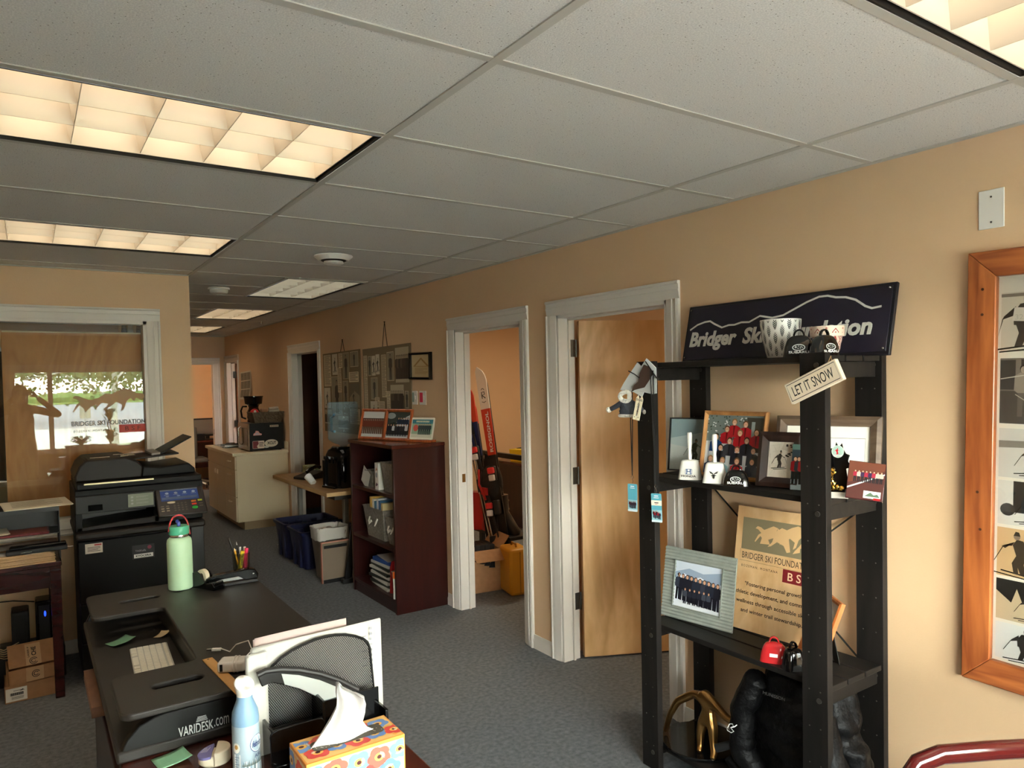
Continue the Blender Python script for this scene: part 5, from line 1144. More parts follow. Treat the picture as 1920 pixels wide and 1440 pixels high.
# pen cup and pens
GL = glossglass('clear_acrylic', (226, 230, 226), .03, 1.4)
pc = thing('pen_cup', 'clear glass pen cup on the far corner of the riser', 'pen cup', T(.735, 3.175, .8605))
MB().lathe([(.030, 0), (.032, .004), (.036, .095), (.0335, .095), (.030, .006), (0, .006)], 40).build('glass', GL, pc)
def pen(name, label, cat, p, q, r, m, tipm=None, capm=None):
    t = thing(name, label, cat, T(.735, 3.175, .867)); P = Vector(p); Q = Vector(q); d = (Q-P)
    MB().cyl(P, Q, r, r, 12).build('barrel', m, t)
    if tipm: MB().cyl(Q, Q+d*.12, r, r*.25, 12).build('tip', tipm, t)
    if capm: MB().cyl(Q-d*.3, Q+d*.02, r*1.15, r*1.15, 12).build('cap', capm, t)
    return t
YEL = mat('yellow_marker', (240, 204, 50), .35); PNK = mat('pink_marker', (222, 50, 96), .35); WPL = mat('white_pen_plastic', (226, 226, 222), .35)
hl_ = pen('highlighter', 'yellow highlighter with black print in the pen cup', 'highlighter', (-.012, -.016, .006), (.002, -.022, .098), .0085, YEL); 
c = CV(); [c.rect(-.02+.006*i, -.003, -.0165+.006*i, .003, (60, 54, 20)) for i in range(7)]; c.build('print', hl_, T(-.004, -.0285, .06) @ RY(-8) @ RX(90) @ RZ(80))
pen('highlighter', 'pink highlighter in the pen cup', 'highlighter', (.004, -.018, .006), (.019, -.02, .108), .0075, PNK)
pen('pencil', 'yellow pencil leaning left in the pen cup', 'pencil', (-.006, .0, .004), (-.026, -.006, .100), .0042, mat('pencil_yellow', (226, 160, 50), .4), mat('pencil_wood', (226, 196, 140), .6))
pen('pen', 'tall black pen leaning left out of the pen cup', 'pen', (-.004, .004, .004), (-.042, .01, .142), .005, BLACKP, BLACKP)
pen('letter_opener', 'thin black awl with a pale tip standing in the pen cup', 'pen', (.0, .008, .004), (-.013, .012, .12), .0022, BLACKP, WPL)
pen('pen', 'white pen upright in the middle of the pen cup', 'pen', (-.004, .01, .004), (.002, .02, .108), .0042, WPL)
pen('pen', 'grey pen beside the yellow highlighter in the pen cup', 'pen', (-.018, -.012, .004), (-.006, .006, .082), .0038, mat('grey_pen', (150, 150, 146), .35))
pen('pen', 'black and white pen behind the pink highlighter in the pen cup', 'pen', (.012, .004, .004), (.018, .012, .106), .0045, BLACKP, None, WPL)
pen('marker', 'dark red marker behind the pink highlighter in the pen cup', 'marker', (.018, .002, .004), (.026, .0, .102), .005, mat('dark_red_marker', (150, 26, 50), .35))
pen('pen', 'slim silver pen in the pen cup behind the pencil', 'pen', (-.012, .012, .004), (-.018, .018, .100), .0036, CHROME)
# ruler, charger
rl = thing('ruler', 'wooden ruler on the near edge of the riser', 'ruler', T(.428, 2.10, .8605) @ RZ(-85.5))
MB().box(-.152, .152, -.0145, .0145, 0, .003).build('rule', grain('ruler_wood', (220, 170, 104), (200, 148, 84), 8, (.1, 1, 1), .4), rl, bevel=.0006)
c = CV()
for i in range(61): c.rect(-.15+.005*i, -.0145, -.1496+.005*i, -.0145+(.006 if i % 5 == 0 else .003), (60, 44, 30)).same()
c.ell(-.143, 0, .0035, .0035, (60, 44, 30)); c.build('scale_marks', rl, T(0, 0, .0031), zoff=0)
ad = thing('phone_charger', 'white power adapter marked 1 with its cable wound around it, on the riser', 'charger', T(.466, 2.115, .8635) @ RZ(-28))
WHT = mat('white_gloss_plastic', (236, 234, 228), .25)
MB().box(-.045, .03, -.026, .026, 0, .030).build('adapter', WHT, ad, bevel=.007, seg=3); MB().box(.03, .05, -.018, .018, .004, .026).build('plug_end', WHT, ad, bevel=.003)
lettering('1', KTX, ad, T(-.033, -.0262, .015) @ RX(90), w=.008, h=.02, bold=.04)
pts = []
for i in range(4*16):
    a = 2*math.pi*i/16; k = i/64; pts.append((-.006+.018*k+.003*math.sin(a*.5), .031*math.cos(a), .015+.020*math.sin(a)))
b = MB(); b.tube(pts, .0017, 6); b.tube([(.012, .031, .015), (.03, .06, .03), (.01, .10, .045), (-.03, .115, .03), (-.05, .12, .008), (-.085, .155, .006)], .0017, 6); b.build('cable', WHT, ad)
b = MB(); b.box(-.112, -.085, .150, .160, .001, .008); b.build('usb_plug', WHT, ad, bevel=.001); b = MB(); b.box(-.127, -.112, .151, .159, .002, .007); b.build('usb_contact', CHROME, ad)

# mesh file organiser
fo_ = thing('file_organizer', 'black mesh file organizer with curved silver band on the desk', 'file organizer', T(.61, 1.80, .742))
OX, OZ = .61, .742
BLKM = mat('black_powder_steel', (20, 20, 20), .4)
out = [(.468, .80), (.470, .935), (.49, .958), (.513, .974), (.54, .986), (.568, .994), (.597, 1.0), (.625, 1.002), (.655, 1.001), (.682, .996), (.71, .986), (.732, .974), (.744, .962), (.750, .945), (.762, .80)]
poly = [(x-OX, z-OZ) for x, z in out]
b = MB(); b.tube([(x, .03, z) for x, z in poly], .0038, 8, closed=True); b.build('panel_frame', BLKM, fo_)
def clip_line(poly, px, pz, dx, dz):
    t0, t1 = -9, 9; n = len(poly); area = sum(poly[i][0]*poly[(i+1) % n][1]-poly[(i+1) % n][0]*poly[i][1] for i in range(n)); s = 1 if area > 0 else -1
    for i in range(n):
        ax, az = poly[i]; bx_, bz = poly[(i+1) % n]; nx, nz = -(bz-az)*s, (bx_-ax)*s
        num = (ax-px)*nx+(az-pz)*nz; den = dx*nx+dz*nz
        if abs(den) < 1e-9:
            if num > 0: return None
            continue
        t = num/den
        if den > 0: t0 = max(t0, t)
        else: t1 = min(t1, t)
    return (t0, t1) if t1 > t0+.002 else None
b = MB()
for ang in (57, -57):
    dx, dz = math.cos(R(ang)), math.sin(R(ang)); nx, nz = -dz, dx
    for k in range(-60, 90):
        px, pz = nx*k*.0042, nz*k*.0042+.12*0; r_ = clip_line(poly, px, pz, dx, dz)
        if r_:
            h_ = .00085; A = (px+dx*r_[0], pz+dz*r_[0]); B = (px+dx*r_[1], pz+dz*r_[1])
            yy = .030 if ang > 0 else .0305
            b.add([(A[0]-nx*h_, yy, A[1]-nz*h_), (B[0]-nx*h_, yy, B[1]-nz*h_), (B[0]+nx*h_, yy, B[1]+nz*h_), (A[0]+nx*h_, yy, A[1]+nz*h_)], [(0, 1, 2, 3)])
b.build('mesh_panel', BLKM, fo_, smooth=False)
UP = [(.445, .957), (.465, .962), (.50, .958), (.546, .945), (.60, .922), (.65, .893), (.70, .855), (.735, .82), (.765, .775)]
LO = [(.455, .925), (.478, .930), (.51, .915), (.545, .896), (.59, .862), (.625, .825), (.65, .79), (.672, .752), (.70, .744)]
MB().prism([(x-OX, z-OZ) for x, z in UP]+[(x-OX, z-OZ) for x, z in LO[::-1]], -.004, .004, M=RX(90)).build('band', BLKM, fo_, bevel=.002)
inn = [(UP[i][0]*.78+LO[i][0]*.22, UP[i][1]*.78+LO[i][1]*.22-.002) for i in range(2, 8)]+[(UP[i][0]*.06+LO[i][0]*.94, UP[i][1]*.06+LO[i][1]*.94) for i in range(7, 1, -1)]
MB().prism([(x-OX, z-OZ) for x, z in inn], .004, .0055, M=RX(90)).build('silver_inlay', mat('satin_silver', (186, 192, 188), .4, .2), fo_, bevel=.0005)
b = MB(); b.tube([(x-OX, -.002, z-OZ) for x, z in UP[:7]], .0075, 10); b.build('band_rim', mat('soft_black_rim', (40, 38, 37), .45), fo_)
MB().box(-.145, .155, -.075, .028, 0, .012).build('base_tray', BLACKG, fo_, bevel=.002)
MB().prism(rrect(-.155, 0, -.02, .095, .018), 0, .008, M=T(0, -.055, 0) @ RX(90)).build('front_panel', BLACKG, fo_, bevel=.002)
MB().box(-.15, -.142, -.055, .028, 0, .09).build('end_panel', BLACKG, fo_, bevel=.002); MB().box(-.024, -.016, -.055, .028, 0, .13).build('divider', BLACKG, fo_, bevel=.002); MB().box(-.016, .145, -.012, -.006, 0, .11).build('back_panel', BLACKG, fo_, bevel=.001)
MB().box(.146, .155, -.05, .05, .0, .06).build('end_panel', BLACKG, fo_, bevel=.002)
# papers in the organiser
def sheets(name, label, x0, x1, y, z0, z1l, z1r, n, m, group=None, curl=.004):
    t = thing(name, label, 'papers', T((x0+x1)/2, y, .742), group); w = x1-x0; b = MB()
    for i in range(n):
        yy = i*.0016; a = (math.sin(i*2.3)*.002); q = 8; vs = []
        for j in range(q+1):
            u = j/q; vs += [(-w/2+w*u+a, yy+curl*math.sin(u*3+i*.4), z0), (-w/2+w*u+a, yy+curl*math.sin(u*3+i*.4)+.003, z1l+(z1r-z1l)*u+a)]
        b.add(vs, [(2*j, 2*j+2, 2*j+3, 2*j+1) for j in range(q)])
    o = b.build('sheet_stack', m, t); o.modifiers.new('s', 'SOLIDIFY').thickness = .0004; return t
sheets('file_folder', 'pale pink file folder edge rearmost in the organizer', .458, .70, 1.868, 0, .278, .282, 3, mat('pale_pink_card', (206, 184, 178), .7))
p2 = sheets('paper_sheets', 'white sheets standing in the mesh file organizer, printed edge at right', .445, .788, 1.84, 0, .262, .270, 9, PAPER)
c = CV(); 
for i in range(5): c.line([(.0, -.02*i), (.012, -.02*i)], .0012, (90, 90, 100)); 
c.block(.02, -.16, .03, .03, 12, (150, 150, 156)); c.line([(.035, -.2), (.035, .02)], .0006, (130, 130, 140)); c.build('print', p2, T(.115, -.0035, .235) @ RX(90))
sheets('paper_sheets', 'thick stack of white sheets at the left end of the organizer', .428, .475, 1.822, 0, .252, .256, 12, PAPER, curl=.002)
# air freshener can
af = thing('air_freshener_can', 'pale blue air freshener spray can with white slanted top', 'spray can', T(.402, 1.748, .7425) @ Matrix.Scale(.93, 4))
CAN = mat('pale_blue_can', (176, 196, 208), .3, .2); CB = mat('sky_blue_collar', (128, 162, 192), .45)
MB().lathe([(.030, 0), (.033, .004), (.033, .13), (.0325, .142)], 40).build('can', CAN, af)
MB().lathe([(.0325, .138), (.033, .15), (.031, .17), (.024, .188), (.0195, .20), (.0185, .215), (.0, .215)], 40).build('collar', CB, af)
b = MB(); rg = []
for k, (rr_, z) in enumerate(((.0185, .205), (.0195, .215), (.0235, .23), (.024, .238), (.021, .2405), (.001, .242))): rg.append([(rr_*math.cos(t), rr_*math.sin(t)*1.0, z+(.012*math.sin(t) if k > 1 else 0)) for t in [2*math.pi*j/32 for j in range(32)]])
b.loft(rg); b.build('spray_head', mat('white_spray_head', (240, 236, 230), .35), af, M=RZ(10))
def canwrap(u, v, z): r_ = .0332+z; a = R(-100)+u/.033; return (r_*math.cos(a), r_*math.sin(a), v)
c = CV(); c.rect(-.075, .086, .075, .092, (36, 52, 110)); c.ell(.028, .092, .021, .022, (36, 52, 110), 28); c.ell(.028, .092, .0195, .0205, (232, 238, 242), 28); c.ell(-.027, .088, .010, .013, (240, 238, 230), 20); c.ell(-.027, .09, .005, .006, (206, 160, 90), 14)
c.rect(-.034, .0, -.016, .072, (238, 240, 240))
for i in range(11): c.rect(-.032, .064-.006*i, -.019-.004*(i % 3), .0655-.006*i, (110, 120, 150)).same()
c.z += .0004
for i in range(16):
    x = -.012+.0045*i; c.poly([(x, 0), (x+.004, 0), (x+.006+.002*math.sin(i), .045+.01*math.sin(i*1.7)), (x+.001, .05+.008*math.cos(i))], [(150, 176, 196), (216, 228, 234), (118, 140, 150), (236, 240, 242)][i % 4])
for i in range(26): c.poly([(-.012+.003*i, .042), (-.009+.003*i, .042), (-.0105+.003*i, .05+.004*(i % 3))], (96, 106, 100)).same()
c.build('label_art', af, wrap=canwrap)
lettering('febreze', mat('navy_script', (30, 46, 110), .5), af, I4, w=.031, h=.016, shear=.35, bold=.01, wrap=lambda x, y, z: canwrap(x+.028, y+.093, .0016)); lettering('AIR', MATS['navy_script'], af, I4, w=.018, h=.009, wrap=lambda x, y, z: canwrap(x+.027, y+.062, .0014))
# round gel air freshener
ra = thing('gel_air_freshener', 'small cream round air freshener with a lilac face, bottom edge of the desk', 'air freshener', T(.352, 1.86, .7425) @ RZ(-20))
MB().lathe([(.030, 0), (.036, .006), (.036, .018), (.030, .026), (0, .028)], 36, squash=(1, .8)).build('base', mat('cream_plastic', (232, 220, 196), .35), ra)
b = MB(); b.prism(arc(0, 0, .034, 90, 270, 18), 0, .006); b.build('lilac_face', mat('lilac_label', (134, 130, 190), .45), ra, M=T(-.003, 0, .026) @ RY(-12))
b = MB(); b.prism(arc(0, 0, .034, -90, 90, 18), 0, .034); b.build('cream_half', MATS['cream_plastic'], ra, M=T(.004, 0, .004), bevel=.003)
c = CV(); c.block(-.013, -.012, .013, .012, 4, (224, 222, 240)); c.build('print', ra, T(-.018, 0, .0338) @ RY(-12) @ RZ(70))
# tissue box
tx = thing('tissue_box', 'floral orange, red and blue tissue box at the bottom of the photo', 'tissue box', T(.592, 1.5915, .742))
TBX = mat('orange_carton', (240, 160, 70), .5); MB().box(-.117, .117, -.06, .06, 0, .098).build('carton', TBX, tx, bevel=.0015)
def flowers(c, w, h, seed, n, base=(246, 226, 180)):
    rnd = random.Random(seed); c.rect(.004, .004, w-.004, h-.004, base)
    def fl_(x, y, r, col, eye=(246, 190, 90)):
        pts = []; k = rnd.uniform(0, 6)
        for i in range(30):
            a = 2*math.pi*i/30; rr = r*(.82+.24*abs(math.sin(a*2.5+k))); pts.append((min(max(x+rr*math.cos(a), .004), w-.004), min(max(y+rr*math.sin(a)*.85, .004), h-.004)))
        c.poly(pts, col); c.ell(min(max(x, r*.5), w-r*.5), min(max(y, r*.4), h-r*.4), r*.42, r*.34, eye, 14); c.ell(min(max(x, r*.5), w-r*.5), min(max(y, r*.4), h-r*.4), r*.2, r*.17, (76, 26, 34), 10)
        xx, yy = min(max(x, r*.7), w-r*.7), min(max(y, r*.7), h-r*.7)
        for i in range(7):
            a = k+i*.28; c.line([(xx+r*.25*math.cos(a), yy+r*.22*math.sin(a)), (xx+r*.5*math.cos(a), yy+r*.42*math.sin(a))], r*.05, (252, 240, 214)).same()
    for i in range(14): c.ell(rnd.uniform(.01, w-.01), rnd.uniform(.008, h-.008), .006, .0035, rnd.choice([(246, 180, 80), (250, 206, 120)]), 8, rnd.uniform(0, 3))
    cols = [(120, 154, 208), (224, 74, 66), (240, 100, 84), (104, 140, 200)]
    for i in range(n):
        fl_((i+.5)/n*w+rnd.uniform(-.004, .004), h*(.3 if i % 2 else .7)+rnd.uniform(-.004, .004), rnd.uniform(.025, .032), cols[i % 4])
c = CV(); flowers(c, .234, .12, 3, 10, (248, 200, 120)); c.z += .0002; c.poly([(x+.117, y+.06) for x, y in rrect(-.085, -.024, .085, .024, .014)], (84, 78, 66))
rn = random.Random(8)
for i in range(46): c.ell(.117+rn.uniform(-.08, .08), .06+rn.uniform(-.02, .02), .0016, .0011, (226, 222, 210), 5)
c.build('top_print', tx, T(-.117, -.06, .0982))
c = CV(); flowers(c, .234, .094, 5, 9); c.build('front_print', tx, T(-.117, -.0602, .001) @ RX(90))
c = CV(); flowers(c, .12, .094, 7, 4); c.build('side_print', tx, T(-.1172, .06, .001) @ RZ(-90) @ RX(90))
# tissue
tu = thing('tissue', 'white tissue sticking up out of the floral box', 'tissue', T(.592, 1.5915, .841))
b = MB(); rg = []
prof = [(0, .078, .018, -.01), (.012, .062, .02, -.012), (.03, .048, .022, -.008), (.055, .042, .02, .004), (.08, .037, .016, .010), (.10, .034, .012, .008), (.115, .026, .009, -.002), (.127, .014, .006, -.012), (.137, .006, .003, -.018)]
for z, wx, wy, ox2 in prof:
    rg.append([((ox2+wx*math.cos(t)), (wy*math.sin(t)*(.55+.45*math.sin(3*t+z*30)))+.006*math.sin(z*40)+.007*math.sin(5*t+z*22)*min(1, z*14), z*(1-.12*max(0, math.cos(t)))) for t in [2*math.pi*j/40 for j in range(40)]])
b.loft(rg, caps=False); b.build('sheet', mat('tissue_paper', (190, 188, 187), .9), tu, ang=80)
# ================================================================== copier and the side table at the left
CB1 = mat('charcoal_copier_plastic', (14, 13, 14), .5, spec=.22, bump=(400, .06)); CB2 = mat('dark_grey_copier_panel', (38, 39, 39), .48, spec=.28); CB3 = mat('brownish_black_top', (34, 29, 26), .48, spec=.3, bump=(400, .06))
cp = thing('photocopier', 'black floor-standing office copier with touch screen by the partition', 'copier', T(.53, 4.93, 0))
OX, OY = .53, 4.93
def cbx(x0, x1, y0, y1, z0, z1, M=None): return MB().box(x0-OX, x1-OX, y0-OY, y1-OY, z0, z1, M=M)
cbx(.215, .865, 4.67, 5.22, .05, .835).build('body', CB1, cp, bevel=.01)
for z0, z1 in ((.055, .235), (.245, .455)): 
    d = cbx(.213, .78, 4.655, 4.675, z0, z1).build('paper_drawer', CB1, cp, bevel=.004); cbx(.40, .56, 4.652, 4.657, z1-.05, z1-.025).build('drawer_grip', BLACKG, d)
cbx(.21, .79, 4.65, 4.675, .465, .812).build('front_door', CB1, cp, bevel=.006)
cbx(.795, .868, 4.66, 4.675, .055, .82).build('side_trim', mat('copier_side_black', (22, 22, 24), .35), cp, bevel=.004)
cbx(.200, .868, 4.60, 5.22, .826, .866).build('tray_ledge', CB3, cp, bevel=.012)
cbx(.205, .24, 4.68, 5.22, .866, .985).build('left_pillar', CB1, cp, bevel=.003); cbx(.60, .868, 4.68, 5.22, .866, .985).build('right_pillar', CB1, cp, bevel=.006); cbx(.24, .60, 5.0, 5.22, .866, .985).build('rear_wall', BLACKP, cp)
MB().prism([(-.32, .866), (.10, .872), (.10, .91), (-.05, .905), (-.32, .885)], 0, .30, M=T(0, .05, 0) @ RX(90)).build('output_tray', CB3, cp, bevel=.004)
cbx(.205, .60, 4.615, 4.66, .972, 1.068).build('front_strip', CB2, cp, bevel=.003)
cbx(.205, .868, 4.655, 5.24, .972, 1.10).build('scanner_bed', CB1, cp, bevel=.006)
cbx(.265, .335, 4.611, 4.616, .985, 1.018).build('slot', BLACKG, cp)
cbx(.462, .592, 4.6115, 4.616, .985, 1.058).build('olive_label', mat('olive_grey_sticker', (112, 118, 98), .35), cp)
c = CV()
for i in range(3): c.ell(.02, .055-.018*i, .007, .006, (150, 154, 140), 8); c.block(.035, .048-.018*i, .11, .062-.018*i, 3, (140, 146, 130))
c.build('label_print', cp, T(.462-OX, 4.611-OY, .985) @ RX(90))
cbx(.215, .862, 4.64, 5.23, 1.10, 1.135).build('lid', CB1, cp, bevel=.006)
cbx(.25, .60, 4.632, 4.64, 1.128, 1.137).build('lid_handle_strip', mat('champagne_strip', (196, 182, 148), .3, .5), cp, bevel=.001)
# document feeder body
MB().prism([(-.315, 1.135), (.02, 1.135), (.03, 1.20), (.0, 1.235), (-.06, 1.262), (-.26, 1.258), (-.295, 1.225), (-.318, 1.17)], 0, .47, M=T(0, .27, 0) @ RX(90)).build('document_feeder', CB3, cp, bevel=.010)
MB().prism([(.02, 1.135), (.318, 1.135), (.315, 1.165), (.28, 1.20), (.12, 1.185), (.03, 1.20)], 0, .44, M=T(0, .26, 0) @ RX(90)).build('exit_tray', CB1, cp, bevel=.008)
tr_ = MB().box(-.0, .27, -.16, .16, 0, .010).build('input_tray', CB3, cp, bevel=.003, M=T(-.03, .05, 1.232) @ RY(-4)); MB().box(.0, .20, -.14, .14, 0, .008).build('tray_extension', CB1, tr_, bevel=.002, M=T(.17, -.02, .012) @ RY(-24)); MB().box(.12, .17, -.15, .15, 0, .014).build('guide', mat('grey_guide', (120, 112, 100), .4), tr_, M=T(.0, 0, .012), bevel=.002)
c = CV(); c.rect(0, 0, .075, .16, (168, 160, 140)); c.rect(.015, .06, .045, .10, (226, 220, 200)); c.rect(.02, .065, .04, .095, (70, 66, 60)); c.build('feeder_diagram', cp, T(-.075, -.13, 1.2640))
for x, y, w in ((-.235, -.115, .10), (-.08, -.135, .04), (-.105, .02, .045)):
    MB().box(x, x+w, y, y+.008, 1.2625, 1.2642).build('note_strip', mat('pale_strip_label', (222, 214, 190), .4), cp, M=RZ(0))
# control panel
cpan = MB().box(-.132, .132, -.105, .105, -.018, 0).build('control_panel', mat('panel_dark_brown', (46, 40, 38), .32), cp, bevel=.016, seg=3, M=T(.735-OX, 4.585-OY, .998) @ RX(42))
MB().box(-.105, .098, .005, .088, 0, .002).build('touch_screen', mat('touch_screen_lit', (24, 32, 60), .12, emis=((70, 88, 140), .22)), cpan)
c = CV(); c.rect(-.105, .078, .098, .088, (120, 130, 150)); c.rect(-.1, .012, .092, .03, (86, 100, 130))
for i in range(4): c.ell(-.07+.048*i, .06, .010, .008, (170, 184, 206), 12); c.rect(-.085+.048*i, .046, -.058+.048*i, .049, (150, 160, 180))
for i in range(2): c.ell(-.07+.06*i, .036, .010, .005, (120, 134, 160), 10)
c.build('screen_icons', cpan, T(0, 0, .0022), INKG)
c = CV(); kx = [-.10, -.078, -.056, -.03, -.014, .002, .018]
for x in (.0-.04, -.02, .0, .02):
    for y in (-.02, -.037, -.054, -.071): c.ell(x+.0, y, .0062, .0048, (96, 90, 82), 10)
for x in (-.105, -.078):
    for y in (-.035, -.052, -.069): c.rect(x-.008, y-.004, x+.008, y+.004, (150, 140, 120) if y < -.04 else (112, 104, 92))
c.ell(-.055, -.004-.006, .022, .008, (226, 214, 186), 16); c.rect(.052, -.021, .078, -.009, (224, 120, 60)); c.rect(.052, -.042, .078, -.030, (222, 70, 50)); c.ell(.066, -.063, .016, .011, (60, 170, 70), 14); c.rect(.088, -.018, .112, -.005, (186, 200, 70)); c.rect(.092, -.04, .112, -.032, (110, 100, 90)); c.rect(.092, -.058, .112, -.05, (110, 100, 90))
c.build('keypad', cpan, T(0, 0, .0006), INKG)
c = CV(); c.rect(0, 0, .085, .055, (216, 206, 190)); c.rect(.045, .042, .08, .05, (176, 50, 50)); c.block(.005, .004, .08, .04, 4, (96, 86, 80)); c.build('service_label', cp, T(.245-OX, 4.6495-OY, .742) @ RX(90))
c = CV(); c.rect(-.058, -.04, .058, .04, (14, 14, 15)); c.rect(-.05, -.034, .05, -.012, (216, 214, 208)); c.ell(.032, .022, .011, .011, (120, 30, 60), 14); c.build('name_plate', cp, T(.535-OX, 4.6495-OY, .715) @ RX(90))
lettering('TASKalfa', mat('plate_grey_ink', (150, 140, 150), .5), cp, T(.52-OX, 4.649-OY, .722) @ RX(90), w=.055, h=.011); lettering('KYOCERA', KTX, cp, T(.535-OX, 4.649-OY, .692) @ RX(90), w=.08, h=.012, bold=.03)
for x in (.26, .82):
    for y in (4.72, 5.16): MB().cyl((x-OX-.01, y-OY, .025), (x-OX+.01, y-OY, .025), .025, n=14).box(x-OX-.02, x-OX+.02, y-OY-.02, y-OY+.02, .045, .055).build('caster', BLACKP, cp)

# mahogany side table
st_ = thing('side_table', 'red mahogany side table at the left edge loaded with trays and papers', 'table', T(-.6, 4.91, 0))
RED = grain('red_mahogany', (60, 18, 17), (48, 13, 13), 5, (.2, 1, 1), .25, lines=6)
MB().box(-.73, .73, -.355, .355, .716, .742).build('tabletop', RED, st_, bevel=.006); MB().box(-.69, .69, -.325, -.305, .60, .716).build('apron', RED, st_, bevel=.002); MB().box(.665, .685, -.3, .3, .60, .716).build('apron', RED, st_, bevel=.002)
for x in (-.70, .70):
    for y in (-.32, .32): MB().frus((x-.022, x+.022, y-.022, y+.022), (x-.026, x+.026, y-.026, y+.026), 0, .716).build('leg', RED, st_, bevel=.003)
# stacked letter tray
lt = thing('letter_tray', 'black two-level letter tray stacked with documents on the side table', 'letter tray', T(-.17, 4.82, .742))
b = MB()
for z in (.145, .285):
    b.box(-.30, .30, -.19, .19, z-.004, z)
    b.box(-.30, -.296, -.19, .19, z-.13 if z > .2 else z-.06, z); b.box(.296, .30, -.19, .19, z-.13 if z > .2 else z-.06, z)
b.box(-.30, .30, -.192, -.188, .262, .285); b.box(-.30, .30, .0, .19, .15, .28); b.build('frame', BLACKP, lt, bevel=.001)
MB().box(.296, .30, -.19, .19, 0, .145).build('leg', BLACKP, lt); MB().box(-.30, -.296, -.19, .19, 0, .145).build('leg', BLACKP, lt)
def flat_pile(name, label, cx, cy, z, w, d, n, m, rot=0, cat='papers', jit=.006, th=.0012, top=None, group=None):
    t = thing(name, label, cat, T(cx, cy, z) @ RZ(rot), group); b = MB(); rn = random.Random(int(cx*1000+z*77))
    for i in range(n):
        M = T(rn.uniform(-jit, jit), rn.uniform(-jit, jit), i*th) @ RZ(rn.uniform(-1.5, 1.5)); b.box(-w/2, w/2, -d/2, d/2, .0001, th*.8, M=M)
    b.build('sheet_stack', m, t, smooth=False)
    if top: c = CV(); top(c, w, d); c.build('print', t, T(-w/2, -d/2, n*th+.0004))
    return t
def formp(c, w, d):
    c.block(w*.05, d*.1, w*.95, d*.9, 9, (186, 176, 156)); c.line([(w*.1, d*.3), (w*.8, d*.5)], .0012, (150, 146, 140)); 
    for i in range(8): c.line([(w*(.2+.08*i), d*.4), (w*(.21+.08*i), d*.62), (w*(.235+.08*i), d*.4)], .001, (170, 160, 146))
WP = mat('warm_white_paper', (236, 226, 204), .7)
flat_pile('document_pile', 'white printed plan sheets fanned on top of the letter tray', .03, 4.80, 1.0275, .31, .34, 4, WP, 4, top=formp)
flat_pile('document_pile', 'papers with a small drawing at the left on top of the letter tray', -.28, 4.79, 1.0275, .24, .30, 3, WP, -6, top=lambda c, w, d: (c.rect(w*.1, d*.2, w*.75, d*.8, (206, 196, 196)), c.poly([(w*.7, d*.1), (w*.85, d*.5), (w*.95, d*.1)], (150, 130, 120)), c.poly([(w*.2, d*.3), (w*.4, d*.6), (w*.6, d*.3)], (170, 110, 120))))
mg = flat_pile('magazine', 'dark red magazine lying in the upper letter tray opening', -.10, 4.735, .90, .36, .19, 5, mat('red_magazine_cover', (126, 30, 34), .3), 3, 'magazine', .001, .002, top=lambda c, w, d: (c.rect(w*.5, d*.1, w*.98, d*.9, (170, 96, 84)), c.rect(w*.1, d*.3, w*.3, d*.6, (200, 170, 160)))); mg.matrix_world = T(-.10, 4.72, .8875+.0) @ RX(0)
flat_pile('document_pile', 'cream papers in the lower letter tray at the left edge', -.23, 4.73, .8945+.012, .25, .27, 3, WP, 5)
hp = thing('hole_punch', 'long black three-hole punch on the side table', 'hole punch', T(.04, 4.60, .80))
MB().box(-.155, .12, -.035, .035, 0, .022).build('base', BLACKP, hp, bevel=.004); MB().box(-.14, .115, -.02, .03, .022, .04).build('lever', BLACKG, hp, bevel=.006); MB().box(-.09, -.04, -.037, -.034, .008, .012).build('chrome_label', CHROME, hp); MB().cyl((.10, -.03, .012), (.145, -.03, .012), .003, n=8).build('pin', CHROME, hp)
flat_pile('document_pile', 'big messy pile of manila folders and papers on the front of the side table', -.08, 4.66, .7425, .33, .20, 26, mat('manila_folder', (224, 190, 146), .7), 4, jit=.014, th=.0021)
flat_pile('paper_sheets', 'loose white sheet with a rounded corner on top of the manila folders', .02, 4.63, .7985-.0, .13, .13, 1, PAPER, 12)
flat_pile('paper_sheets', 'white index cards on the manila folders at the far left edge', -.17, 4.64, .7985, .14, .10, 1, PAPER, -8)
# under the table
CBL = mat('black_cable', (16, 16, 17), .5)
up = thing('battery_backup', 'black box on the floor under the side table carrying the routers', 'battery backup', T(-.02, 5.03, 0)); MB().box(-.16, .16, -.13, .13, 0, .185).build('case', BLACKP, up, bevel=.01)
def router(label, x, y, w, h, blue):
    t = thing('router', label, 'router', T(x, y, .1855)); MB().box(-w/2, w/2, -.07, .07, 0, h).build('case', BLACKG if blue else BLACKP, t, bevel=.008)
    MB().box(-w*.3, w*.3, -.073, -.07, h*.06, h*.9).build('front_strip', BLACKP, t, bevel=.001)
    if blue: b = MB(); b.ball((.004, -.074, h*.72), (.005, .002, .016), 10); b.build('status_light', mat('blue_led', (20, 40, 255), .3, emis=((20, 50, 255), 3)), t)
    MB().box(-.006, .006, -.0745, -.073, h*.09, h*.105).build('power_light', mat('faint_led', (140, 150, 230), .3, emis=((120, 140, 255), .8)), t)
router('black router with a bright blue light under the side table', .045, 5.0, .085, .265, True); router('black modem under the side table, left of the blue-lit router', -.07, 5.0, .085, .225, False)
cb = thing('cable_bundle', 'tangle of black and beige cables under the side table', 'cables', T(-.2, 4.95, 0))
b = MB(); rn = random.Random(5)
for i in range(7): 
    a = rn.uniform(0, 6); b.tube([(.0+.05*math.cos(t+a)-.05, .04*math.sin(t), .1+.09*math.sin(t*1.0+i)+.01*i) for t in [i2*.5 for i2 in range(13)]], .004, 6)
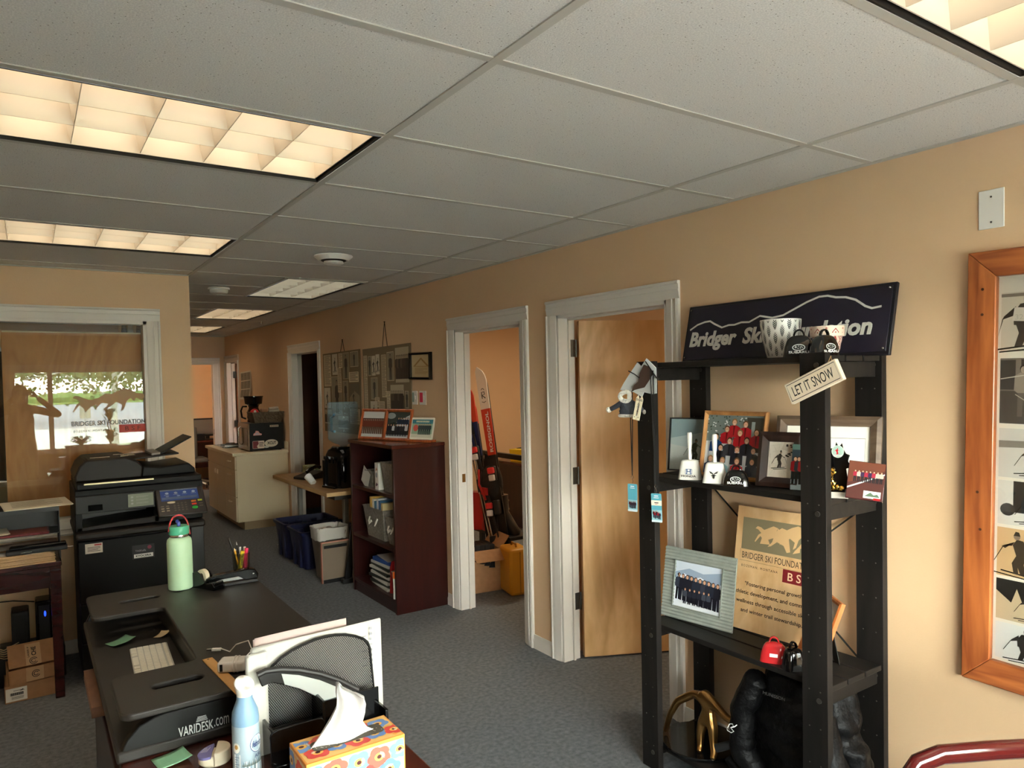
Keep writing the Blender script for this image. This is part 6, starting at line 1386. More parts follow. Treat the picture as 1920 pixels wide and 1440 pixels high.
b.tube([(-.2, .08, .42), (-.05, .05, .47), (.1, .05, .46), (.2, .08, .43)], .004, 6); b.build('black_cables', CBL, cb)
b = MB()
for i in range(5): b.tube([(-.2, -.02, .18+.02*i), (-.05, -.03, .21+.015*i), (.05, -.06, .17+.012*i), (.12, -.03, .16+.02*i)], .003, 6)
b.build('beige_cables', mat('beige_cable', (190, 170, 130), .6), cb)
def cbox(label, M, w, d, h, flap=None, lab=False):
    t = thing('cardboard_box', label, 'cardboard box', M); b = MB()
    b.box(-w/2, w/2, -d/2, -d/2+.003, 0, h); b.box(-w/2, w/2, d/2-.003, d/2, 0, h); b.box(-w/2, -w/2+.003, -d/2, d/2, 0, h); b.box(w/2-.003, w/2, -d/2, d/2, 0, h); b.box(-w/2, w/2, -d/2, d/2, 0, .003)
    if not flap: b.box(-w/2, w/2, -d/2, d/2, h-.003, h)
    b.build('carton', CARD, t, smooth=False)
    if flap:
        f = MB().box(-w/2+.004, w/2-.012, 0, flap, -.0015, .0015).build('flap', CARD, t, smooth=False, M=T(0, -d/2+.03, h+.001) @ RX(52))
        TP = mat('printed_tape', (196, 158, 118), .35); MB().box(-.035, .035, 0, flap-.01, .0016, .002).build('tape', TP, f, smooth=False); MB().box(-.04, .04, -d/2-.0006, -d/2, .002, h-.002).build('tape', TP, t, smooth=False)
        lettering('CHE', KTX, f, T(.003, .075, .002) @ RZ(90), w=.05, h=.022, bold=.03); lettering('LASER P', KTX, f, T(-.022, .075, .002) @ RZ(90), w=.06, h=.008, bold=.02)
        c = CV(); 
        for a, b2 in ((.0, .018), (.0, .010)): c.line([(b2*math.cos(q), b2*math.sin(q)) for q in [.5+2*math.pi*.85*i/20 for i in range(21)]], .0035, (30, 24, 20))
        c.build('ring_logo', f, T(.0, .022, .0022)); c.build('ring_logo', t, T(.005, -d/2-.0008, h*.5) @ RX(90))
    if lab:
        c = CV(); c.rect(0, 0, .095, .07, (226, 220, 208)); c.block(.03, .048, .08, .06, 1, (60, 60, 60))
        for i in range(22): c.rect(.02+.0027*i, .03, .0215+.0027*i+.0007*(i % 3), .045, (40, 40, 40)).same()
        c.z += .0002; c.block(.02, .006, .085, .026, 3, (110, 104, 96)); c.poly([(.062, .05), (.075, .06), (.085, .052), (.078, .053)], (30, 30, 30)); c.build('shipping_label', t, T(-w/2+.004, -d/2-.0005, .008) @ RX(90))
    return t
cbox('closed cardboard box with a white barcode label on the floor, bottom left', T(-.028, 4.75, 0) @ RZ(2), .245, .2, .095, None, True)
cbox('open cardboard box with printed tape stacked on the labelled box', T(-.018, 4.745, .0955) @ RZ(5), .235, .19, .078, .13)
# office behind the glass: plywood sheet leaning on the sill and things in view
pl = thing('plywood_sheet', 'large plywood sheet standing right behind the partition glass', 'plywood sheet', T(.285, 5.47, 0))
MB().box(-.40, .395, -.009, .009, 0, 2.035).build('sheet', grain('amber_plywood', (212, 146, 92), (190, 122, 74), 2.4, (1, 1, .28), .5, dist=5, lines=7), pl, bevel=.001)
MB().box(-.396, .392, -.0095, -.0088, 2.025, 2.0345).build('pale_edge', mat('pale_edge_ply', (222, 196, 156), .6), pl, smooth=False)
cur = thing('dark_curtain', 'dark grey curtain in the window of the partitioned office at the left edge', 'curtain', T(-.4, 8.52, .79))
b = MB(); vs = []; n = 80
for i in range(n+1): vs += [(-.72+1.4*i/n, .018*math.sin(i*.9), 0), (-.72+1.4*i/n, .02*math.sin(i*.9), 1.25)]
b.add(vs, [(2*i, 2*i+2, 2*i+3, 2*i+1) for i in range(n)]); b.build('drape', mat('slate_fabric', (52, 56, 60), .9), cur, ang=80)
w4 = bpy.data.objects.new('window_4', None); COL.objects.link(w4); struct(w4); b = MB(); b.box(-1.08, .31, 8.57, 8.6, .72, .82); b.box(-1.08, .31, 8.57, 8.6, 2.0, 2.08); b.box(-1.08, -1.0, 8.57, 8.6, .72, 2.08); b.box(.23, .31, 8.57, 8.6, .72, 2.08); b.build('window_frame', TRIM, w4, smooth=False)
for i, (x, c1) in enumerate(((.86, (40, 44, 52)), (.92, (180, 174, 166)), (.98, (60, 56, 66)))):
    pass
for i, (x, y, c1, l_) in enumerate(((.62, 6.05, (38, 40, 46), 'dark ski tip showing over the plywood sheet'), (.66, 6.05, (200, 196, 190), 'white ski tip showing over the plywood sheet'), (.72, 6.07, (70, 50, 56), 'striped ski tip at the right above the plywood'))):
    MM = mat('skimat%d' % i, c1, .3); t = thing('ski', l_, 'ski', T(x, y, 0)); MB().tube([(0, 0, 0), (0, .0, 1.0), (0, -.01, 1.9), (0, -.03, 2.2)], [.03, .022, .03, .012], 10, flat=((1, 0, 0), .2)).build('ski_body', MM, t)
sr = thing('credenza', 'cream shelf with small things in the office behind the glass', 'cabinet', T(-.45, 8.3, 0)); MB().box(-.6, .55, -.2, .2, 0, .78).build('body', mat('cream_laminate', (222, 208, 180), .5), sr, bevel=.004)
rd_ = thing('desk_phone', 'dark desk phone on the side of the partition sill at the far left', 'phone', T(-.20, 5.36, .851)); MB().box(-.07, .07, -.055, .05, 0, .03).build('base', BLACKP, rd_, bevel=.005); MB().tube([(-.06, 0, .05), (-.03, 0, .075), (.03, 0, .075), (.06, 0, .05)], .014, 10).build('handset', BLACKG, rd_)
# ================================================================== bookcase and its contents
bc = thing('bookcase', 'dark mahogany three-shelf bookcase against the right wall', 'bookcase', T(2.35, 5.115, 0)); ox, oy = 2.35, 5.115
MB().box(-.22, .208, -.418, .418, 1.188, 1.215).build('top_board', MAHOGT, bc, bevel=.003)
for y in (-.413, .388): MB().box(-.208, .208, y, y+.025, 0, 1.188).build('side_panel', MAHOG, bc, bevel=.002)
MB().box(.196, .206, -.39, .39, .02, 1.188).build('back_panel', MAHOG, bc, smooth=False)
for z in (.105, .47, .855): MB().box(-.205, .196, -.388, .388, z-.025, z).build('shelf', MAHOG, bc, bevel=.002)
MB().box(-.195, -.175, -.388, .388, 0, .08).build('plinth', MAHOG, bc, smooth=False)
WOV = mat('woven_grey_plastic', (150, 144, 134), .5, bump=(55, .9), vary=(60, (112, 106, 98), .4)); WHB = mat('white_handle_strap', (220, 216, 206), .5)
def basket(label, x, y, z, w, d, h, handles=False, group=None, rot=0, m=None):
    """w along Y (as seen), d along X"""
    t = thing('basket', label, 'basket', T(x, y, z) @ RZ(rot), group); b = MB(); k = .82
    def rc(s, zz, i=0): return [(-d/2*s+i, -w/2*s+i, zz), (d/2*s-i, -w/2*s+i, zz), (d/2*s-i, w/2*s-i, zz), (-d/2*s+i, w/2*s-i, zz)]
    b.loft([rc(k, 0), rc(1, h), rc(1, h, .006), rc(k, .008, .006)], caps=True); b.build('woven_body', m or WOV, t, ang=30)
    b = MB(); q = rc(1, h, -.001); b.tube([Vector(p) for p in q], .004, 6, closed=True); b.build('rim', m or WOV, t)
    if handles:
        for s in (-1, 1):
            yy = s*w*.16; b = MB(); xx = -d/2*(k+(1-k)*.6)-.004; b.tube([(xx, yy+s*.012, h*.68), (xx-.012, yy+s*.006, h*.55), (xx-.014, yy-s*.006, h*.48), (xx-.001, yy-s*.02, h*.56)], .005, 8, flat=((1, 0, 0), 2.2)); b.build('handle', WHB, t)
    return t
basket('tall grey woven basket on the top shelf of the bookcase', 2.30, 4.865, .8555, .25, .26, .215)
basket('tiny grey woven basket on the top shelf at the far end', 2.26, 5.275, .8555, .13, .14, .125)
basket('large grey woven basket with strap handles on the middle shelf', 2.31, 5.16, .4705, .38, .28, .235, True)
basket('smaller grey woven basket with strap handles on the middle shelf', 2.30, 4.84, .4705, .19, .26, .205, True)
basket('small grey woven basket on the bottom shelf behind the orange pen', 2.28, 4.80, .1055, .13, .2, .17)
def boxthing(name, label, cat, x0, x1, y0, y1, z0, z1, m, parent_rot=None, part='body', bev=.002, M=None, group=None):
    cx, cy = (x0+x1)/2, (y0+y1)/2; t = thing(name, label, cat, (T(cx, cy, z0) @ (parent_rot or I4)) if M is None else M, group)
    MB().box(x0-cx, x1-cx, y0-cy, y1-cy, 0, z1-z0).build(part, m, t, bevel=bev); return t
wbk = boxthing('booklet', 'white booklet standing beside the tall basket on the top shelf', 'booklet', 2.17, 2.34, 5.035, 5.10, .8556, 1.06, PAPER, RZ(0))
c = CV(); c.rect(0, 0, .06, .2, (228, 224, 220)); c.poly([(.015, .14), (.03, .17), (.05, .15)], (180, 120, 90)); c.ell(.03, .11, .018, .02, (150, 156, 170), 12); c.poly([(.01, .03), (.03, .055), (.055, .04), (.03, .025)], (96, 60, 90)); c.build('cover_print', wbk, T(-.0855, .031, .002) @ RZ(-90) @ RX(90))
boxthing('envelope', 'white envelope leaning at the far end of the top shelf', 'papers', -.001, .001, -.07, .07, 0, .14, PAPER, M=T(2.20, 5.40, .857) @ RX(14)).matrix_world = T(2.19, 5.36, .86) @ RX(28)
boxthing('folder', 'grey folders sticking up out of the tall basket on the top shelf', 'folder', 2.22, 2.38, 4.80, 4.90, 1.0, 1.12, mat('grey_folder', (120, 122, 124), .6))
cols = [((222, 180, 90), 'yellow'), ((232, 226, 206), 'cream'), ((92, 146, 184), 'blue'), ((214, 220, 224), 'pale'), ((70, 110, 150), 'navy'), ((226, 206, 150), 'tan')]
for i, (cc_, nm) in enumerate(cols):
    y = 5.27-.042*i; boxthing('book', '%s book upright in the large basket on the middle shelf' % nm, 'book', 2.20, 2.34, y-.016, y+.016, .50, .775-.012*(i % 3), mat('book_'+nm, cc_, .5), RX(1.5*(i % 2)), group='books in the large basket')
for i in range(9):
    dk_ = i % 2; w = (.34, .33, .31, .36, .33, .32, .34, .36, .3)[i]
    y = 5.10; m = [PAPER, mat('dark_green_binder', (30, 36, 28), .4)][dk_]
    t = boxthing('magazine', ['white', 'dark'][dk_]+' magazine in the bottom shelf pile, %s' % ('lowest of all', 'second from the bottom', 'third from the bottom', 'fourth from the bottom', 'right in the middle', 'fourth from the top', 'third from the top', 'second from the top', 'topmost')[i], 'magazine', 2.185, 2.39, y-w/2+.0, y+w/2, .1056+.021*i, .1056+.021*i+.020, m, RZ((-4, 3, -2, 5, 1, -3, 4, -2, 2)[i]), group='magazine pile on the bottom shelf')
boxthing('blue_box', 'blue and white carton on top of the magazine pile', 'box', 2.19, 2.38, 4.945, 5.22, .2952, .325, mat('royal_blue_carton', (44, 84, 160), .4), RZ(4))
boxthing('papers', 'loose grey papers on the blue carton in the bookcase', 'papers', 2.20, 2.40, 4.93, 5.2, .3255, .331, mat('greyish_paper', (186, 184, 178), .7), RZ(-6))
rb_ = thing('cloth_bag', 'bright red cloth bag hanging down at the right of the magazine pile', 'bag', T(2.235, 4.905, .1056)); b = MB(); b.loft([[(.05*math.cos(t)*s, .022*math.sin(t)*s+dy, z) for t in [2*math.pi*j/16 for j in range(16)]] for z, s, dy in ((0, 1.1, 0), (.06, 1, .004), (.13, .95, .0), (.19, 1.0, -.004), (.235, .8, -.01))]); b.build('bag_body', mat('red_fabric', (176, 28, 32), .7, bump=(60, .5)), rb_, ang=80)
op_ = thing('orange_cutter', 'orange and white utility knife standing at the right of the bottom shelf', 'knife', T(2.152, 4.752, .1056)); MB().cyl((0, 0, 0), (0, 0, .15), .012, n=12).build('handle', WPL, op_); MB().cyl((0, 0, .15), (0, 0, .195), .0135, n=12).build('cap', mat('orange_plastic', (236, 110, 40), .4), op_)
# frames on the bookcase
def linepic(cv, w, h):
    cv.rect(0, 0, w, h, (206, 204, 200)); cv.rect(0, 0, w, h*.14, (200, 200, 198)); cv.rect(0, h*.5, w, h*.74, (70, 50, 44))
    for i in range(11): cv.person(w*(.06+.088*i), h*.12, h*.62, (110, 56, 44), (96, 74, 62), skin=(150, 110, 90), hair=(60, 40, 34))
def darkpic(cv, w, h):
    cv.rect(0, 0, w, h, (40, 46, 44)); cv.poly([(0, h*.5), (w*.3, h*.62), (w*.5, h*.5), (w, h*.7), (w, h), (0, h)], (58, 66, 62)); cv.poly([(w*.4, h*.6), (w, h*.9), (w, h*.55)], (196, 200, 200)); cv.rect(0, 0, w, h*.12, (206, 210, 212)); cv.ell(w*.15, h*.85, w*.2, h*.12, (150, 156, 156))
    for i in range(5): cv.person(w*(.5+.1*i), h*.3, h*.5, (36, 46, 66), (210, 214, 216), skin=(190, 150, 124))
    for i in range(8): cv.person(w*(.08+.115*i), h*.06, h*.48, random.choice([(30, 34, 44), (44, 46, 50), (190, 194, 196)]), (34, 36, 44), skin=(190, 150, 124))
CHE = grain('cherry_frame', (176, 92, 46), (140, 64, 30), 6, (1, .2, 1), .3)
picture('picture_frame', 'cherry wood frame with a line of skiers in brown, left on the bookcase', frameM((2.245, 5.325, 1.2155), 200, 13), .285, .245, .022, CHE, linepic, easel=.07)
picture('picture_frame', 'cherry wood frame with a darker team photo, middle of the bookcase top', frameM((2.335, 5.055, 1.2155), 202, 13), .275, .245, .022, CHE, darkpic, easel=.07)
pb = thing('photo_plaque', 'small white-edged photo plaque on a wooden stand, right on the bookcase', 'photo plaque', frameM((2.43, 4.83, 1.2335), 204, 14))
MB().prism(rrect(-.11, 0, .11, .165, .012), 0, .006).build('plate', mat('white_acrylic_plate', (228, 222, 206), .3), pb)
c = CV(); c.rect(.012, .012, .208, .15, (150, 176, 150)); c.rect(.012, .118, .208, .15, (70, 130, 140)); [c.rect(.05+.014*i, .128, .06+.014*i, .141, (222, 218, 176)).same() for i in range(9)]; c.rect(.012, .012, .208, .04, (206, 206, 186)); c.ell(.05, .085, .024, .026, (196, 90, 80), 12); 
for i in range(6): c.person(.085+.02*i, .035, .085, (60, 70, 70), (50, 60, 60))
c.build('photo', pb, T(-.11, 0, .0062), INKG)
MB().box(-.12, .12, -.018, .0, -.03, .035).build('stand', CHE, pb, bevel=.002, M=RX(14))
# poster boards on the wall
BRD = mat('grey_brown_matboard', (130, 114, 88), .75); NEWS = (188, 174, 144)
def board(label, y1, y0, z1, z0, seed, items, nail, warp=0):
    w = y1-y0; h = z1-z0; t = thing('poster_board', label, 'poster board', frameM((WALLX-.006, (y0+y1)/2, z0), 180, 0, .4), 'photo poster boards on strings')
    MB().box(-w/2, w/2, 0, h, 0, .005).build('board', BRD, t, bevel=.001)
    c = CV(); rn = random.Random(seed)
    for (x, y, ww, hh, kind) in items:
        x, y, ww, hh = x*w, y*h, ww*w, hh*h; c.z = zi = getattr(c, 'zi', 0)+.0002; c.zi = zi; base = rn.choice([(222, 206, 172), (206, 190, 156), (230, 216, 184)])
        if kind == 't': c.block(x, y, x+ww, y+hh, max(3, int(hh/.012)), (120, 108, 84), base)
        elif kind == 'p': c.rect(x, y, x+ww, y+hh, base); c.rect(x+.004, y+.004, x+ww-.004, y+hh-.004, (150, 140, 116)); c.person(x+ww*.5, y+.008, hh*.9, (60, 54, 46), (50, 46, 40), (150, 130, 108), (40, 34, 30))
        elif kind == 's': c.rect(x, y, x+ww, y+hh, (214, 206, 186)); c.skier(x+ww*.45, y+hh*.15, hh*.65, (60, 54, 46), .8)
        elif kind == 'g':
            c.rect(x, y, x+ww, y+hh, (190, 178, 150)); c.rect(x, y+hh*.1, x+ww, y+hh*.6, (96, 84, 68))
            for i in range(7): c.person(x+ww*(.1+.13*i), y+hh*.1, hh*.7, rn.choice([(60, 50, 42), (90, 78, 64), (44, 40, 36)]), (56, 48, 42), (170, 150, 122), (50, 42, 36))
        elif kind == 'l': c.rect(x, y, x+ww, y+hh, (110, 100, 82)); c.poly([(x, y), (x+ww, y), (x+ww, y+hh*.5), (x+ww*.5, y+hh*.7), (x, y+hh*.4)], (150, 138, 112)); c.skier(x+ww*.4, y+hh*.15, hh*.5, (60, 54, 46), .8)
    c.build('clippings', t, T(-w/2, 0, .0053))
    nx, nz = nail; b = MB(); b.tube([(nx-.05, h, .004), (nx, nz, .002), (nx+.05, h, .004)], .0028, 6); b.cyl((nx, nz, -.004), (nx, nz, .008), .004, n=8); b.build('hanging_string', mat('dark_cord', (50, 34, 26), .8), t)
    return t
I1 = [(.03, .58, .2, .40, 't'), (.27, .72, .15, .26, 's'), (.45, .8, .1, .18, 't'), (.24, .22, .28, .48, 'p'), (.56, .66, .17, .32, 'p'), (.76, .80, .2, .18, 'p'), (.55, .36, .14, .28, 'p'), (.72, .62, .24, .12, 't'), (.72, .32, .25, .28, 'l'), (.02, .3, .18, .26, 's'), (.02, .1, .2, .18, 'g'), (.72, .12, .25, .18, 't'), (.4, .05, .28, .16, 'g'), (.42, .5, .1, .3, 't')]
I2 = [(.02, .35, .08, .58, 't'), (.12, .72, .08, .2, 'p'), (.21, .72, .08, .2, 's'), (.30, .73, .08, .2, 's'), (.42, .5, .1, .42, 't'), (.18, .48, .15, .22, 'p'), (.26, .40, .1, .10, 't'), (.54, .66, .14, .28, 'p'), (.71, .64, .26, .33, 'g'), (.60, .36, .26, .26, 'g'), (.52, .36, .07, .2, 't'), (.88, .4, .07, .16, 'p'), (.16, .26, .15, .2, 's'), (.35, .26, .12, .2, 't'), (.50, .12, .28, .2, 'g'), (.79, .16, .18, .16, 't'), (.02, .1, .1, .22, 't'), (.14, .08, .2, .16, 'l'), (.36, .05, .1, .18, 't')]
board('brown poster board of newspaper clippings, far one beside the door', 7.262, 6.27, 1.972, 1.18, 3, I1, (.06, .905))
board('brown poster board of newspaper clippings nearer the camera, with torn top edge', 6.205, 5.22, 1.972, 1.10, 4, I2, (.0, 1.08))
def certpic(cv, w, h):
    cv.rect(0, 0, w, h, (214, 192, 148)); cv.poly([(w*.1, h*.5), (w*.5, h*.88), (w*.9, h*.5), (w*.8, h*.5), (w*.5, h*.78), (w*.2, h*.5)], (170, 136, 88)); cv.rect(w*.1, h*.46, w*.9, h*.5, (190, 160, 110)); cv.block(w*.1, h*.1, w*.9, h*.44, 6, (176, 150, 106))
picture('certificate_frame', 'black framed tan certificate on the wall right of the poster boards', frameM((WALLX-.001, 5.06, 1.680), 180, 0, -1), .36, .212, .018, BLACKG, certpic, cat='picture frame', deep=.03)
for k, (y, ink, lb) in enumerate(((5.195, (150, 170, 160), 'white switch plate with a greenish note on the wall left of the pink one'), (5.045, (226, 60, 90), 'white switch plate with a bright pink note on the wall above the bookcase'))):
    sw = thing('switch_plate', lb, 'switch plate', wallM(y, 1.483)); MB().box(-.055, .055, 0, .108, 0, .006).build('plate', WHITE, sw, bevel=.002); nt = MB().box(-.045, .005, .02, .095, .0062, .008).build('note', mat('plate_note_%d' % k, ink, .6), sw, smooth=False); MB().box(.02, .034, .04, .07, .006, .012).build('toggle', WHITE, sw, bevel=.001)

# ================================================================== folding table with water cooler
ft = thing('folding_table', 'light wood topped table under the water cooler', 'table', T(2.31, 6.70, 0))
LT = grain('light_laminate_wood', (186, 148, 100), (168, 130, 86), 5, (1, .12, 1), .35); LTE = mat('beige_edge_band', (206, 170, 118), .45)
MB().box(-.235, .24, -.795, .80, .705, .74).build('tabletop', LT, ft, bevel=.002); MB().box(-.2365, -.235, -.795, .80, .706, .739).build('edge_band', LTE, ft, smooth=False); MB().box(-.236, .24, -.7965, -.795, .706, .739).build('edge_band', LTE, ft, smooth=False)
GRL = mat('grey_steel_leg', (150, 150, 142), .4, .6)
for y in (-.6, .68): MB().box(-.02, .02, y-.03, y+.03, .04, .705).build('leg', GRL, ft, bevel=.003); MB().box(-.24, .2, y-.03, y+.03, 0, .04).build('foot', GRL, ft, bevel=.004)
MB().box(-.15, .15, -.75, .7, .665, .704).build('under_rail', mat('dark_rail', (60, 56, 50), .5), ft)
wc_ = thing('water_cooler', 'glossy black countertop water cooler with a clear blue bottle', 'water cooler', T(2.355, 6.22, .7405) @ RZ(16))
def rr(w, d, z, r=.05): return [(x, y, z) for x, y in rrect(-w/2, -d/2, w/2, d/2, r, 4)]
MB().loft([rr(.26, .28, 0), rr(.27, .29, .02), rr(.27, .29, .28, .07), rr(.24, .26, .33, .09), rr(.18, .2, .36, .08)]).build('base', BLACKG, wc_, ang=40)
for y in (-.05, .06): b = MB(); b.box(-.165, -.13, y-.018, y+.018, .25, .28); b.cyl((-.155, y, .25), (-.155, y, .22), .01, n=12); b.build('tap', BLACKG, wc_, bevel=.004)
for y in (-.1, .1): MB().cyl((-.135, y, .005), (-.135, y, .24), .022, n=16).build('column', BLACKG, wc_)
MB().box(-.18, -.12, -.09, .09, 0, .02).build('drip_tray', BLACKG, wc_, bevel=.004)
BOT = mat('blue_polycarbonate', (150, 178, 186), .12, alpha=.42); 
prof = [(.03, .345), (.035, .37), (.10, .395), (.132, .425), (.137, .44), (.132, .455), (.137, .475), (.137, .55), (.131, .56), (.137, .57), (.137, .66), (.131, .67), (.137, .68), (.137, .735), (.125, .755), (.08, .758), (0, .752)]
inn = [(max(r-.003, 0), z-.002) for r, z in prof[::-1]]
MB().lathe(prof, 48).build('bottle', BOT, wc_)
b = MB(); b.tube([(-.128, -.05, .50), (-.10, .01, .50), (-.09, .05, .50), (-.09, .05, .62), (-.10, .01, .63), (-.128, -.05, .65)], .012, 8); b.build('bottle_handle', mat('blue_handle', (96, 128, 140), .15), wc_)
ph2 = thing('desk_phone', 'black desk phone with a curled receiver beside the water cooler', 'phone', T(2.27, 6.95, .7405) @ RZ(20)); MB().prism([(-.11, 0), (.11, 0), (.11, .07), (-.11, .025)], -.1, .1, M=RX(90)).build('base', BLACKP, ph2, bevel=.006); b = MB(); b.tube([(-.08, -.07, .075), (-.05, -.07, .095), (.04, -.07, .12), (.08, -.07, .105)], .018, 10); b.build('handset', BLACKG, ph2)
cpb = thing('cup_sleeve', 'white paper cup on its side by the water cooler', 'cup', T(2.17, 6.52, .772)); MB().cyl((0, 0, -.02), (-.03, .07, .04), .028, .036, 20).build('cup', WPL, cpb)
gx = thing('tea_box', 'small green patterned box behind the phone', 'box', T(2.37, 7.18, .7405)); MB().box(-.06, .06, -.09, .09, 0, .10).build('carton', mat('green_leaf_carton', (96, 130, 90), .5, vary=(60, (206, 210, 180), .3)), gx, bevel=.002)
# recycling bins
NAVY = mat('navy_bin_plastic', (16, 22, 58), .42)
def bin_(label, x0, x1, y0, y1, h):
    cx, cy = (x0+x1)/2, (y0+y1)/2; w, d = x1-x0, y1-y0; t = thing('recycling_bin', label, 'bin', T(cx, cy, 0), 'navy recycling bins under the table')
    def rg(s, z, i=0): 
        out = []; P = rrect(-w/2*s+i, -d/2*s+i, w/2*s-i, d/2*s-i, .04, 3)
        return [(x, y, z) for x, y in P]
    MB().loft([rg(.84, 0), rg(.985, h-.03), rg(.985, h-.03, -.012), rg(1.0, h, -.016), rg(1.0, h, .006), rg(.83, .006, .006)]).build('body', NAVY, t, ang=40)
    for s in (-1, 1):
        for q in (-.28, 0, .28): MB().box(q*w-.03, q*w+.03, s*d*.455-.012, s*d*.455+.012, .01, h-.04).build('rib', NAVY, t, bevel=.006)
        for q in (-.2, .2): MB().box(s*w*.452-.014, s*w*.452+.014, q*d-.025, q*d+.025, .01, h-.04).build('rib', NAVY, t, bevel=.006)
    return t
bin_('navy recycling bin under the table, nearer of the two', 1.985, 2.49, 6.33, 6.74, .345); bin_('navy recycling bin under the table, farther of the two', 1.985, 2.49, 6.80, 7.20, .345)
tc_ = thing('waste_basket', 'small waste basket with a clear plastic liner in front of the blue bins', 'waste basket', T(2.14, 6.06, 0))
def rg2(w, d, z, i=0): return [(x, y, z) for x, y in rrect(-w/2+i, -d/2+i, w/2-i, d/2-i, .03, 3)]
MB().loft([rg2(.2, .16, 0), rg2(.27, .22, .40), rg2(.27, .22, .40, .004), rg2(.2, .16, .005, .004)]).build('basket_body', mat('grey_brown_plastic', (120, 110, 98), .5), tc_, ang=40)
b = MB(); rr_ = random.Random(2); n = 48
def crk(w, d, z, amp): return [(math.copysign(abs(math.cos(t))**.4, math.cos(t))*w/2*(1+rr_.uniform(-amp, amp)), math.copysign(abs(math.sin(t))**.4, math.sin(t))*d/2*(1+rr_.uniform(-amp, amp)), z+rr_.uniform(-.006, .006)) for t in [2*math.pi*j/n for j in range(n)]]
b.loft([crk(.275, .225, .33, .03), crk(.285, .235, .39, .03), crk(.29, .24, .435, .04), crk(.26, .21, .43, .04), crk(.24, .18, .37, .06)], caps=False); b.build('plastic_liner', mat('milky_liner', (206, 202, 192), .25, spec=.8), tc_, ang=60)
b = MB(); 
for i in range(6): b.ball((rr_.uniform(-.07, .07), rr_.uniform(-.05, .05), .38+rr_.uniform(0, .04)), (.03, .028, .022), 9)
b.build('crumpled_paper', mat('crumpled_tissue', (222, 212, 196), .9, bump=(50, 1)), tc_)
lp = thing('display_panel', 'taupe panel with pinkish edge standing on the floor beside the bookcase', 'panel', T(2.11, 5.84, 0)); MB().box(-.115, .115, -.012, .012, 0, .335).build('panel', mat('taupe_panel', (126, 110, 92), .6), lp); b = MB(); b.box(-.118, .118, -.014, .014, .335, .342); b.box(-.121, -.115, -.014, .014, 0, .342); b.build('edge_band', mat('pink_edge_band', (196, 130, 110), .5), lp); MB().box(-.10, .10, -.016, -.012, .29, .315).build('top_bracket', BLACKP, lp); MB().box(-.11, .11, -.018, -.012, .0, .03).build('bottom_bracket', BLACKP, lp)
bk = thing('folded_stand', 'black folded metal stand leaning between the panel and the bookcase', 'stand', T(2.20, 5.74, 0)); MB().box(-.075, .075, -.03, .03, 0, .035).build('foot', BLACKP, bk, bevel=.004); MB().box(-.022, .022, -.012, .012, 0, .60, M=T(-.03, 0, .02) @ RY(9)).build('arm', BLACKP, bk, bevel=.004); MB().box(-.014, .014, -.010, .010, 0, .34, M=T(.005, .03, .03) @ RY(9)).build('arm', BLACKG, bk, bevel=.004)
mb_ = thing('oak_board', 'brown wooden panel leaning behind the black stand', 'panel', T(2.33, 5.70, 0)); MB().box(-.12, .2, -.008, .008, 0, .60).build('panel', grain('oak_panel', (150, 116, 80), (128, 96, 64), 5, (.2, 1, 1), .5), mb_, bevel=.001)
# ================================================================== kitchen cabinet in the hallway
LAM = mat('almond_laminate', (226, 208, 172), .42); CTOP = mat('cream_countertop', (232, 218, 186), .3)
kc = thing('kitchen_cabinet', 'almond kitchen base cabinet with drawers in the hallway', 'cabinet', T(2.27, 9.32, 0))
MB().box(-.30, .29, -.73, .74, .09, .855).build('carcass', LAM, kc, bevel=.002); MB().box(-.23, .29, -.73, .72, 0, .09).build('toe_kick', mat('toe_kick', (160, 140, 108), .6), kc, smooth=False)
PULL = mat('beige_pull', (236, 222, 190), .35)
def front(y0, y1, z0, z1, kind):
    d = MB().box(-.318, -.301, y0, y1, z0, z1).build('door' if kind == 'door' else 'drawer', LAM, kc, bevel=.002); b = MB(); ym = (y0+y1)/2
    if kind == 'drawer': b.tube([(-.318, ym-.05, z1-.06), (-.342, ym-.035, z1-.06), (-.342, ym+.035, z1-.06), (-.318, ym+.05, z1-.06)], .006, 8); b.build('pull', PULL, d)
    elif kind == 'door':
        b.prism(rrect(-.03, -.03, .03, .03, .012), 0, .008); b.prism(rrect(-.018, -.018, .018, .018, .006), .008, .012); b.build('pull', PULL, d, M=Matrix(((0, 0, -1, -.318), (-1, 0, 0, y0+.06 if y0 > 0 else y1-.06), (0, 1, 0, z1-.09), (0, 0, 0, 1))))
front(-.725, -.255, .70, .845, 'drawer'); front(-.725, -.255, .385, .69, 'drawer'); front(-.725, -.255, .10, .375, 'drawer'); front(-.245, .73, .70, .845, 'panel'); front(-.245, .24, .10, .69, 'door'); front(.25, .73, .10, .69, 'door')
ct_ = thing('countertop', 'cream laminate countertop over the hallway cabinet', 'countertop', T(2.26, 9.32, .8555)); MB().box(-.335, .303, -.75, .76, 0, .035).build('slab', CTOP, ct_, bevel=.006); MB().box(.285, .303, -.75, .76, .035, .13).build('backsplash', CTOP, ct_, bevel=.003)
sk2 = thing('sink', 'small stainless steel sink at the far end of the countertop', 'sink', T(2.24, 9.72, .8906)); b = MB(); b.box(-.23, .2, -.28, -.25, 0, .006); b.box(-.23, .2, .25, .28, 0, .006); b.box(-.23, -.2, -.28, .28, 0, .006); b.box(.17, .2, -.28, .28, 0, .006); b.box(-.2, .17, -.25, .25, 0, .002); b.build('basin', CHROME, sk2, bevel=.001); b = MB(); b.cyl((.15, 0, .0), (.15, 0, .12), .012, n=12); b.tube([(.15, 0, .11), (.10, 0, .16), (.03, 0, .15), (.02, 0, .12)], .009, 10); b.build('faucet', CHROME, sk2)
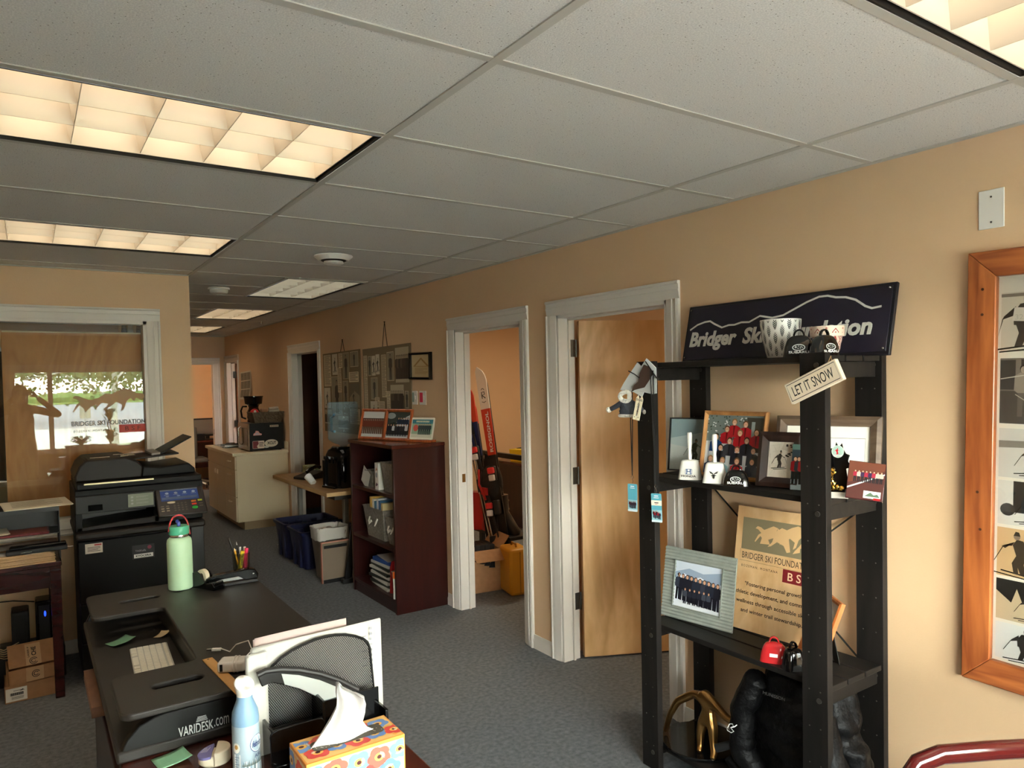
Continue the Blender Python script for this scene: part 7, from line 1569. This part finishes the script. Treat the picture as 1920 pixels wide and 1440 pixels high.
dr = thing('dish_rack', 'metal dish tray with a few dishes on the sink', 'dish rack', T(2.18, 9.50, .898)); b = MB(); b.box(-.16, .16, -.12, .12, 0, .006); b.box(-.16, .16, -.12, -.115, 0, .03); b.box(-.16, .16, .115, .12, 0, .03); b.build('tray', CHROME, dr); b = MB(); b.lathe([(.03, 0), (.055, .04), (.052, .04), (.028, .004), (0, .004)], 20, M=T(-.06, .02, .007)); b.lathe([(.025, 0), (.035, .05), (.032, .05), (.02, .004), (0, .004)], 20, M=T(.06, -.03, .007)); b.build('bowls', CHROME, dr)
mw = thing('microwave_oven', 'black microwave covered with stickers at the near end of the countertop', 'microwave', T(2.335, 8.90, .8906))
MB().box(-.19, .205, -.235, .235, .012, .325).build('body', mat('microwave_black', (16, 16, 17), .3), mw, bevel=.004)
MB().box(-.208, -.19, -.235, .235, .014, .323).build('door_panel', mat('stainless_bronze', (150, 128, 104), .3, .7), mw, bevel=.002); MB().box(-.2095, -.208, -.19, .08, .06, .27).build('window', mat('dark_oven_window', (70, 62, 52), .15), mw); b = MB(); b.tube([(-.208, .10, .06), (-.235, .10, .08), (-.235, .10, .26), (-.208, .10, .28)], .007, 8); b.build('handle', CHROME, mw)
for x, y in ((-.17, -.2), (.17, -.2), (-.17, .2), (.17, .2)): MB().cyl((x, y, 0), (x, y, .012), .012, n=10).build('foot', BLACKP, mw)
S = T(-.19, -.2357, 0) @ RX(90)
c = CV(); c.poly(rrect(.03, .03, .165, .12, .008), (214, 196, 176)); c.poly([(.033, .033), (.09, .033), (.08, .06), (.10, .085), (.095, .117), (.033, .117)], (120, 40, 46)); c.block(.1, .04, .16, .11, 4, (70, 50, 50)); c.build('sticker', mw, S)
c = CV(); c.ell(.245, .085, .078, .044, (206, 196, 176), 32); c.ell(.19, .045, .03, .014, (190, 186, 176), 18); c.build('sticker', mw, S @ T(0, 0, .0003)); lettering('XCUT', KTX, mw, S @ T(.25, .088, .0002), w=.105, h=.036, bold=.03)
c = CV(); c.poly([(.04, .185), (.135, .185), (.14, .2), (.115, .21), (.10, .235), (.07, .24), (.065, .22), (.045, .205)], (226, 160, 150)); c.poly([(.05, .192), (.125, .192), (.105, .205), (.09, .225), (.07, .21)], (196, 176, 190)); c.build('sticker', mw, S)
c = CV(); c.rect(.235, .275, .335, .298, (220, 206, 180)); c.build('sticker', mw, S); c = CV(); [c.rect(.243+.015*i, .280, .253+.015*i, .293, (110, 36, 34)) for i in range(6)]; c.build('sticker_print', mw, S @ T(0, 0, .0003))
WBK = mat('brown_wicker', (120, 104, 84), .8, bump=(45, 1.0), vary=(40, (84, 70, 56), .4))
b_ = basket('grey-brown wicker basket of kitchen bits on the microwave', 2.375, 8.82, 1.2160, .26, .37, .125, m=WBK)
cm = thing('coffee_maker', 'black coffee grinder and glass carafe standing behind the wicker basket', 'coffee maker', T(2.30, 9.06, 1.2160))
MB().lathe([(.075, 0), (.078, .02), (.07, .03), (.078, .06), (.08, .12), (.06, .16), (.055, .19)], 28).build('carafe', mat('dark_coffee_glass', (60, 34, 24), .08), cm); MB().lathe([(.06, .185), (.062, .20), (.08, .215), (.10, .22), (.11, .30), (.115, .305), (.115, .315), (0, .315)], 28).build('filter_basket', BLACKG, cm); b = MB(); b.tube([(-.07, .03, .19), (-.12, .04, .19), (-.14, .04, .14), (-.13, .04, .06), (-.085, .03, .04)], .011, 10); b.build('handle', BLACKG, cm)
for i, (x, y, s, cc_, l_, n_) in enumerate(((2.24, 8.79, .045, (206, 40, 44), 'red and white snack bag at the left of the wicker basket', 'snack_bag'), (2.36, 8.80, .04, (150, 104, 70), 'small brown cardboard box in the wicker basket', 'small_box'), (2.45, 8.80, .035, (214, 206, 190), 'stack of clear cups lying in the wicker basket', 'cup_stack'))):
    t = thing(n_, l_, 'kitchen item', T(x, y, 1.29)); mm = mat('kb%d' % i, cc_, .4)
    if i == 0: MB().ball((0, 0, .05), (.05, .035, .045), 12).build('bag', mm, t); MB().ball((.0, -.02, .06), (.02, .02, .02), 8).build('print', WPL, t)
    elif i == 1: MB().box(-.045, .03, -.03, .03, 0, .09).build('carton', mm, t, bevel=.002)
    else:
        b = MB(); b.cyl((-.04, 0, .05), (.08, 0, .055), .022, .026, 16); b.cyl((-.04, .0, .085), (.07, 0, .09), .02, .024, 16); b.build('cups', mat('clear_cups', (220, 214, 200), .15, trans=.5), t)
# poster in the hallway
ps = thing('wall_poster', 'curling black and white photo poster on the hallway wall beside the far door', 'poster', frameM((WALLX-.004, 10.45, 1.47), 180, 0, 1.5)); v = []; 
b = MB(); n = 8; vs = []
for j in range(n+1): vs += [(-.30, .39*j/n, .025*(1-j/n)**3+.001), (.30, .39*j/n, .04*(1-j/n)**3+.001)]
b.add(vs, [(2*j, 2*j+1, 2*j+3, 2*j+2) for j in range(n)]); b.build('sheet', mat('poster_paper', (222, 214, 196), .6), ps)
c = CV(); rn = random.Random(6)
for i in range(3):
    for j in range(3): x, y = -.26+.18*i, .03+.118*j; c.rect(x, y, x+.165, y+.105, (130, 124, 110)); c.skier(x+.07, y+.015, .075, (36, 34, 32), .9)
c.build('photos', ps, wrap=lambda x, y, z: (x, y, z+.0012+(.025+.015*(x+.3)/.6)*(1-y/.39)**3))
# far office
struct(MB().box(.5, 3.0, 12.36, 13.9, 0, .004).build('floor_far_room', grain('dark_laminate_floor', (96, 66, 46), (76, 50, 34), 5, (1, .15, 1), .4), smooth=False))
fd = thing('office_desk', 'mahogany desk in the far office seen through the hallway door', 'desk', T(2.48, 13.35, .0045)); MB().box(-.48, .5, -.35, .35, .71, .74).build('desktop', MAHOGT, fd, bevel=.003); MB().box(-.46, -.43, -.33, .33, 0, .71).build('end_panel', MAHOG, fd); MB().box(.45, .48, -.33, .33, 0, .71).build('end_panel', MAHOG, fd); MB().box(-.5, .46, .0, .02, .25, .71).build('modesty_panel', MAHOG, fd)
mo = thing('monitor', 'dark computer monitor on the far office desk', 'monitor', T(2.58, 13.25, .7450)); MB().box(-.24, .24, -.015, .015, .06, .37).build('bezel', BLACKP, mo, bevel=.004); MB().box(-.215, .215, -.0165, -.015, .09, .345).build('screen', mat('grey_screen', (120, 116, 108), .2), mo); MB().box(-.03, .03, .0, .03, 0, .2).build('stand', BLACKP, mo); MB().box(-.12, .12, -.08, .08, 0, .012).build('foot', BLACKP, mo)
pr = thing('printer', 'small black printer on the far office desk in front of the monitor', 'printer', T(2.37, 13.12, .7450)); MB().box(-.15, .13, -.09, .09, 0, .11).build('body', BLACKP, pr, bevel=.01)
bt = thing('water_bottle', 'small clear blue bottle on the far office desk', 'water bottle', T(2.22, 13.08, .7450)); MB().lathe([(.03, 0), (.032, .12), (.02, .16), (.014, .19), (0, .19)], 16).build('bottle', mat('pale_blue_bottle', (140, 176, 190), .2), bt)
oc = thing('office_chair', 'grey office chair on a five-star base in the far office', 'office chair', T(2.22, 12.55, .0045)); CG = mat('taupe_mesh_fabric', (96, 88, 76), .8)
MB().box(-.22, .06, -.03, .02, .50, 1.0).build('backrest', CG, oc, bevel=.02, seg=3); MB().box(-.22, .22, -.02, .42, .42, .49).build('seat', CG, oc, bevel=.02, seg=3); MB().cyl((0, .18, .1), (0, .18, .42), .03, n=14).build('gas_lift', BLACKP, oc)
for i in range(5):
    a = R(72*i+20); x, y = .28*math.cos(a), .18+.28*math.sin(a); MB().tube([(0, .18, .13), (x*.6, .18+(y-.18)*.6, .11), (x, y, .07)], .016, 8).build('leg', mat('cream_grey_base', (180, 170, 150), .4), oc); MB().cyl((x-.012, y, .03), (x+.012, y, .03), .03, n=12).build('caster', BLACKP, oc)
# ================================================================== ski storage room
WHS = mat('white_ski_top', (236, 232, 226), .3); REDS = mat('red_ski_top', (206, 60, 40), .3); BKS = mat('black_ski_top', (20, 20, 22), .3)
def ski(label, p0, p1, cols, logo=False, binding=None):
    P0, P1 = Vector(p0), Vector(p1); d = P1-P0; L = d.length; t = thing('ski', label, 'ski', T(*p0), 'skis leaning in the ski room'); dn = d.normalized()
    nrm = Vector((-.85, -.5, 0)); nrm = (nrm-dn*nrm.dot(dn)).normalized(); sx = dn.cross(nrm)
    M = Matrix((sx, dn, nrm)).transposed().to_4x4()
    for i, (a, b2, m, nm) in enumerate(cols):
        b = MB(); n = 10; rg = []
        for j in range(n+1):
            s = (a+(b2-a)*j/n); w = .034+.014*abs(s-.5)*2; tip = max(0, s-.93)/.07; w *= (1-tip**2)**.5 if tip < 1 else .02; zz = .05*tip*tip; w = max(w, .002)
            rg.append([(-w, s*L, zz), (w, s*L, zz), (w, s*L, zz+.012), (-w, s*L, zz+.012)])
        b.loft(rg); b.build(nm, m, t, M=M, ang=40)
    if logo:
        c = CV(); c.line([(.02*math.cos(q), .05*math.sin(q)) for q in [.8+i*.12 for i in range(13)]], .005, (24, 24, 26)); c.line([(-.012, -.035), (-.012, .02), (.012, .02), (.014, 0), (-.01, -.006), (.018, -.035)], .008, (24, 24, 26)); c.line([(-.02, -.06), (0, -.07), (.02, -.06)], .005, (24, 24, 26)); c.build('logo', t, M @ T(0, L*.87, .0125))
        lettering('ROSSIGNOL', WTX, t, M @ T(.008, L*.69, .0126) @ RZ(90), w=.34, h=.03, bold=.03)
    if binding:
        b = MB(); b.box(-.03, .03, L*binding, L*binding+.12, .012, .06); b.box(-.025, .025, L*binding-.28, L*binding-.16, .012, .07); b.build('binding', BLACKP, t, M=M, bevel=.01); b = MB(); b.box(-.028, .028, L*binding+.06, L*binding+.11, .045, .085); b.build('binding_cap', mat('red_white_plastic', (214, 48, 50), .3), t, M=M, bevel=.008); MB().box(-.026, .026, L*binding+.0, L*binding+.05, .05, .08).build('binding_heel', WPL, t, M=M, bevel=.008)
    return t
ski('tall white-tipped red ski with a round black logo leaning in the ski room', (3.22, 4.86, .03), (3.2, 5.225, 1.77), [(0, .58, BKS, 'tail'), (.58, .80, REDS, 'midsection'), (.80, 1.0, WHS, 'tip')], True, .46)
ski('white and black ski just behind the tall white-tipped one', (3.27, 4.90, .03), (3.24, 5.27, 1.73), [(0, .7, BKS, 'tail'), (.7, 1.0, mat('charcoal_ski', (60, 60, 60), .3), 'tip')], False, None)
ski('red and navy ski at the left edge of the ski room doorway', (3.2, 5.02, .03), (3.19, 5.42, 1.62), [(0, .62, BKS, 'tail'), (.62, .8, mat('navy_ski', (30, 44, 90), .3), 'midsection'), (.8, 1.0, REDS, 'tip')], False, .60)
ski('black ski with red tip behind the red and navy ski', (3.26, 5.10, .03), (3.24, 5.46, 1.5), [(0, .85, BKS, 'tail'), (.85, 1.0, REDS, 'tip')], False, .45)
ski('short black ski with orange tail in the ski room', (3.16, 4.93, .03), (3.20, 5.12, 1.05), [(0, .3, mat('orange_ski', (226, 110, 40), .3), 'tail'), (.3, 1.0, BKS, 'body')], False, .5)
ALU = mat('polished_aluminium', (190, 188, 184), .2, 1)
for i, (a, b2, l_) in enumerate((((3.13, 4.83, .02), (3.16, 5.39, 1.30), 'silver ski pole, front of the bundle'), ((3.12, 4.86, .02), (3.15, 5.41, 1.27), 'silver ski pole, second in the bundle'), ((3.14, 4.74, .02), (3.17, 5.36, 1.33), 'dark ski pole reaching the floor beside the yellow case'))):
    t = thing('ski_pole', l_, 'ski pole', T(0, 0, 0), 'ski poles in the ski room'); t.location = a; d = Vector(b2)-Vector(a); MB().cyl((0, 0, 0), d, .006, .0085, 10).build('shaft', ALU if i < 2 else BLACKP, t); MB().cyl(d*.9, d, .015, .014, 10).build('grip', BLACKP, t); MB().cyl(d*.06-Vector((0, 0, .003)), d*.06+Vector((0, 0, .003)), .04, .04, 14).build('pole_basket', BLACKP, t)
bt_ = [('black and red ski boot low in the ski pile', 3.24, 5.12, .52, (150, 30, 30)), ('black ski boot with buckles in the ski pile', 3.28, 5.0, .62, (30, 30, 32)), ('red ski boot at the left of the ski pile', 3.24, 5.27, .55, (170, 36, 30))]
cr = thing('ski_rack', 'dark rack holding the ski bundle in the ski room', 'rack', T(3.36, 5.15, 0)); b = MB(); b.box(-.02, .02, -.35, .38, 1.0, 1.04); b.build('crossbar', BLACKP, cr); 
for y in (-.34, .36): MB().box(-.02, .02, y-.02, y+.02, 0, 1.04).build('post', BLACKP, cr)
MB().box(-.16, .06, -.33, .36, .36, .385).build('boot_shelf', BLACKP, cr)
for i, (l_, x, y, z, cc_) in enumerate(bt_):
    t = thing('ski_boot', l_, 'ski boot', T(x, y, .3855) @ RZ(180+20*i), 'ski boots on the rack'); b = MB()
    b.loft([rr(.10, .26, 0, .04), rr(.11, .27, .03, .045), [(x_, y_-.02, z_) for x_, y_, z_ in rr(.10, .2, .10, .04)], [(x_, y_-.05, z_) for x_, y_, z_ in rr(.10, .14, .18, .04)], [(x_, y_-.06, z_) for x_, y_, z_ in rr(.11, .14, .32, .04)]]); b.build('shell', mat('boot%d' % i, cc_, .3), t, ang=50); b = MB()
    for k in range(4): b.box(-.058, .02, -.02-.02*(k > 1)+.0, .0, .05+.07*k, .065+.07*k)
    b.build('buckles', CHROME, t, bevel=.002)
hb = thing('backpack', 'black and red gear bag hanging on the ski rack', 'bag', T(3.22, 5.12, .79)); b = MB(); b.ball((0, 0, 0), (.08, .14, .19), 18); b.build('bag_body', mat('black_gear_nylon', (22, 22, 24), .6, bump=(30, .8)), hb); b = MB(); b.box(-.09, -.07, -.06, .02, -.08, -.02); b.tube([(-.07, .08, .12), (-.1, .03, .0), (-.08, -.04, -.12)], .01, 8); b.build('red_trim', mat('red_webbing', (190, 40, 36), .6), hb)
yc = thing('equipment_case', 'yellow hard equipment case standing on the floor of the ski room', 'case', T(3.10, 4.67, 0) @ RZ(-12)); MB().box(-.05, .12, -.12, .12, .0, .36).build('shell', mat('yellow_hard_plastic', (222, 160, 44), .4), yc, bevel=.025, seg=3); b = MB(); b.box(.03, .036, -.122, .122, .02, .34); b.build('seam', mat('case_seam', (170, 116, 30), .5), yc); b = MB(); b.tube([(.03, -.05, .36), (.03, -.04, .385), (.03, .04, .385), (.03, .05, .36)], .008, 8); b.build('handle', MATS['case_seam'], yc)
ob = thing('cardboard_box', 'open cardboard box with black straps in the ski room', 'cardboard box', T(2.98, 4.95, 0) @ RZ(-8)); b = MB(); w, d, h = .25, .32, .33
b.box(-w/2, w/2, -d/2, -d/2+.004, 0, h); b.box(-w/2, w/2, d/2-.004, d/2, 0, h); b.box(-w/2, -w/2+.004, -d/2, d/2, 0, h); b.box(w/2-.004, w/2, -d/2, d/2, 0, h); b.box(-w/2, w/2, -d/2, d/2, 0, .004); b.build('carton', CARD, ob, smooth=False)
MB().box(-w/2, w/2, -.12, 0, -.002, .002, M=T(0, -d/2, h) @ RX(35)).build('flap', CARD, ob, smooth=False); MB().box(0, .12, -d/2, d/2, -.002, .002, M=T(w/2, 0, h) @ RY(-50)).build('flap', CARD, ob, smooth=False)
b = MB(); 
for i in range(4): b.tube([(-.08+.04*i, -.17, .25-.02*i), (-.05+.04*i, -.10, .35), (-.02+.03*i, .05, .345), (.02, .12, .33)], .012, 8, flat=((0, 0, 1), 2))
b.build('black_straps', mat('black_webbing', (24, 24, 28), .7), ob)
rdk = thing('office_desk', 'mahogany desk along the back of the ski room', 'desk', T(4.98, 6.80, 0)); MB().box(-.50, .55, -.33, .33, .71, .74).build('desktop', MAHOGT, rdk, bevel=.003); MB().box(-.48, .53, -.31, .31, 0.02, .71).build('pedestal', MAHOG, rdk, bevel=.003)
yb = thing('yellow_box', 'bright yellow open box on the desk in the ski room', 'box', T(4.66, 6.72, .7405) @ RZ(20)); MB().frus((-.12, .12, -.09, .09), (-.14, .12, -.10, .09), 0, .14).build('box_body', mat('bright_yellow', (236, 200, 40), .45), yb, bevel=.004); MB().box(-.02, .11, -.07, .07, .13, .145).build('dark_opening', DARKREV, yb)
for i, (x, y, l_) in enumerate(((4.95, 6.72, 'papers and small boxes at the right on the ski room desk'), (4.83, 6.58, 'white paper on the front edge of the ski room desk'))): 
    t = thing('papers', l_, 'papers', T(x, y, .7405)); MB().box(-.13, .13, -.1, .1, 0, .012+.03*(1-i)).build('stack', [mat('mixed_papers', (196, 196, 198), .6), PAPER][i], t)
ph3 = thing('pencil_holder', 'dark pencil holder with red and grey pens on the ski room desk', 'pen cup', T(4.86, 6.86, .7405)); MB().cyl((0, 0, 0), (0, 0, .1), .04, n=16).build('cup', BLACKP, ph3); b = MB(); b.cyl((0, 0, .02), (-.05, 0, .19), .005, n=8); b.build('red_pen', REDS, ph3); b = MB(); b.cyl((0, 0, .02), (.03, .0, .2), .005, n=8); b.build('grey_pen', ALU, ph3)
pw_ = thing('framed_picture', 'edge of a wooden framed picture on the back wall of the ski room', 'picture frame', frameM((4.02, 7.149, 1.93), -90)); MB().box(-.15, .15, 0, .32, 0, .02).build('frame', OAK, pw_, bevel=.002); MB().box(-.13, .13, .02, .30, .02, .0205).build('photo', PAPER, pw_, smooth=False)
